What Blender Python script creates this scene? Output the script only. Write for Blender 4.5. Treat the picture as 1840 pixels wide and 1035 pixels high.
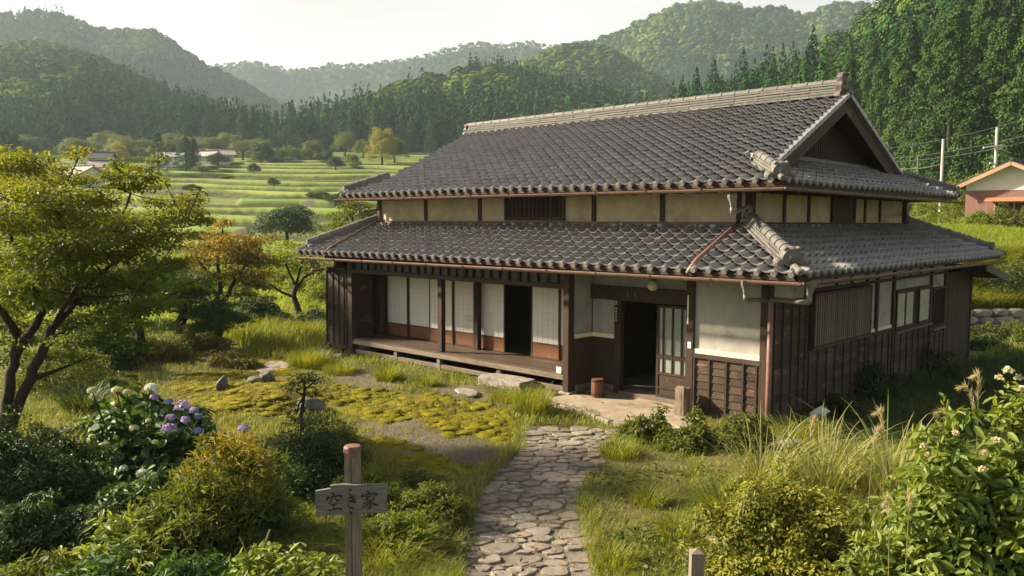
import bpy, math, numpy as np
from mathutils import Vector, Matrix
SC = bpy.context.scene
for o in list(bpy.data.objects): bpy.data.objects.remove(o)
R = math.radians
RNG = np.random.default_rng(7)

# ---------------------------------------------------------------- camera
FPX, HZ, YAW, ROLL = 1478.0, 399.0, R(46.9), R(0.25)
PITCH = math.atan((517.5 - HZ) / FPX)
CAM = np.array([6.40, -13.3, 3.48])
FH = np.array([-math.cos(YAW), math.sin(YAW), 0.0])          # level forward
RT0 = np.array([math.sin(YAW), math.cos(YAW), 0.0])          # level right
FW = FH * math.cos(PITCH) - np.array([0, 0, 1.0]) * math.sin(PITCH)
U0 = FH * math.sin(PITCH) + np.array([0, 0, 1.0]) * math.cos(PITCH)
RT = RT0 * math.cos(ROLL) + U0 * math.sin(ROLL)
UP = U0 * math.cos(ROLL) - RT0 * math.sin(ROLL)
cd = bpy.data.cameras.new("camera"); cam = bpy.data.objects.new("camera", cd)
SC.collection.objects.link(cam)
cd.sensor_width = 36.0; cd.lens = 36.0 * FPX / 1840.0; cd.clip_start = 0.1; cd.clip_end = 6000
m = Matrix(((RT[0], UP[0], -FW[0], CAM[0]), (RT[1], UP[1], -FW[1], CAM[1]), (RT[2], UP[2], -FW[2], CAM[2]), (0, 0, 0, 1)))
cam.matrix_world = m
SC.camera = cam
SC.render.resolution_x, SC.render.resolution_y = 1024, 576

# ---------------------------------------------------------------- light
SUN_EL, SUN_SIDE = R(29), R(77)                               # sun stands to the left of the view, a little ahead
sd = FH * math.cos(SUN_SIDE) - RT0 * math.sin(SUN_SIDE)
SUN = np.array([sd[0] * math.cos(SUN_EL), sd[1] * math.cos(SUN_EL), math.sin(SUN_EL)])
sl = bpy.data.lights.new("sun", 'SUN'); sun = bpy.data.objects.new("sun", sl); SC.collection.objects.link(sun)
sl.energy = 5.0; sl.angle = R(3.5); sl.color = (1.0, 0.85, 0.63)
sun.location = (0, 0, 60)
sun.rotation_euler = Vector(SUN).to_track_quat('Z', 'Y').to_euler()
SKY_STRENGTH, EXPOSURE, HAZE_DENSITY = 0.1, 1.72, 0.00022

def new_nodes(nt):
    nt.nodes.clear()
    def N(t, **k):
        n = nt.nodes.new(t)
        for a, b in k.items(): setattr(n, a, b)
        return n
    return N
w = bpy.data.worlds.new("World"); SC.world = w; w.use_nodes = True
nt = w.node_tree; N = new_nodes(nt); L = nt.links.new
out = N('ShaderNodeOutputWorld'); bg = N('ShaderNodeBackground'); bg.inputs[1].default_value = SKY_STRENGTH
sky = N('ShaderNodeTexSky', sky_type='NISHITA', sun_disc=False)
sky.sun_elevation = SUN_EL; sky.sun_rotation = math.atan2(SUN[0], SUN[1])
sky.air_density = 1.0; sky.dust_density = 4.0; sky.ozone_density = 1.0
tc = N('ShaderNodeTexCoord')
sep = N('ShaderNodeSeparateXYZ'); L(tc.outputs['Generated'], sep.inputs[0])
el = N('ShaderNodeMapRange'); el.inputs[1].default_value = 0.0; el.inputs[2].default_value = 0.75
el.inputs[3].default_value = 1.0; el.inputs[4].default_value = 0.0
L(sep.outputs[2], el.inputs[0])
elp = N('ShaderNodeMath', operation='POWER'); L(el.outputs[0], elp.inputs[0]); elp.inputs[1].default_value = 2.3
mp = N('ShaderNodeMapping'); mp.inputs['Scale'].default_value = (1, 1, 3.5); L(tc.outputs['Generated'], mp.inputs[0])
no = N('ShaderNodeTexNoise'); no.inputs['Scale'].default_value = 2.4; no.inputs['Detail'].default_value = 5; L(mp.outputs[0], no.inputs[0])
nr = N('ShaderNodeMapRange'); nr.inputs[1].default_value = 0.35; nr.inputs[2].default_value = 0.7; nr.inputs[3].default_value = 0.72; nr.inputs[4].default_value = 1.06
L(no.outputs[0], nr.inputs[0])
dt = N('ShaderNodeVectorMath', operation='DOT_PRODUCT'); L(tc.outputs['Generated'], dt.inputs[0])
glow = FH * math.cos(R(28)) - RT0 * math.sin(R(28)); dt.inputs[1].default_value = tuple(glow)
gl = N('ShaderNodeMapRange'); gl.inputs[1].default_value = 0.3; gl.inputs[2].default_value = 1.0; gl.inputs[3].default_value = 0.0; gl.inputs[4].default_value = 1.0
L(dt.outputs['Value'], gl.inputs[0])
cm = N('ShaderNodeMix', data_type='RGBA')
cm.inputs[6].default_value = (1.2, 1.25, 1.35, 1); cm.inputs[7].default_value = (3.9, 3.55, 3.3, 1)
L(elp.outputs[0], cm.inputs[0])
cg = N('ShaderNodeMix', data_type='RGBA', blend_type='ADD'); cg.inputs[7].default_value = (1.3, 1.1, .8, 1)
L(gl.outputs[0], cg.inputs[0]); L(cm.outputs[2], cg.inputs[6])
cn = N('ShaderNodeMix', data_type='RGBA', blend_type='MULTIPLY'); cn.inputs[0].default_value = 1.0
L(cg.outputs[2], cn.inputs[6]); L(nr.outputs[0], cn.inputs[7])
mx = N('ShaderNodeMix', data_type='RGBA'); mx.inputs[0].default_value = 0.88
L(sky.outputs[0], mx.inputs[6]); L(cn.outputs[2], mx.inputs[7])
L(mx.outputs[2], bg.inputs[0]); L(bg.outputs[0], out.inputs[0])

vs = SC.view_settings
SC.display_settings.display_device = 'sRGB'
vs.view_transform = 'Standard'; vs.look = 'None'; vs.gamma = 1.0; vs.exposure = EXPOSURE; vs.use_curve_mapping = False
cy = SC.cycles
cy.max_bounces = 6; cy.diffuse_bounces = 3; cy.glossy_bounces = 2; cy.transmission_bounces = 4
cy.volume_bounces = 0; cy.transparent_max_bounces = 8
cy.caustics_reflective = False; cy.caustics_refractive = False; cy.sample_clamp_indirect = 6.0
cy.use_denoising = True

# ---------------------------------------------------------------- helpers
def px2lat(px, dep): return (px - 920.0) / FPX * dep
def LD(lat, dep):                                             # lateral / depth in the yard -> world x, y
    p = CAM + RT0 * lat + FH * dep
    return float(p[0]), float(p[1])
def PD(px, dep): return LD(px2lat(px, dep), dep)
def PZ(px, py, dep):                                          # a real point at a chosen distance
    r = FW * FPX + RT * (px - 920.0) - UP * (py - 517.5)
    return CAM + r * (dep / FPX)
def GP(px, py, z=0.0):
    r = FW * FPX + RT * (px - 920.0) - UP * (py - 517.5)
    t = (z - CAM[2]) / r[2]
    return CAM + r * t

def tag(o, label=None, cat=None, group=None, kind=None):
    if label: o['label'] = label
    if cat: o['category'] = cat
    if group: o['group'] = group
    if kind: o['kind'] = kind
    return o
ROOTLOC = {}
def empty(name, loc=(0, 0, 0), rz=0.0):
    o = bpy.data.objects.new(name, None); SC.collection.objects.link(o)
    o.location = loc; o.rotation_euler = (0, 0, rz); o.empty_display_size = 0.2
    ROOTLOC[o.name] = np.array(loc, float)
    return o
def thing(name, loc, label, cat, group=None, rz=0.0):
    return tag(empty(name, loc, rz), label, cat, group)
def rootloc(o):
    while o is not None:
        if o.name in ROOTLOC: return ROOTLOC[o.name]
        o = o.parent
    return np.zeros(3)

def make_mesh(name, V, faces, smooth=False, tint=None, cols=None):
    """faces: list of int arrays (m,k). tint: per-face float. cols: dict name -> per-vertex float."""
    me = bpy.data.meshes.new(name)
    V = np.asarray(V, np.float32)
    faces = [np.asarray(f, np.int32) for f in faces if len(f)]
    nl = sum(f.size for f in faces); nf = sum(len(f) for f in faces)
    me.vertices.add(len(V)); me.loops.add(nl); me.polygons.add(nf)
    me.vertices.foreach_set("co", V.ravel())
    if nf:
        me.loops.foreach_set("vertex_index", np.concatenate([f.ravel() for f in faces]))
        tot = np.concatenate([np.full(len(f), f.shape[1], np.int32) for f in faces])
        st = np.concatenate([[0], np.cumsum(tot)[:-1]]).astype(np.int32)
        me.polygons.foreach_set("loop_start", st); me.polygons.foreach_set("loop_total", tot)
        me.polygons.foreach_set("use_smooth", np.full(nf, bool(smooth)))
    if tint is not None:
        a = me.attributes.new("tint", 'FLOAT', 'FACE'); a.data.foreach_set("value", np.asarray(tint, np.float32))
    for k, v in (cols or {}).items():
        a = me.attributes.new(k, 'FLOAT', 'POINT'); a.data.foreach_set("value", np.asarray(v, np.float32))
    me.update(calc_edges=True)
    return me
def obj(name, me, mat=None, parent=None):
    o = bpy.data.objects.new(name, me); SC.collection.objects.link(o)
    if mat and not me.materials: me.materials.append(mat)
    if parent is not None: o.parent = parent
    return o

class MB:
    """collects shapes; build() links them as one mesh object"""
    def __init__(s): s.V = []; s.F = {}; s.T = {}; s.n = 0
    def add(s, V, faces, tint=0.5):
        V = np.asarray(V, float)
        for f in faces:
            f = np.asarray(f, np.int64)
            if not len(f): continue
            s.F.setdefault(f.shape[1], []).append(f + s.n)
            t = np.full(len(f), tint) if np.isscalar(tint) else np.asarray(tint)
            s.T.setdefault(f.shape[1], []).append(t)
        s.V.append(V); s.n += len(V); return s
    def box(s, lo, hi, tint=None, M=None):
        x0, y0, z0 = lo; x1, y1, z1 = hi
        V = np.array([(x0, y0, z0), (x1, y0, z0), (x1, y1, z0), (x0, y1, z0), (x0, y0, z1), (x1, y0, z1), (x1, y1, z1), (x0, y1, z1)], float)
        if M is not None: V = V @ np.asarray(M)[:3, :3].T + np.asarray(M)[:3, 3]
        return s.add(V, [[(0, 3, 2, 1), (4, 5, 6, 7), (0, 1, 5, 4), (1, 2, 6, 5), (2, 3, 7, 6), (3, 0, 4, 7)]], RNG.random() if tint is None else tint)
    def bar(s, a, b, w, h, up=(0, 0, 1), tint=None):
        a = np.asarray(a, float); b = np.asarray(b, float); d = b - a; ln = np.linalg.norm(d); d /= ln
        up = np.asarray(up, float); sd = np.cross(d, up); sd /= np.linalg.norm(sd); u = np.cross(sd, d)
        V = [p + sd * i * w / 2 + u * j * h / 2 for p in (a, b) for i, j in ((-1, -1), (1, -1), (1, 1), (-1, 1))]
        return s.add(V, [[(3, 2, 1, 0), (4, 5, 6, 7), (0, 1, 5, 4), (1, 2, 6, 5), (2, 3, 7, 6), (3, 0, 4, 7)]], RNG.random() if tint is None else tint)
    def tube(s, pts, rad, n=8, tint=None, caps=True):
        P = np.asarray(pts, float); m = len(P); rad = np.broadcast_to(np.asarray(rad, float), (m,))
        T = np.gradient(P, axis=0); T /= np.linalg.norm(T, axis=1)[:, None] + 1e-9
        ref = np.array([0, 0, 1.0]) if abs(T[0][2]) < 0.9 else np.array([1.0, 0, 0])
        V = []; a = np.arange(n) / n * 2 * np.pi
        sd = np.cross(T[0], ref); sd /= np.linalg.norm(sd)
        for k in range(m):
            sd = sd - T[k] * (sd @ T[k]); sd /= np.linalg.norm(sd) + 1e-9
            u = np.cross(sd, T[k])
            V.append(P[k] + rad[k] * (np.cos(a)[:, None] * sd + np.sin(a)[:, None] * u))
        V = np.concatenate(V); i = np.arange(n); j = (i + 1) % n
        Q = np.concatenate([np.stack([k * n + i, (k + 1) * n + i, (k + 1) * n + j, k * n + j], 1) for k in range(m - 1)])
        fs = [Q]
        if caps and n > 2: fs += [np.array([i]), np.array([(m - 1) * n + i[::-1]])]
        return s.add(V, fs, RNG.random() if tint is None else tint)
    def prism(s, poly, ext, tint=None):
        """poly: (k,3) planar outline; ext: extrusion vector"""
        P = np.asarray(poly, float); k = len(P); i = np.arange(k); j = (i + 1) % k
        V = np.concatenate([P, P + np.asarray(ext, float)])
        return s.add(V, [[tuple(i[::-1])], [tuple(i + k)], np.stack([i, j, j + k, i + k], 1)], RNG.random() if tint is None else tint)
    def lathe(s, c, prof, n=16, tint=None, axis=None):
        """prof: list of (r, z)"""
        prof = np.asarray(prof, float); a = np.arange(n) / n * 2 * np.pi; m = len(prof)
        V = np.concatenate([np.stack([r * np.cos(a), r * np.sin(a), np.full(n, z)], 1) for r, z in prof])
        if axis is not None:
            q = Vector((0, 0, 1)).rotation_difference(Vector(axis)).to_matrix(); V = V @ np.array(q).T
        V = V + np.asarray(c, float); i = np.arange(n); j = (i + 1) % n
        Q = np.concatenate([np.stack([k * n + i, k * n + j, (k + 1) * n + j, (k + 1) * n + i], 1) for k in range(m - 1)])
        return s.add(V, [Q, np.array([i[::-1]]), np.array([(m - 1) * n + i])], RNG.random() if tint is None else tint)
    def build(s, name, mat, parent=None, smooth=False, bevel=0.0, local=True):
        V = np.concatenate(s.V)
        if parent is not None and local: V = V - rootloc(parent)
        ks = sorted(s.F)
        me = make_mesh(name, V, [np.concatenate(s.F[k]) for k in ks], smooth, np.concatenate([np.concatenate(s.T[k]) for k in ks]))
        o = obj(name, me, mat, parent)
        if bevel:
            b = o.modifiers.new("bevel", 'BEVEL'); b.width = bevel; b.segments = 1; b.limit_method = 'ANGLE'
        return o
def part_box(name, lo, hi, mat, parent, bevel=0.0): return MB().box(lo, hi).build(name, mat, parent, bevel=bevel)

def vnoise(p, seed=0):
    """cheap smooth value noise for (n,2|3) points, range 0..1"""
    p = np.asarray(p, float); i = np.floor(p).astype(np.int64); f = p - i; f = f * f * (3 - 2 * f); d = p.shape[1]
    r = np.zeros(len(p))
    for c in range(1 << d):
        wgt = np.ones(len(p)); h = np.full(len(p), seed * 374761393 + 1013, np.int64)
        for k in range(d):
            b = (c >> k) & 1; wgt *= f[:, k] if b else 1 - f[:, k]
            h = (h ^ ((i[:, k] + b) * (668265263, 2147483647, 374761393)[k])) * 1274126177 & 0x7fffffff
        h = (h ^ (h >> 13)) * 1103515245 & 0x7fffffff
        r += wgt * ((h >> 8) & 0xffff) / 65535.0
    return r
def fbm(p, seed=0, oct=4):
    p = np.asarray(p, float); r = np.zeros(len(p)); a = 0.5; s = 0
    for k in range(oct): r += a * vnoise(p * 2 ** k, seed + k); s += a; a *= 0.5
    return r / s

# ---------------------------------------------------------------- materials
MAT = {}
def material(name, c1, c2, rough=0.8, scale=(1, 1, 1), nscale=4.0, detail=5.0, lo=0.3, hi=0.7, tint=0.0, bump=0.0, bumpd=0.02,
             spots=None, spec=0.3, trans=0.0, coords='Object', metal=0.0, wear=None, emit=None):
    mt = bpy.data.materials.new(name); mt.use_nodes = True; nt = mt.node_tree; N = new_nodes(nt); L = nt.links.new
    o = N('ShaderNodeOutputMaterial'); b = N('ShaderNodeBsdfPrincipled')
    tc = N('ShaderNodeTexCoord'); mp = N('ShaderNodeMapping'); mp.inputs['Scale'].default_value = scale
    L(tc.outputs[coords], mp.inputs[0])
    n = N('ShaderNodeTexNoise'); n.inputs['Scale'].default_value = nscale; n.inputs['Detail'].default_value = detail; n.inputs['Roughness'].default_value = 0.62
    L(mp.outputs[0], n.inputs[0])
    mr = N('ShaderNodeMapRange'); mr.inputs[1].default_value = lo; mr.inputs[2].default_value = hi; L(n.outputs[0], mr.inputs[0])
    mix = N('ShaderNodeMix', data_type='RGBA'); mix.inputs[6].default_value = (*c1, 1); mix.inputs[7].default_value = (*c2, 1)
    fac = mr.outputs[0]
    if tint:
        at = N('ShaderNodeAttribute', attribute_name='tint')
        ma = N('ShaderNodeMath', operation='MULTIPLY_ADD', use_clamp=True); L(at.outputs['Fac'], ma.inputs[0]); ma.inputs[1].default_value = tint
        m2 = N('ShaderNodeMath', operation='MULTIPLY'); L(fac, m2.inputs[0]); m2.inputs[1].default_value = 1 - tint
        L(m2.outputs[0], ma.inputs[2]); fac = ma.outputs[0]
    L(fac, mix.inputs[0]); col = mix.outputs[2]
    if spots:                                                   # (colour, scale, lo, hi): lichen, stains, bleached wear
        sets = spots if isinstance(spots, list) else [spots]
        for k, (sc_, ss, sl_, sh_) in enumerate(sets):
            n2 = N('ShaderNodeTexNoise'); n2.inputs['Scale'].default_value = ss; n2.inputs['Detail'].default_value = 6; n2.inputs['Roughness'].default_value = 0.65
            mp2 = N('ShaderNodeMapping'); mp2.inputs['Location'].default_value = (3.1 * k + 1.7, 5.3 * k, 2.2); mp2.inputs['Scale'].default_value = tuple(math.sqrt(q) for q in scale)
            L(tc.outputs[coords], mp2.inputs[0]); L(mp2.outputs[0], n2.inputs[0])
            r2 = N('ShaderNodeMapRange'); r2.inputs[1].default_value = sl_; r2.inputs[2].default_value = sh_; L(n2.outputs[0], r2.inputs[0])
            x2 = N('ShaderNodeMix', data_type='RGBA'); L(r2.outputs[0], x2.inputs[0]); L(col, x2.inputs[6]); x2.inputs[7].default_value = (*sc_, 1)
            col = x2.outputs[2]
    L(col, b.inputs['Base Color']); b.inputs['Roughness'].default_value = rough; b.inputs['Metallic'].default_value = metal
    b.inputs['Specular IOR Level'].default_value = spec
    if bump:
        bp = N('ShaderNodeBump'); bp.inputs['Strength'].default_value = bump; bp.inputs['Distance'].default_value = bumpd
        L(n.outputs[0], bp.inputs['Height']); L(bp.outputs[0], b.inputs['Normal'])
    sh = b.outputs[0]
    if trans:
        tr = N('ShaderNodeBsdfTranslucent')
        hs = N('ShaderNodeMix', data_type='RGBA', blend_type='MULTIPLY'); hs.inputs[0].default_value = 1.0; L(col, hs.inputs[6]); hs.inputs[7].default_value = (1.5, 1.35, 0.5, 1)
        L(hs.outputs[2], tr.inputs[0]); ms = N('ShaderNodeMixShader'); ms.inputs[0].default_value = trans
        L(sh, ms.inputs[1]); L(tr.outputs[0], ms.inputs[2]); sh = ms.outputs[0]
    L(sh, o.inputs[0]); MAT[name] = mt
    return mt
H_, V_ = (1, 1, 12), (14, 14, 1)
material('timber_dark', (.020, .012, .008), (.062, .038, .024), .75, (12, 12, .9), 3, bump=.3, bumpd=.01, tint=.35, spots=((.12, .09, .068), 1.1, .6, .8))
material('timber_along_x', (.024, .014, .009), (.075, .046, .029), .75, (.9, 12, 12), 3, bump=.3, bumpd=.01, tint=.3, spots=((.16, .125, .095), .9, .58, .8))
material('timber_grey_x', (.09, .068, .05), (.24, .195, .15), .8, (.8, 12, 12), 3, bump=.4, bumpd=.01, tint=.3, spots=((.06, .042, .03), 1.2, .52, .75))
material('floor_boards', (.040, .026, .018), (.10, .068, .047), .5, (.7, 9, 9), 3, tint=.45, spots=((.13, .10, .078), 1.0, .55, .8), spec=.4)
material('transom_glass', (.035, .038, .030), (.075, .078, .062), .4, nscale=2)
material('siding', (.018, .011, .007), (.090, .058, .038), .8, (1.2, 1.2, 14), 4, bump=.5, bumpd=.012, tint=.6, spots=((.21, .145, .095), 1.6, .58, .72))
material('boards_vertical', (.024, .015, .010), (.075, .047, .03), .75, (12, 12, .9), 4, bump=.3, bumpd=.01, tint=.5, spots=((.20, .16, .12), 1.3, .6, .8))
material('base_panel', (.12, .048, .018), (.29, .13, .052), .5, (12, 12, 1), 4, tint=.3, spec=.4, spots=((.06, .03, .015), 1.2, .55, .75))
material('shoji_wood', (.07, .034, .017), (.16, .085, .045), .6, (10, 10, 1), 3, tint=.3)
material('lattice_wood', (.11, .085, .06), (.26, .21, .155), .8, (12, 12, 1), 3, tint=.6)
material('paper', (.72, .68, .62), (.84, .81, .75), .9, (1, 1, 1), 1.3, tint=.35, trans=.04, spots=((.54, .49, .42), 1.6, .6, .8))
material('plaster_upper', (.42, .34, .225), (.53, .44, .30), .95, (1, 1, 1), 1.6, bump=.15, bumpd=.01, spots=[((.28, .215, .135), 1.5, .5, .75), ((.36, .29, .19), 5, .5, .8)])
material('plaster_grey', (.32, .305, .27), (.44, .42, .375), .95, (1, 1, .6), 2.2, bump=.2, bumpd=.01, spots=[((.19, .172, .145), 2.6, .57, .70), ((.25, .235, .20), .8, .48, .72)])
material('plaster_green', (.24, .25, .22), (.36, .37, .33), .95, (1, 1, 1), 2.5, bump=.15, bumpd=.01, spots=((.17, .165, .14), 1.7, .55, .8))
material('cream_board', (.62, .55, .40), (.76, .69, .53), .8, (1, 1, 6), 3)
material('tile', (.12, .117, .115), (.33, .315, .302), .36, (1, 1, 1), 6, lo=.2, hi=.8, tint=.3, spec=.5, bump=.25, bumpd=.006, spots=[((.29, .265, .235), 7, .62, .80), ((.13, .112, .10), .9, .6, .85)])
material('ridge_tile', (.075, .072, .068), (.18, .17, .152), .6, (1, 1, 1), 6, tint=.4, spec=.4, bump=.4, bumpd=.01, spots=[((.31, .275, .22), 5, .6, .76), ((.07, .06, .05), 8, .6, .75)])
material('ornament_tile', (.05, .046, .043), (.17, .15, .135), .55, (1, 1, 1), 10, bump=.7, bumpd=.02)
material('mortar', (.30, .27, .21), (.52, .48, .38), .95, (1, 1, 1), 9, bump=.4, bumpd=.02, spots=((.10, .085, .06), 5, .5, .62))
material('copper_gutter', (.105, .058, .044), (.19, .108, .082), .5, (1, 1, 1), 5, spec=.5, spots=((.10, .05, .035), 3, .55, .75))
material('copper_pipe', (.18, .09, .07), (.27, .145, .115), .5, (1, 1, 1), 6, spec=.5)
material('grey_pipe', (.10, .09, .08), (.18, .165, .15), .5, (1, 1, 1), 6, spec=.5)
material('soffit', (.030, .019, .012), (.06, .038, .024), .85, (1, 10, 10), 2, tint=.4)
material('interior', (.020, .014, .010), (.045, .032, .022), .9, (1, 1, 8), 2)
material('tatami', (.11, .085, .05), (.16, .125, .075), .8, (20, 2, 1), 4)
material('window_glass', (.30, .31, .29), (.38, .39, .36), .25, spec=.5)
material('frosted_glass', (.19, .22, .19), (.27, .30, .26), .35, (1, 1, 1), 2, spec=.5)
material('lamp_glass', (.50, .48, .32), (.60, .58, .42), .3, spec=.5)
material('concrete', (.22, .175, .125), (.36, .295, .215), .9, (1, 1, 1), 2.2, detail=8, bump=.3, bumpd=.02, spots=((.13, .105, .075), 1.6, .55, .7))
material('stone', (.16, .14, .12), (.36, .32, .275), .85, (1, 1, 1), 5, detail=8, bump=.7, bumpd=.04, tint=.35, spots=((.09, .08, .065), 4, .55, .7))
material('flagstone', (.10, .085, .068), (.31, .262, .21), .8, (1, 1, 1), 5, detail=9, bump=.8, bumpd=.02, tint=.5, spots=[((.33, .29, .235), 2.6, .6, .78), ((.08, .07, .06), 9, .56, .7), ((.085, .085, .03), 3.2, .60, .72)])
material('dark_rock', (.05, .046, .042), (.20, .18, .165), .8, (1, 1, 1), 6, detail=8, bump=.8, bumpd=.04, spots=((.30, .28, .26), 5, .6, .72))
material('barrel_wood', (.09, .035, .017), (.20, .085, .042), .6, (12, 12, 1), 3, tint=.4)
material('stump_wood', (.11, .08, .055), (.27, .205, .145), .85, (10, 10, 1), 4, bump=.6, bumpd=.02, spots=((.06, .04, .025), 3, .5, .7))
material('sign_board', (.075, .071, .066), (.19, .181, .168), .85, (1.5, 1.5, 16), 5, detail=8, bump=.6, bumpd=.006, spots=((.10, .09, .08), 3, .58, .74))
material('sign_post', (.10, .08, .06), (.26, .215, .165), .85, (18, 18, 1.2), 4, detail=8, bump=.6, bumpd=.008)
material('post_cap', (.13, .062, .045), (.21, .11, .085), .6, nscale=8)
material('ink', (.010, .009, .008), (.03, .027, .024), .7, nscale=40)
material('nail', (.02, .015, .012), (.05, .035, .025), .6)
material('bark', (.012, .009, .007), (.042, .032, .024), .9, (6, 6, 1.4), 4, detail=7, bump=.8, bumpd=.03, spots=((.06, .055, .04), 3, .6, .8))
material('far_bark', (.10, .075, .055), (.16, .125, .095), .9, nscale=.7)
material('white_thing', (.62, .60, .56), (.75, .73, .70), .7)
material('red_siding', (.17, .085, .07), (.235, .125, .105), .8, (6, 6, .2), 3, lo=.42, hi=.58, tint=.2)
material('awning', (.34, .145, .07), (.42, .19, .10), .6)
material('house_white', (.62, .60, .53), (.70, .68, .61), .9, nscale=.5)
material('fascia_wood', (.33, .20, .125), (.44, .28, .18), .7, nscale=1)
material('far_roof', (.27, .255, .25), (.38, .365, .355), .6, (1, 1, 1), 1.2, tint=.4, spec=.5)
material('far_roof_rust', (.36, .29, .225), (.48, .40, .32), .6, nscale=.8, tint=.4)
material('dark_roof', (.035, .035, .038), (.08, .08, .085), .5, nscale=2, tint=.4)
material('concrete_pole', (.42, .39, .35), (.52, .485, .44), .8, nscale=2)
material('wire', (.10, .10, .10), (.14, .14, .14), .6)
# leaves: tint runs from c1 to c2
def leafmat(name, c1, c2, trans=.35, rough=.55, nscale=.9, tint=.7, spec=.3):
    return material(name, c1, c2, rough, (1, 1, 1), nscale, 3, .35, .65, tint=tint, trans=trans, spec=spec)
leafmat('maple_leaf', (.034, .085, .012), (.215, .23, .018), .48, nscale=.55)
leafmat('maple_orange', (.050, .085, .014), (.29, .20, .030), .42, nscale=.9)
leafmat('pine_needle', (.026, .060, .014), (.12, .175, .032), .2)
leafmat('garden_leaf', (.050, .085, .014), (.165, .19, .035), .42)
leafmat('bright_leaf', (.085, .135, .018), (.235, .275, .04), .45)
leafmat('dark_leaf', (.012, .032, .008), (.065, .105, .020), .25)
leafmat('hydrangea_leaf', (.024, .062, .014), (.095, .18, .034), .3, spec=.45)
leafmat('box_leaf', (.045, .075, .012), (.31, .30, .03), .32)
leafmat('broad_leaf', (.070, .135, .018), (.29, .33, .052), .42, spec=.5)
leafmat('top_lit_leaf', (.17, .18, .02), (.36, .25, .035), .4)
leafmat('feather_leaf', (.030, .075, .016), (.20, .215, .032), .35)
leafmat('moss_leaf', (.060, .068, .010), (.20, .17, .018), .2)
leafmat('grass_blade', (.085, .135, .016), (.30, .31, .042), .45, nscale=.35)
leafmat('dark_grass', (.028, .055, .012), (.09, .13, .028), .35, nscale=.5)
leafmat('pale_grass', (.13, .165, .04), (.42, .40, .17), .4)
leafmat('moss_blade', (.065, .075, .008), (.25, .225, .013), .25, nscale=.6)
leafmat('plume', (.36, .30, .18), (.58, .51, .36), .4)
leafmat('rice_blade', (.115, .175, .018), (.30, .345, .045), .5, nscale=.15)
leafmat('cream_flower', (.52, .46, .27), (.70, .64, .44), .2)
leafmat('purple_petal', (.24, .18, .50), (.52, .43, .74), .25, nscale=9)
leafmat('blue_petal', (.10, .13, .50), (.30, .33, .72), .25, nscale=9)
leafmat('pale_petal', (.44, .50, .52), (.68, .74, .72), .25, nscale=9)
leafmat('cream_petal', (.40, .40, .20), (.60, .59, .36), .25, nscale=9)
leafmat('cedar_needle', (.012, .038, .010), (.070, .128, .026), .1, nscale=.12, spec=.08)
leafmat('hill_cedar', (.010, .040, .012), (.050, .118, .030), .02, nscale=.03, tint=.8, spec=.0)
leafmat('hill_leaf', (.022, .064, .014), (.135, .185, .032), .04, nscale=.03, tint=.8, spec=.0)
leafmat('bamboo_leaf', (.15, .17, .035), (.36, .33, .09), .35, nscale=.2, spec=.08)
# ================================================================ the farmhouse
def onY(px, py, Y):
    r = FW * FPX + RT * (px - 920.0) - UP * (py - 517.5); return CAM + r * ((Y - CAM[1]) / r[1])
def onX(px, py, X):
    r = FW * FPX + RT * (px - 920.0) - UP * (py - 517.5); return CAM + r * ((X - CAM[0]) / r[0])
house = thing('farmhouse', (0, 0, 0), 'old two storey farmhouse with grey tiled hip-and-gable roofs, open veranda and dark timber walls', 'house')

def tile_slope(mb, O, U, V, vlen, bounds, tw=.29, ex=.265, caps=True, seed=1):
    O = np.array(O, float); U = np.array(U, float); V = np.array(V, float); Nn = np.cross(U, V)
    rng = np.random.default_rng(seed)
    s = np.array([0, .10, .24, .38, .52, .64, .70, .78, .85, .92, 1.0])
    h = np.where(s < .70, -.034 * np.sin(np.pi * s / .70), .056 * np.sin(np.pi * (s - .70) / .30))
    us = [bounds(v) for v in np.linspace(0, vlen, 12)]
    i0 = int(math.floor(min(u[0] for u in us) / tw)) - 1; i1 = int(math.ceil(max(u[1] for u in us) / tw)) + 1
    k = len(s); nr = int(math.ceil(vlen / ex))
    drift = rng.normal(0, .003, (nr, i1 - i0)); tone = rng.random((nr, i1 - i0)) * .8 + .2 * rng.random((nr, 1))
    for j in range(nr):
        va, vb = j * ex, min((j + 1) * ex + .035, vlen)
        ba, bb = bounds(va), bounds(vb)
        for i in range(i0, i1):
            u = (i + s) * tw
            ua, ub = np.clip(u, *ba), np.clip(u, *bb)
            if ua[-1] - ua[0] < .01 and ub[-1] - ub[0] < .01: continue
            d = drift[j, i - i0]; sk = rng.normal(0, .0025)
            lowh = h + .074 + d + sk * (s - .5) * 2
            A = O + ua[:, None] * U + (va + sk) * V
            P = np.concatenate([A + (lowh - .024)[:, None] * Nn + .004 * V, A + lowh[:, None] * Nn, O + ub[:, None] * U + vb * V + (h + .004 + d)[:, None] * Nn])
            q = np.arange(k - 1)
            mb.add(P, [np.concatenate([np.stack([q, q + 1, q + k + 1, q + k], 1), np.stack([q + k, q + k + 1, q + 2 * k + 1, q + 2 * k], 1)])], tone[j, i - i0])
    if caps:
        b0 = bounds(0)
        for i in range(i0, i1):
            uc = (i + .83) * tw
            if b0[0] < uc < b0[1]:
                c = O + uc * U + Nn * .035 - V * .035
                mb.lathe(c, [(.0, -.035), (.05, -.035), (.055, -.02), (.055, .05)], 10, rng.random() * .6, axis=tuple(V))
    return mb
def slope(y0, z0, y1, z1): l = math.hypot(y1 - y0, z1 - z0); return (y1 - y0) / l, (z1 - z0) / l, l
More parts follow.
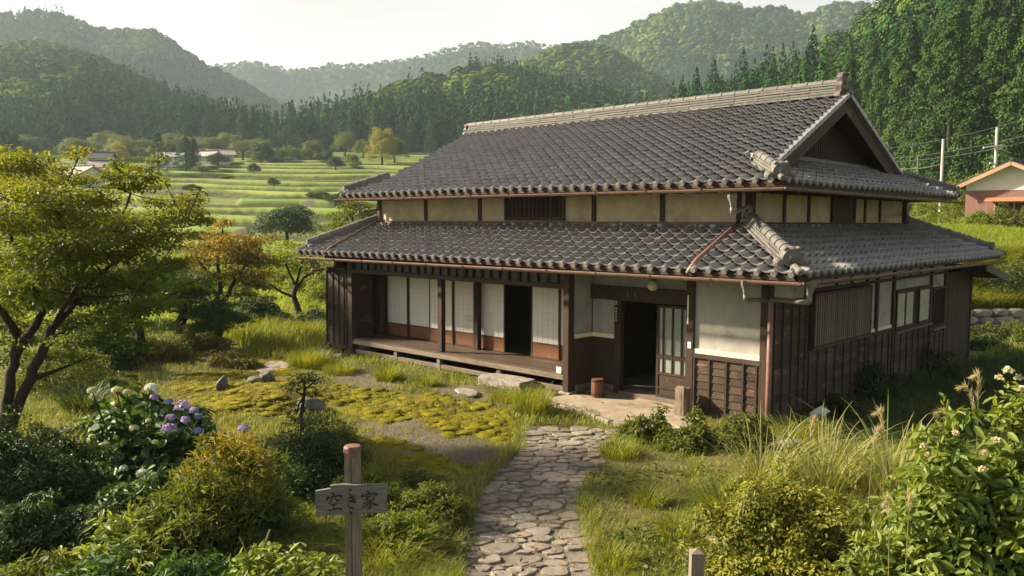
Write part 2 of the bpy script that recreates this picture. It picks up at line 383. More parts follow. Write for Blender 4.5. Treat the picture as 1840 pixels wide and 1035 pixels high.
def ridge_strip(parent, a, b, name, w=.26, courses=3, ch=.052, rr=.085, seg=.27, base=0.0, endorn=None, orn_scale=1.0, flip=False):
    """stacked flat courses with a row of round cover tiles along a -> b; a is the low end with the ornament"""
    a = np.array(a, float); b = np.array(b, float); ln = np.linalg.norm(b - a); d = (b - a) / ln
    mb = MB(); up = np.array([0, 0, 1.0]); sd = np.cross(d, up); sd /= np.linalg.norm(sd); n = np.cross(sd, d)
    for c in range(courses):
        ww = w * (1.0 - .10 * c) + (.05 if c == 0 else 0); k = max(1, int(ln / .6))
        for q in range(k):
            p0 = a + d * ln * q / k; p1 = a + d * (ln * (q + 1) / k - .008); o = n * (base + ch * (c + .5) + RNG.normal(0, .003)) + sd * RNG.normal(0, .004)
            mb.bar(p0 + o, p1 + o, ww, ch * .66, up=n)
        if c < courses - 1 or courses == 1: mb.bar(a + n * (base + ch * (c + 1)), b + n * (base + ch * (c + 1)), ww * .74, ch * .4, up=n, tint=.0)
    top = base + ch * courses; k = max(1, int(ln / seg)); t = np.linspace(0, np.pi, 9)
    for q in range(k):
        s0, s1 = ln * q / k, ln * (q + 1) / k; tn = RNG.random()
        for (r0, x0, x1) in ((rr, s0, s1), (rr * 1.16, s0, s0 + .05)):
            ring = lambda x, r: (a + d * x + n * top)[None] + np.cos(t)[:, None] * sd * r + np.sin(t)[:, None] * n * r
            i = np.arange(8); P = np.concatenate([ring(x0, r0), ring(x1, r0), (a + d * x0 + n * top)[None]])
            mb.add(P, [np.stack([i, i + 9, i + 10, i + 1], 1), np.stack([i, i + 1, np.full(8, 18)], 1)], tn)
    mb.lathe(b + n * top, [(0, -.02), (rr * 1.12, -.02), (rr * 1.12, .03), (0, .035)], 12, .5, axis=tuple(d)); mb.box((-.012, -w * .45, base), (.012, w * .45, base + ch * courses), .4, M=np.block([[np.stack([d, sd, n], 1), b[:, None]], [np.zeros((1, 3)), np.ones((1, 1))]]))
    o = mb.build(name, MAT['ridge_tile'], parent)
    if endorn is not None:
        ob = MB(); c = a - d * .05 + n * (base + .12 * orn_scale); S = orn_scale
        ob.lathe(c, [(.0, -.05), (.07 * S, -.05), (.10 * S, -.035), (.15 * S, -.03), (.165 * S, 0), (.165 * S, .10)], 16, .5, axis=tuple(d))
        ob.lathe(c, [(.0, -.075), (.05 * S, -.07), (.07 * S, -.045)], 12, .3, axis=tuple(d))
        for e in (-1, 1):
            ob.lathe(c + sd * e * .19 * S - n * .09 * S, [(.0, -.05), (.05 * S, -.05), (.075 * S, -.02), (.075 * S, .09)], 12, .4, axis=tuple(d))
            ob.lathe(c + sd * e * .10 * S + n * .13 * S, [(.0, -.02), (.035 * S, -.01), (.04 * S, .07)], 10, .6, axis=tuple(d))
        ob.build('ridge_end_tile', MAT['ornament_tile' if orn_scale > 1.2 else 'ridge_tile'], o, smooth=False)
    return o

# ---- upper roof
EY0, EZ, RY, RZ = .10, 4.20, 5.30, 6.30
cy_, sz_, vl = slope(EY0, EZ, RY, RZ)
XR, XL = .13, -12.62
def up_b(v):
    Y = EY0 + v * cy_
    f = min(1, max(0, (Y - .65) / (RY - .65)))
    r = XR - (Y - EY0) if Y < .62 else -.40 - .45 * f
    g = min(1, max(0, (Y - 1.0) / (RY - 1.0)))
    l = XL + (Y - EY0) if Y < 1.0 else -11.72 - 1.18 * g
    return l, r
mb = tile_slope(MB(), (0, EY0, EZ), (1, 0, 0), (0, cy_, sz_), vl, up_b, seed=3)
# far slope, laid with plainer courses
BY = 10.45; cb, sb, vb = slope(BY, EZ, RY, RZ)
tile_slope(mb, (0, BY, EZ), (-1, 0, 0), (0, cb, sb), vb, lambda v: (.95 - .1 * v / vb, 12.2 + .6 * v / vb), tw=.58, ex=.53, caps=False, seed=4)
cs, ss, vsk = slope(0, 0, 1.53, .618)
tile_slope(mb, (XR, 0, EZ), (0, 1, 0), (-cs, 0, ss), vsk, lambda v: (EY0 + v * cs, BY - v * cs), seed=5)
tile_slope(mb, (XL, 0, EZ), (0, -1, 0), (cs, 0, ss), .97, lambda v: (-BY + v * cs, -EY0 - v * cs), seed=6)
def sag(mb):
    for V in mb.V: V[:, 2] += .05 * (fbm(np.stack([V[:, 0] * .33 + 7, V[:, 1] * .33], 1), 41, 2) - .5)
sag(mb); roof = mb.build('roof', MAT['tile'], house)
# underside sheets so that no light falls through
us = MB()
us.prism([(XL, EY0 + .02, EZ - .03), (XR, EY0 + .02, EZ - .03), (-.55, 1.0, EZ + .33), (-.90, RY, RZ - .07), (-12.8, RY, RZ - .07), (-11.75, 1.0, EZ + .33)], (0, 0, -.05), .4)
us.prism([(-.95, RY, RZ - .07), (-.98, BY, EZ - .03), (-12.2, BY, EZ - .03), (-12.8, RY, RZ - .07)], (0, 0, -.05), .4)
us.prism([(XR - .02, EY0, EZ - .04), (XR - .02, BY, EZ - .04), (-1.4, BY - 1.5, EZ + .575), (-1.4, EY0 + 1.53, EZ + .575)], (0, 0, -.05), .4)
us.box((-12.1, 1.05, 4.42), (-.95, 9.65, 4.46), .3)
for k in range(34):
    x = -12.4 + k * .37; us.box((x, EY0 + .05, EZ - .15), (x + .06, 1.1, EZ - .085), .3)
for k in range(27):
    y = .4 + k * .37; us.box((-1.0, y, EZ - .15), (XR - .05, y + .06, EZ - .095), .3)
us.build('soffit', MAT['soffit'], roof)
fb = MB(); fb.box((XL + .05, EY0 + .0, EZ - .09), (XR - .04, EY0 + .05, EZ - .005)); fb.box((XR - .05, EY0, EZ - .095), (XR - .005, BY, EZ - .01))
fb.build('eaves_board', MAT['timber_dark'], roof)
ridge_strip(roof, (-1.02, RY, RZ + .0), (-12.92, RY, RZ - .05), 'ridge', w=.34, courses=5, ch=.062, rr=.085, seg=.36)
# carved end tile of the ridge
def carved_end(parent, x, sgn, S=1.0):
    ob = MB(); t = np.linspace(0, 2 * np.pi, 28, endpoint=False)
    prof = []
    for (y, z) in ((-.30, 0), (-.27, .10), (-.20, .14), (-.22, .26), (-.17, .36), (-.19, .46), (-.12, .56), (0, .60), (.12, .56), (.19, .46), (.17, .36), (.22, .26), (.20, .14), (.27, .10), (.30, 0)):
        prof.append((x, RY + y * S, RZ - .02 + z * S * .93))
    ob.prism(prof, (sgn * .13, 0, 0), .4)
    for (y, z, r) in ((0, .34, .11), (-.13, .17, .06), (.13, .17, .06), (-.09, .49, .05), (.09, .49, .05), (0, .16, .07)):
        ob.lathe((x + sgn * .13, RY + y * S, RZ + z * S), [(.0, .05), (r * S * .6, .045), (r * S, .0)], 10, .3, axis=(sgn, 0, 0))
    return ob.build('ridge_end_tile', MAT['ornament_tile'], parent)
carved_end(roof, -1.03, 1, 1.0); carved_end(roof, -12.92, -1, .62)
tb = MB(); tb.tube([(-1.3, RY, RZ + .03), (-.72, RY, RZ + .06)], .055, 10); tb.build('verge_cap', MAT['ridge_tile'], roof)
zf = lambda Y: EZ + (Y - EY0) * sz_ / cy_
ridge_strip(roof, (.02, .22, EZ + .07), (-.74, .98, zf(.98) + .02), 'hip_ridge', w=.24, courses=3, endorn=1, orn_scale=.98)
ridge_strip(roof, (XL + .16, .24, EZ + .06), (-11.72, 1.12, zf(1.12) + .02), 'hip_ridge', w=.22, courses=3, endorn=1, orn_scale=.8)
ridge_strip(roof, (XR - .1, BY - .1, EZ + .05), (-.95, BY - 1.2, EZ + .44), 'hip_ridge', w=.22, courses=3, endorn=1, orn_scale=.8)
for (p, d) in (((XR + .02, EY0 - .03, EZ + .05), (-1, 1, .45)), ((XL - .03, EY0 - .02, EZ + .05), (1, 1, .4)), ((XR + .06, BY + .04, EZ + .06), (-1, -1, .4))):
    d = np.array(d) / np.linalg.norm(d); p = np.array(p); MB().lathe(p, [(0, -.03), (.045, -.026), (.06, 0), (.055, .22)], 12, .5, axis=tuple(d)).build('corner_tile', MAT['ridge_tile'], roof)
# verge: rounded edge tiles and bargeboards of the gable
vg = MB(); bgb = MB()
ap = np.array([-.85, RY, RZ + .0])
for (foot, sg) in ((np.array([-.40, .72, zf(.72)]), -1), (np.array([-.95, 9.75, EZ + (BY - 9.75) * sb / -cb if cb < 0 else EZ]), 1)):
    ln = np.linalg.norm(ap - foot); d = (ap - foot) / ln; k = int(ln / .27)
    for q in range(k):
        p0 = foot + d * ln * q / k; p1 = foot + d * (ln * (q + 1) / k + .02)
        vg.bar(p0 + (.035, 0, .035 - .012), p1 + (.035, 0, .035 + .012), .10, .085, tint=RNG.random())
    bgb.bar(foot + np.array([-.03, 0, -.20]), ap + np.array([-.03, 0, -.20]), .055, .30, up=(0, 0, 1))
    bgb.bar(foot + np.array([-.12, 0, -.10]), ap + np.array([-.12, 0, -.10]), .14, .12, up=(0, 0, 1))
vg.build('verge_tiles', MAT['tile'], roof); bgb.build('bargeboard', MAT['timber_along_x'], roof)
# gable wall with its vertical slats
gx = -1.40
gw = MB(); gw.prism([(gx - .06, 1.7, 4.80), (gx - .06, 8.9, 4.80), (gx - .06, RY, RZ - .15)], (-.05, 0, 0), .2)
gable = gw.build('gable_wall', MAT['soffit'], house)
sl_ = MB()
for k in range(60):
    y = 1.9 + k * .115; zt = RZ - .22 - abs(y - RY) * .404
    if zt > 4.98: sl_.box((gx - .055, y, 4.95), (gx - .015, y + .055, zt))
sl_.build('slats', MAT['boards_vertical'], gable)
bb_ = MB(); bb_.box((gx - .055, 2.4, 4.80), (gx + .03, 8.15, 4.95)); bb_.box((gx - .05, 4.0, 5.55), (gx - .0, 6.6, 5.62)); bb_.build('tie_beam', MAT['timber_dark'], gable)
ft = MB(); ft.tube([(gx + .12, 2.05, 4.86), (gx + .12, 8.5, 4.86)], .06, 8); ft.box((gx + .031, 1.9, 4.80), (gx + .22, 8.65, 4.85)); ft.build('flashing_tiles', MAT['ridge_tile'], roof)

# ---- skirt roof of the ground floor
SY0, SZ, SY1, SZ1 = -.90, 2.66, 1.05, 3.42
c1, s1, v1 = slope(SY0, SZ, SY1, SZ1); c2, s2, v2 = slope(0, SZ, 1.88, SZ1)
mb = tile_slope(MB(), (0, SY0, SZ), (1, 0, 0), (0, c1, s1), v1, lambda v: (-13.15 + v * c1 * 1.05 / 1.95, .93 - v * c1 * 1.88 / 1.95), seed=8)
tile_slope(mb, (.93, 0, SZ), (0, 1, 0), (-c2, 0, s2), v2, lambda v: (SY0 + v * c2 * 1.95 / 1.88, 11.67 - v * c2 * 2.02 / 1.88), seed=9)
c3, s3, v3 = slope(0, SZ, 1.05, SZ1)
tile_slope(mb, (-13.15, 0, SZ), (0, -1, 0), (c3, 0, s3), v3, lambda v: (-11.67 + v * c3 * 1.9, .9 - v * c3 * 1.95 / 1.05), seed=10)
sag(mb); skirt = mb.build('skirt_roof', MAT['tile'], house)
us = MB()
us.prism([(-13.13, SY0 + .02, SZ - .03), (.91, SY0 + .02, SZ - .03), (-.95, SY1, SZ1 - .04), (-12.1, SY1, SZ1 - .04)], (0, 0, -.04), .4)
us.prism([(.91, SY0 + .02, SZ - .035), (.91, 11.65, SZ - .035), (-.95, 9.65, SZ1 - .04), (-.95, SY1, SZ1 - .04)], (0, 0, -.04), .4)
us.prism([(-13.12, 11.65, SZ - .03), (-13.12, SY0 + .02, SZ - .03), (-12.1, SY1, SZ1 - .04), (-12.1, 9.65, SZ1 - .04)], (0, 0, -.04), .4)
us.prism([(.9, 11.64, SZ - .03), (-13.1, 11.64, SZ - .03), (-12.1, 9.6, SZ1 - .04), (-.95, 9.6, SZ1 - .04)], (0, 0, -.04), .4)
us.build('soffit', MAT['soffit'], skirt)
fb = MB(); fb.box((-13.1, SY0, SZ - .085), (.9, SY0 + .05, SZ - .005)); fb.box((.86, SY0, SZ - .09), (.905, 11.64, SZ - .01)); fb.build('eaves_board', MAT['timber_dark'], skirt)
ridge_strip(skirt, (.62, -.58, SZ + .17), (-.95, 1.05, SZ1 + .04), 'hip_ridge', w=.27, courses=3, rr=.10, seg=.25, endorn=1, orn_scale=1.02)
ridge_strip(skirt, (-12.98, -.62, SZ + .13), (-12.12, 1.0, SZ1 + .03), 'hip_ridge', w=.22, courses=3, rr=.075, endorn=1, orn_scale=.8)
ridge_strip(skirt, (.66, 11.4, SZ + .10), (-.90, 9.75, SZ1 + .02), 'hip_ridge', w=.24, courses=3, rr=.085, endorn=1, orn_scale=.9)
for (p, d) in (((.95, SY0 - .03, SZ + .06), (-1, 1, .45)), ((-13.2, SY0 - .03, SZ + .05), (.6, 1, .4)), ((1.0, 11.72, SZ + .05), (-1, -1, .4))):
    d = np.array(d) / np.linalg.norm(d); p = np.array(p); MB().lathe(p, [(0, -.03), (.045, -.026), (.062, 0), (.06, .24)], 12, .5, axis=tuple(d)).build('corner_tile', MAT['ridge_tile'], skirt)
fl = MB()
for q in range(40):
    x0 = -12.1 + q * .2795; fl.box((x0, 1.05 - .16 - RNG.random() * .012, 3.36), (x0 + .272, 1.06, 3.40 + RNG.random() * .012)); fl.box((x0, .93, 3.415), (x0 + .272, 1.06, 3.44 + RNG.random() * .01))
for q in range(31):
    y0 = 1.05 + q * .2795; fl.box((-.96, y0, 3.36), (-.79 + RNG.random() * .012, y0 + .272, 3.40 + RNG.random() * .012)); fl.box((-.96, y0, 3.415), (-.84, y0 + .272, 3.44 + RNG.random() * .01))
fl.build('flashing_tiles', MAT['ridge_tile'], skirt)
mo = MB()
for q in range(46):
    if RNG.random() < .62:
        x0 = -12.0 + q * .24; mo.box((x0, .90 + RNG.random() * .03, 3.40), (x0 + .06 + RNG.random() * .14, 1.0, 3.445 + RNG.random() * .02))
for q in range(34):
    if RNG.random() < .55:
        y0 = 1.2 + q * .24; mo.box((-.9, y0, 3.40), (-.83 + RNG.random() * .03, y0 + .05 + RNG.random() * .14, 3.445 + RNG.random() * .02))
mo.build('mortar_bed', MAT['mortar'], skirt)

# ---- upper storey
part_box('plaster_wall', (-12.1, 1.05, 3.38), (-.95, 1.12, 4.42), MAT['plaster_upper'], house)
part_box('plaster_wall', (-1.02, 1.125, 3.38), (-.95, 9.65, 4.42), MAT['plaster_upper'], house)
part_box('plaster_wall', (-12.1, 1.125, 3.38), (-12.03, 9.65, 4.42), MAT['plaster_upper'], house)
part_box('sill_board', (-12.12, .985, 3.44), (-.95, 1.047, 3.50), MAT['timber_grey_x'], house)
part_box('sill_board', (-.947, 1.0, 3.44), (-.885, 9.66, 3.50), MAT['timber_dark'], house)
for px in (766, 863, 1068, 1191):
    x = onY(px, 385, 1.05)[0]; part_box('post', (x - .055, 1.015, 3.505), (x + .055, 1.047, 4.3), MAT['timber_dark'], house)
for (x, y) in ((-.93, 1.07), (-12.1, 1.07), (-.93, 9.62)):
    part_box('post', (x - .075, y - .075, 3.44), (x + .075, y + .075, 4.4), MAT['timber_dark'], house, .008)
part_box('post', (-1.19, 1.02, 3.505), (-1.10, 1.047, 4.3), MAT['timber_dark'], house)
for px in (1408, 1452, 1553, 1580):
    y = onX(px, 380, -.95)[1]; part_box('post', (-.947, y - .05, 3.505), (-.915, y + .05, 4.3), MAT['timber_dark'], house)
def lattice(parent, p0, p1, axis, n, depth, mat, bw=.03, name='slats'):
    m_ = MB()
    for k in range(n):
        t = (k + .5) / n
        if axis == 'x': x = p0[0] + (p1[0] - p0[0]) * t; m_.box((x - bw / 2, p0[1], p0[2]), (x + bw / 2, p0[1] + depth, p1[2]))
        else: y = p0[1] + (p1[1] - p0[1]) * t; m_.box((p0[0], y - bw / 2, p0[2]), (p0[0] + depth, y + bw / 2, p1[2]))
    return m_.build(name, MAT[mat], parent)
def frame_x(mb, x0, x1, y0, y1, z0, z1, w):                   # a frame lying in the plane of the front
    mb.box((x0, y0, z0), (x0 + w, y1, z1)); mb.box((x1 - w, y0, z0), (x1, y1, z1)); mb.box((x0 + w, y0, z0), (x1 - w, y1, z0 + w)); mb.box((x0 + w, y0, z1 - w), (x1 - w, y1, z1)); return mb
def frame_y(mb, y0, y1, x0, x1, z0, z1, w):
    mb.box((x0, y0, z0), (x1, y0 + w, z1)); mb.box((x0, y1 - w, z0), (x1, y1, z1)); mb.box((x0, y0 + w, z0), (x1, y1 - w, z0 + w)); mb.box((x0, y0 + w, z1 - w), (x1, y1 - w, z1)); return mb
xa, xb = onY(909, 380, 1.05)[0], onY(1016, 380, 1.05)[0]
wn = frame_x(MB(), xa, xb, .985, 1.046, 3.52, 4.16, .07).build('lattice_window', MAT['timber_dark'], house)
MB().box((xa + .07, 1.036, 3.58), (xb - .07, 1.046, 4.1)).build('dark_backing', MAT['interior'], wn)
lattice(wn, (xa + .07, 1.0, 3.59), (xb - .07, 1.0, 4.09), 'x', 13, .03, 'timber_dark', .045)
ya, yb = onX(1492, 380, -.95)[1], onX(1534, 380, -.95)[1]
wn = frame_y(MB(), ya, yb, -.947, -.89, 3.505, 4.15, .07).build('window', MAT['timber_dark'], house)
MB().box((-.945, ya + .07, 3.575), (-.93, yb - .07, 4.08)).build('shutter_board', MAT['boards_vertical'], wn)

# ---- ground floor, front: veranda
PY = -.30
part_box('corner_stone', (-4.36, -.40, -.22), (-4.06, -.12, .0), MAT['stone'], house, .015)
for (x, w_) in ((-11.62, .20), (-4.20, .15)):
    part_box('post', (x - w_ / 2, PY - .06, -.02), (x + w_ / 2, PY + .12, 2.62), MAT['timber_dark'], house, .008)
part_box('post', (-8.12 - .075, PY, .4), (-8.12 + .075, PY + .13, 2.2), MAT['timber_dark'], house, .006)
part_box('post', (-7.85, .55, .36), (-7.69, .68, 2.2), MAT['timber_dark'], house, .006)
part_box('post', (-11.49, .5, .36), (-11.36, .62, 2.2), MAT['timber_dark'], house, .006)
part_box('lintel', (-11.52, PY - .05, 2.12), (-4.28, PY + .11, 2.22), MAT['timber_along_x'], house, .006)
part_box('eaves_beam', (-12.8, PY - .03, 2.45), (-4.28, PY + .12, 2.6), MAT['timber_along_x'], house, .006)
tr = MB(); tg = MB()
for k in range(27):
    x = -11.5 + k * .28
    if x < -4.3: tr.box((x, PY + .0, 2.22), (x + (.075 if k % 6 == 3 else .03), PY + .05, 2.45))
tgl = MB().box((-11.5, PY + .05, 2.22), (-4.28, PY + .065, 2.45)).build('transom', MAT['transom_glass'], house); tr.build('bars', MAT['timber_dark'], tgl)
vfb = MB()
for k in range(8):
    y = PY - .02 + k * .128; vfb.box((-11.5, y, .345), (-4.26, y + .122, .385 - (.004 if k % 2 else 0)))
ver = vfb.build('veranda_floor', MAT['floor_boards'], house)
part_box('edge_beam', (-11.52, PY - .05, .235), (-4.27, PY + .03, .343), MAT['timber_grey_x'], ver, .008)
part_box('ground_rail', (-11.5, PY + .0, -.02), (-4.27, PY + .07, .085), MAT['timber_grey_x'], ver, .008)
for px in (711, 788, 896):
    x = onY(px, 650, PY)[0]; part_box('strut', (x - .06, PY - .012, -.1), (x + .06, PY + .11, .233), MAT['timber_grey_x'], ver, .006)
part_box('note_card', (-4.44, PY - .066, .37), (-4.31, PY - .052, .50), MAT['white_thing'], house)
# shutter box at the near-left corner of the veranda
sb_ = MB().box((-12.72, PY - .02, .12), (-11.80, .55, 2.16)).build('shutter_box', MAT['siding'], house)
bt = MB()
for k in range(9): z = .16 + k * .22; bt.box((-12.715, PY - .033, z), (-11.805, PY - .021, z + .20))
bt.build('weather_boards', MAT['siding'], sb_)
bt = MB()
for x in (-12.72, -12.43, -12.17, -11.93): bt.box((x, PY - .062, .16), (x + .045, PY - .034, 2.12))
bt.box((-12.74, PY - .06, .06), (-11.74, PY - .022, .155), .3); bt.build('battens', MAT['timber_dark'], sb_)
MB().box((-12.80, PY - .13, 2.165), (-11.74, .6, 2.24)).build('box_cap', MAT['timber_along_x'], sb_, bevel=.006)
# shoji screens
SHY = .75
part_box('track_beam', (-12.6, SHY - .06, .30), (-4.15, SHY + .08, .385), MAT['timber_along_x'], house)
part_box('lintel', (-12.6, SHY - .06, 2.03), (-4.15, SHY + .08, 2.16), MAT['timber_along_x'], house)
part_box('plaster_wall', (-12.6, SHY - .02, 2.16), (-4.15, SHY + .05, 2.95), MAT['plaster_green'], house)
part_box('plaster_wall', (-4.22, -.17, 1.12), (-4.12, .40, 2.85), MAT['plaster_green'], house)
def shoji(x0, x1, dy, tone):
    y0 = SHY + dy; f = frame_x(MB(), x0, x1, y0, y0 + .03, .39, 2.03, .030); f.box((x0 + .03, y0, .70), (x1 - .03, y0 + .03, .735))
    fo = f.build('shoji_screen', MAT['shoji_wood'], house)
    MB().box((x0 + .03, y0 + .014, .735), (x1 - .03, y0 + .02, 2.0), tone).build('paper', MAT['paper'], fo)
    g = MB()
    for k in range(1, 5): x = x0 + .03 + (x1 - x0 - .06) * k / 5; g.box((x - .0035, y0 + .0095, .735), (x + .0035, y0 + .0138, 2.0))
    for k in range(1, 9): z = .735 + 1.265 * k / 9; g.box((x0 + .03, y0 + .0085, z - .0035), (x1 - .03, y0 + .0093, z + .0035))
    g.build('grid_bars', MAT['cream_board'], fo)
    MB().box((x0 + .03, y0 + .01, .42), (x1 - .03, y0 + .024, .70)).build('base_panel', MAT['base_panel'], fo)
for (x0, x1, dy, tn) in ((-11.46, -10.57, .0, .8), (-10.56, -9.67, .035, .6), (-9.70, -8.80, .0, .9), (-8.80, -7.93, .035, .5), (-7.96, -6.99, .0, .7), (-6.14, -5.30, .0, .4), (-5.32, -4.42, .035, .6)):
    shoji(x0, x1, dy, tn)
part_box('paper_patch', (-8.40, SHY + .0435, 1.02), (-8.05, SHY + .0443, 1.16), MAT['cream_board'], house)
part_box('shutter_board', (-12.55, SHY - .05, .39), (-11.47, SHY - .02, 2.05), MAT['boards_vertical'], house)
part_box('side_wall', (-12.55, -.2, .3), (-12.45, .75, 2.9), MAT['boards_vertical'], house)
part_box('side_wall', (-4.27, -.17, .10), (-4.225, .75, 2.9), MAT['boards_vertical'], house)
# rooms behind: floor, back wall, ceiling, partitions
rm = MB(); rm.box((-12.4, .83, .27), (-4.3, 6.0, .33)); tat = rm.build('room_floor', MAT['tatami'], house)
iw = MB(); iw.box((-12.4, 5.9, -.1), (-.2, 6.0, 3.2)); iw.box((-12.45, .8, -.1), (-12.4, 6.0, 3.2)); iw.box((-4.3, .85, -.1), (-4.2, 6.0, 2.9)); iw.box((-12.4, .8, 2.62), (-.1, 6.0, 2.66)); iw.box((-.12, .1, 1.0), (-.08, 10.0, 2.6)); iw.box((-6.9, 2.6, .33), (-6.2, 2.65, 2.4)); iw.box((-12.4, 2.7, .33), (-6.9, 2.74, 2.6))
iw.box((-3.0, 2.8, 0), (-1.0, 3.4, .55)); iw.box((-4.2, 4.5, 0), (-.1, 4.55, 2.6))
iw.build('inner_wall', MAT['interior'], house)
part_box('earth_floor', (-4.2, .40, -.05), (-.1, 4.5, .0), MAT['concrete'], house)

# ---- entrance
DY = .45
part_box('boards_panel', (-4.12, DY - .02, .05), (-3.52, DY + .03, 1.05), MAT['boards_vertical'], house)
part_box('boards_panel', (-4.20, -.17, .05), (-4.105, DY - .025, 1.04), MAT['boards_vertical'], house)
part_box('plaster_wall', (-4.12, DY - .02, 1.12), (-3.52, DY + .03, 1.90), MAT['plaster_green'], house)
part_box('cream_strip', (-4.085, DY - .055, 1.10), (-3.52, DY - .022, 1.185), MAT['cream_board'], house)
part_box('cream_strip', (-4.118, -.17, 1.10), (-4.088, DY - .055, 1.185), MAT['cream_board'], house)
part_box('dado_rail', (-4.08, DY - .06, 1.02), (-3.52, DY - .022, 1.095), MAT['timber_along_x'], house)
part_box('dado_rail', (-4.104, -.17, 1.02), (-4.083, DY - .06, 1.095), MAT['timber_dark'], house)
part_box('base_board', (-4.08, DY - .06, -.02), (-3.52, DY - .022, .13), MAT['timber_grey_x'], house)
part_box('base_board', (-4.10, -.17, -.02), (-4.05, DY - .061, .13), MAT['timber_grey_x'], house)
part_box('post', (-3.52, DY - .08, -.02), (-3.36, DY + .06, 1.93), MAT['timber_dark'], house, .006)
part_box('post', (-1.58, -.06, -.06), (-1.42, .12, 2.62), MAT['timber_dark'], house, .008)
part_box('post', (-1.80, DY - .06, .0), (-1.66, DY + .08, 1.93), MAT['timber_dark'], house)
part_box('side_wall', (-1.64, .1, -.05), (-1.56, DY + .1, 2.7), MAT['boards_vertical'], house)
part_box('lintel', (-4.15, DY - .10, 1.90), (-1.60, DY + .07, 2.19), MAT['timber_along_x'], house, .01)
part_box('plaster_wall', (-4.15, DY - .02, 2.19), (-1.60, DY + .05, 2.95), MAT['plaster_green'], house)
part_box('threshold', (-3.36, DY - .12, -.08), (-1.62, DY + .06, .045), MAT['timber_grey_x'], house, .008)
dx0, dx1 = -2.52, -1.80
d = frame_x(MB(), dx0, dx1, DY - .04, DY - .0, .05, 1.87, .05)
d.box((dx0 + .05, DY - .04, .82), (dx1 - .05, DY, .90)); d.box((dx0 + .05, DY - .04, .50), (dx1 - .05, DY, .545)); d.box((dx0 + .05, DY - .04, .22), (dx1 - .05, DY - .0, .25))
door = d.build('sliding_door', MAT['timber_dark'], house)
lattice(door, (dx0 + .05, DY - .045, .545), (dx1 - .05, DY - .045, 1.82), 'x', 3, .04, 'timber_dark', .03, 'glazing_bars')
part_box('glass_pane', (dx0 + .05, DY - .018, .545), (dx1 - .05, DY - .012, 1.82), MAT['frosted_glass'], door)
part_box('kick_panel', (dx0 + .05, DY - .025, .10), (dx1 - .05, DY - .012, .50), MAT['boards_vertical'], door)
lp = onY(1173, 514, .22)
MB().lathe(lp + np.array([0, 0, -.095]), [(.0, 0), (.055, .01), (.092, .05), (.105, .095), (.092, .14), (.055, .18), (.05, .20)], 20).build('porch_lamp', MAT['lamp_glass'], house, smooth=True)
MB().lathe(lp + np.array([0, 0, .106]), [(.07, 0), (.07, .05), (.03, .06), (.03, .3)], 14).build('lamp_mount', MAT['timber_dark'], house)
# name plate with its column of marks, and the bits fixed to the right post
npt = part_box('name_plate', (-3.50, DY - .105, 1.42), (-3.41, DY - .082, 1.92), MAT['timber_dark'], house)
mk = MB()
for k, z in enumerate((1.49, 1.55, 1.61, 1.67, 1.73)):
    mk.box((-3.475, DY - .108, z), (-3.435, DY - .1055, z + .008)); mk.box((-3.458, DY - .1082, z - .018), (-3.452, DY - .1056, z + .026)); mk.box((-3.47, DY - .1081, z + .02), (-3.44, DY - .1057, z + .027))
for z in (1.82, 1.86): mk.box((-3.475, DY - .108, z), (-3.435, DY - .1055, z + .008))
mk.box((-3.478, DY - .1082, 1.80), (-3.470, DY - .1056, 1.89)); mk.box((-3.440, DY - .1082, 1.80), (-3.432, DY - .1056, 1.89))
mk.build('lettering', MAT['cream_board'], npt)
fa = MB(); fa.box((-1.53, -.068, 1.17), (-1.46, -.061, 1.29)); fa.build('paper_label', MAT['white_thing'], house)
fa = MB(); fa.box((-1.555, -.068, 1.62), (-1.525, -.061, 2.15)); fa.build('paper_strip', MAT['cream_board'], house)
for k, (x, z) in enumerate(((-3.2, 1.99), (-3.02, 1.98))):
    part_box('paper_label', (x, DY - .104, z), (x + .04, DY - .1015, z + .09), MAT['lattice_wood'], house)
# ---- front panel right of the door
part_box('plaster_wall', (-1.42, .0, 1.17), (-.12, .06, 2.75), MAT['plaster_grey'], house)
part_box('cream_strip', (-1.42, -.035, 1.09), (-.12, .055, 1.175), MAT['cream_board'], house)
part_box('dado_rail', (-1.42, -.055, 1.0), (-.10, .055, 1.088), MAT['timber_along_x'], house, .006)
sg = MB()
for k in range(7):
    z0 = .02 + k * .14; mm = -1.42
    while mm < -.13:
        me_ = min(-.12, mm + .5 + RNG.random() * .7); o = RNG.random() * .004; sg.prism([(mm, -.012 - o - .016, z0), (me_, -.012 - o - .016, z0), (me_, -.012 - o, z0 + .138), (mm, -.012 - o, z0 + .138)], (0, .03, 0)); mm = me_ + .003
fs = sg.build('board_siding', MAT['siding'], house)
bt = MB()
for x in (-1.40, -1.09, -.75, -.42, -.17): bt.box((x - .018, -.052, .06), (x + .018, -.034, .998))
bt.box((-1.42, -.06, -.06), (-.12, -.023, .055)); bt.build('battens', MAT['timber_dark'], fs)
part_box('post', (-.12, -.05, -.06), (.05, .12, 2.65), MAT['timber_dark'], house, .008)
part_box('eaves_beam', (-4.2, -.14, 2.66), (.02, -.0, 2.78), MAT['timber_along_x'], house)

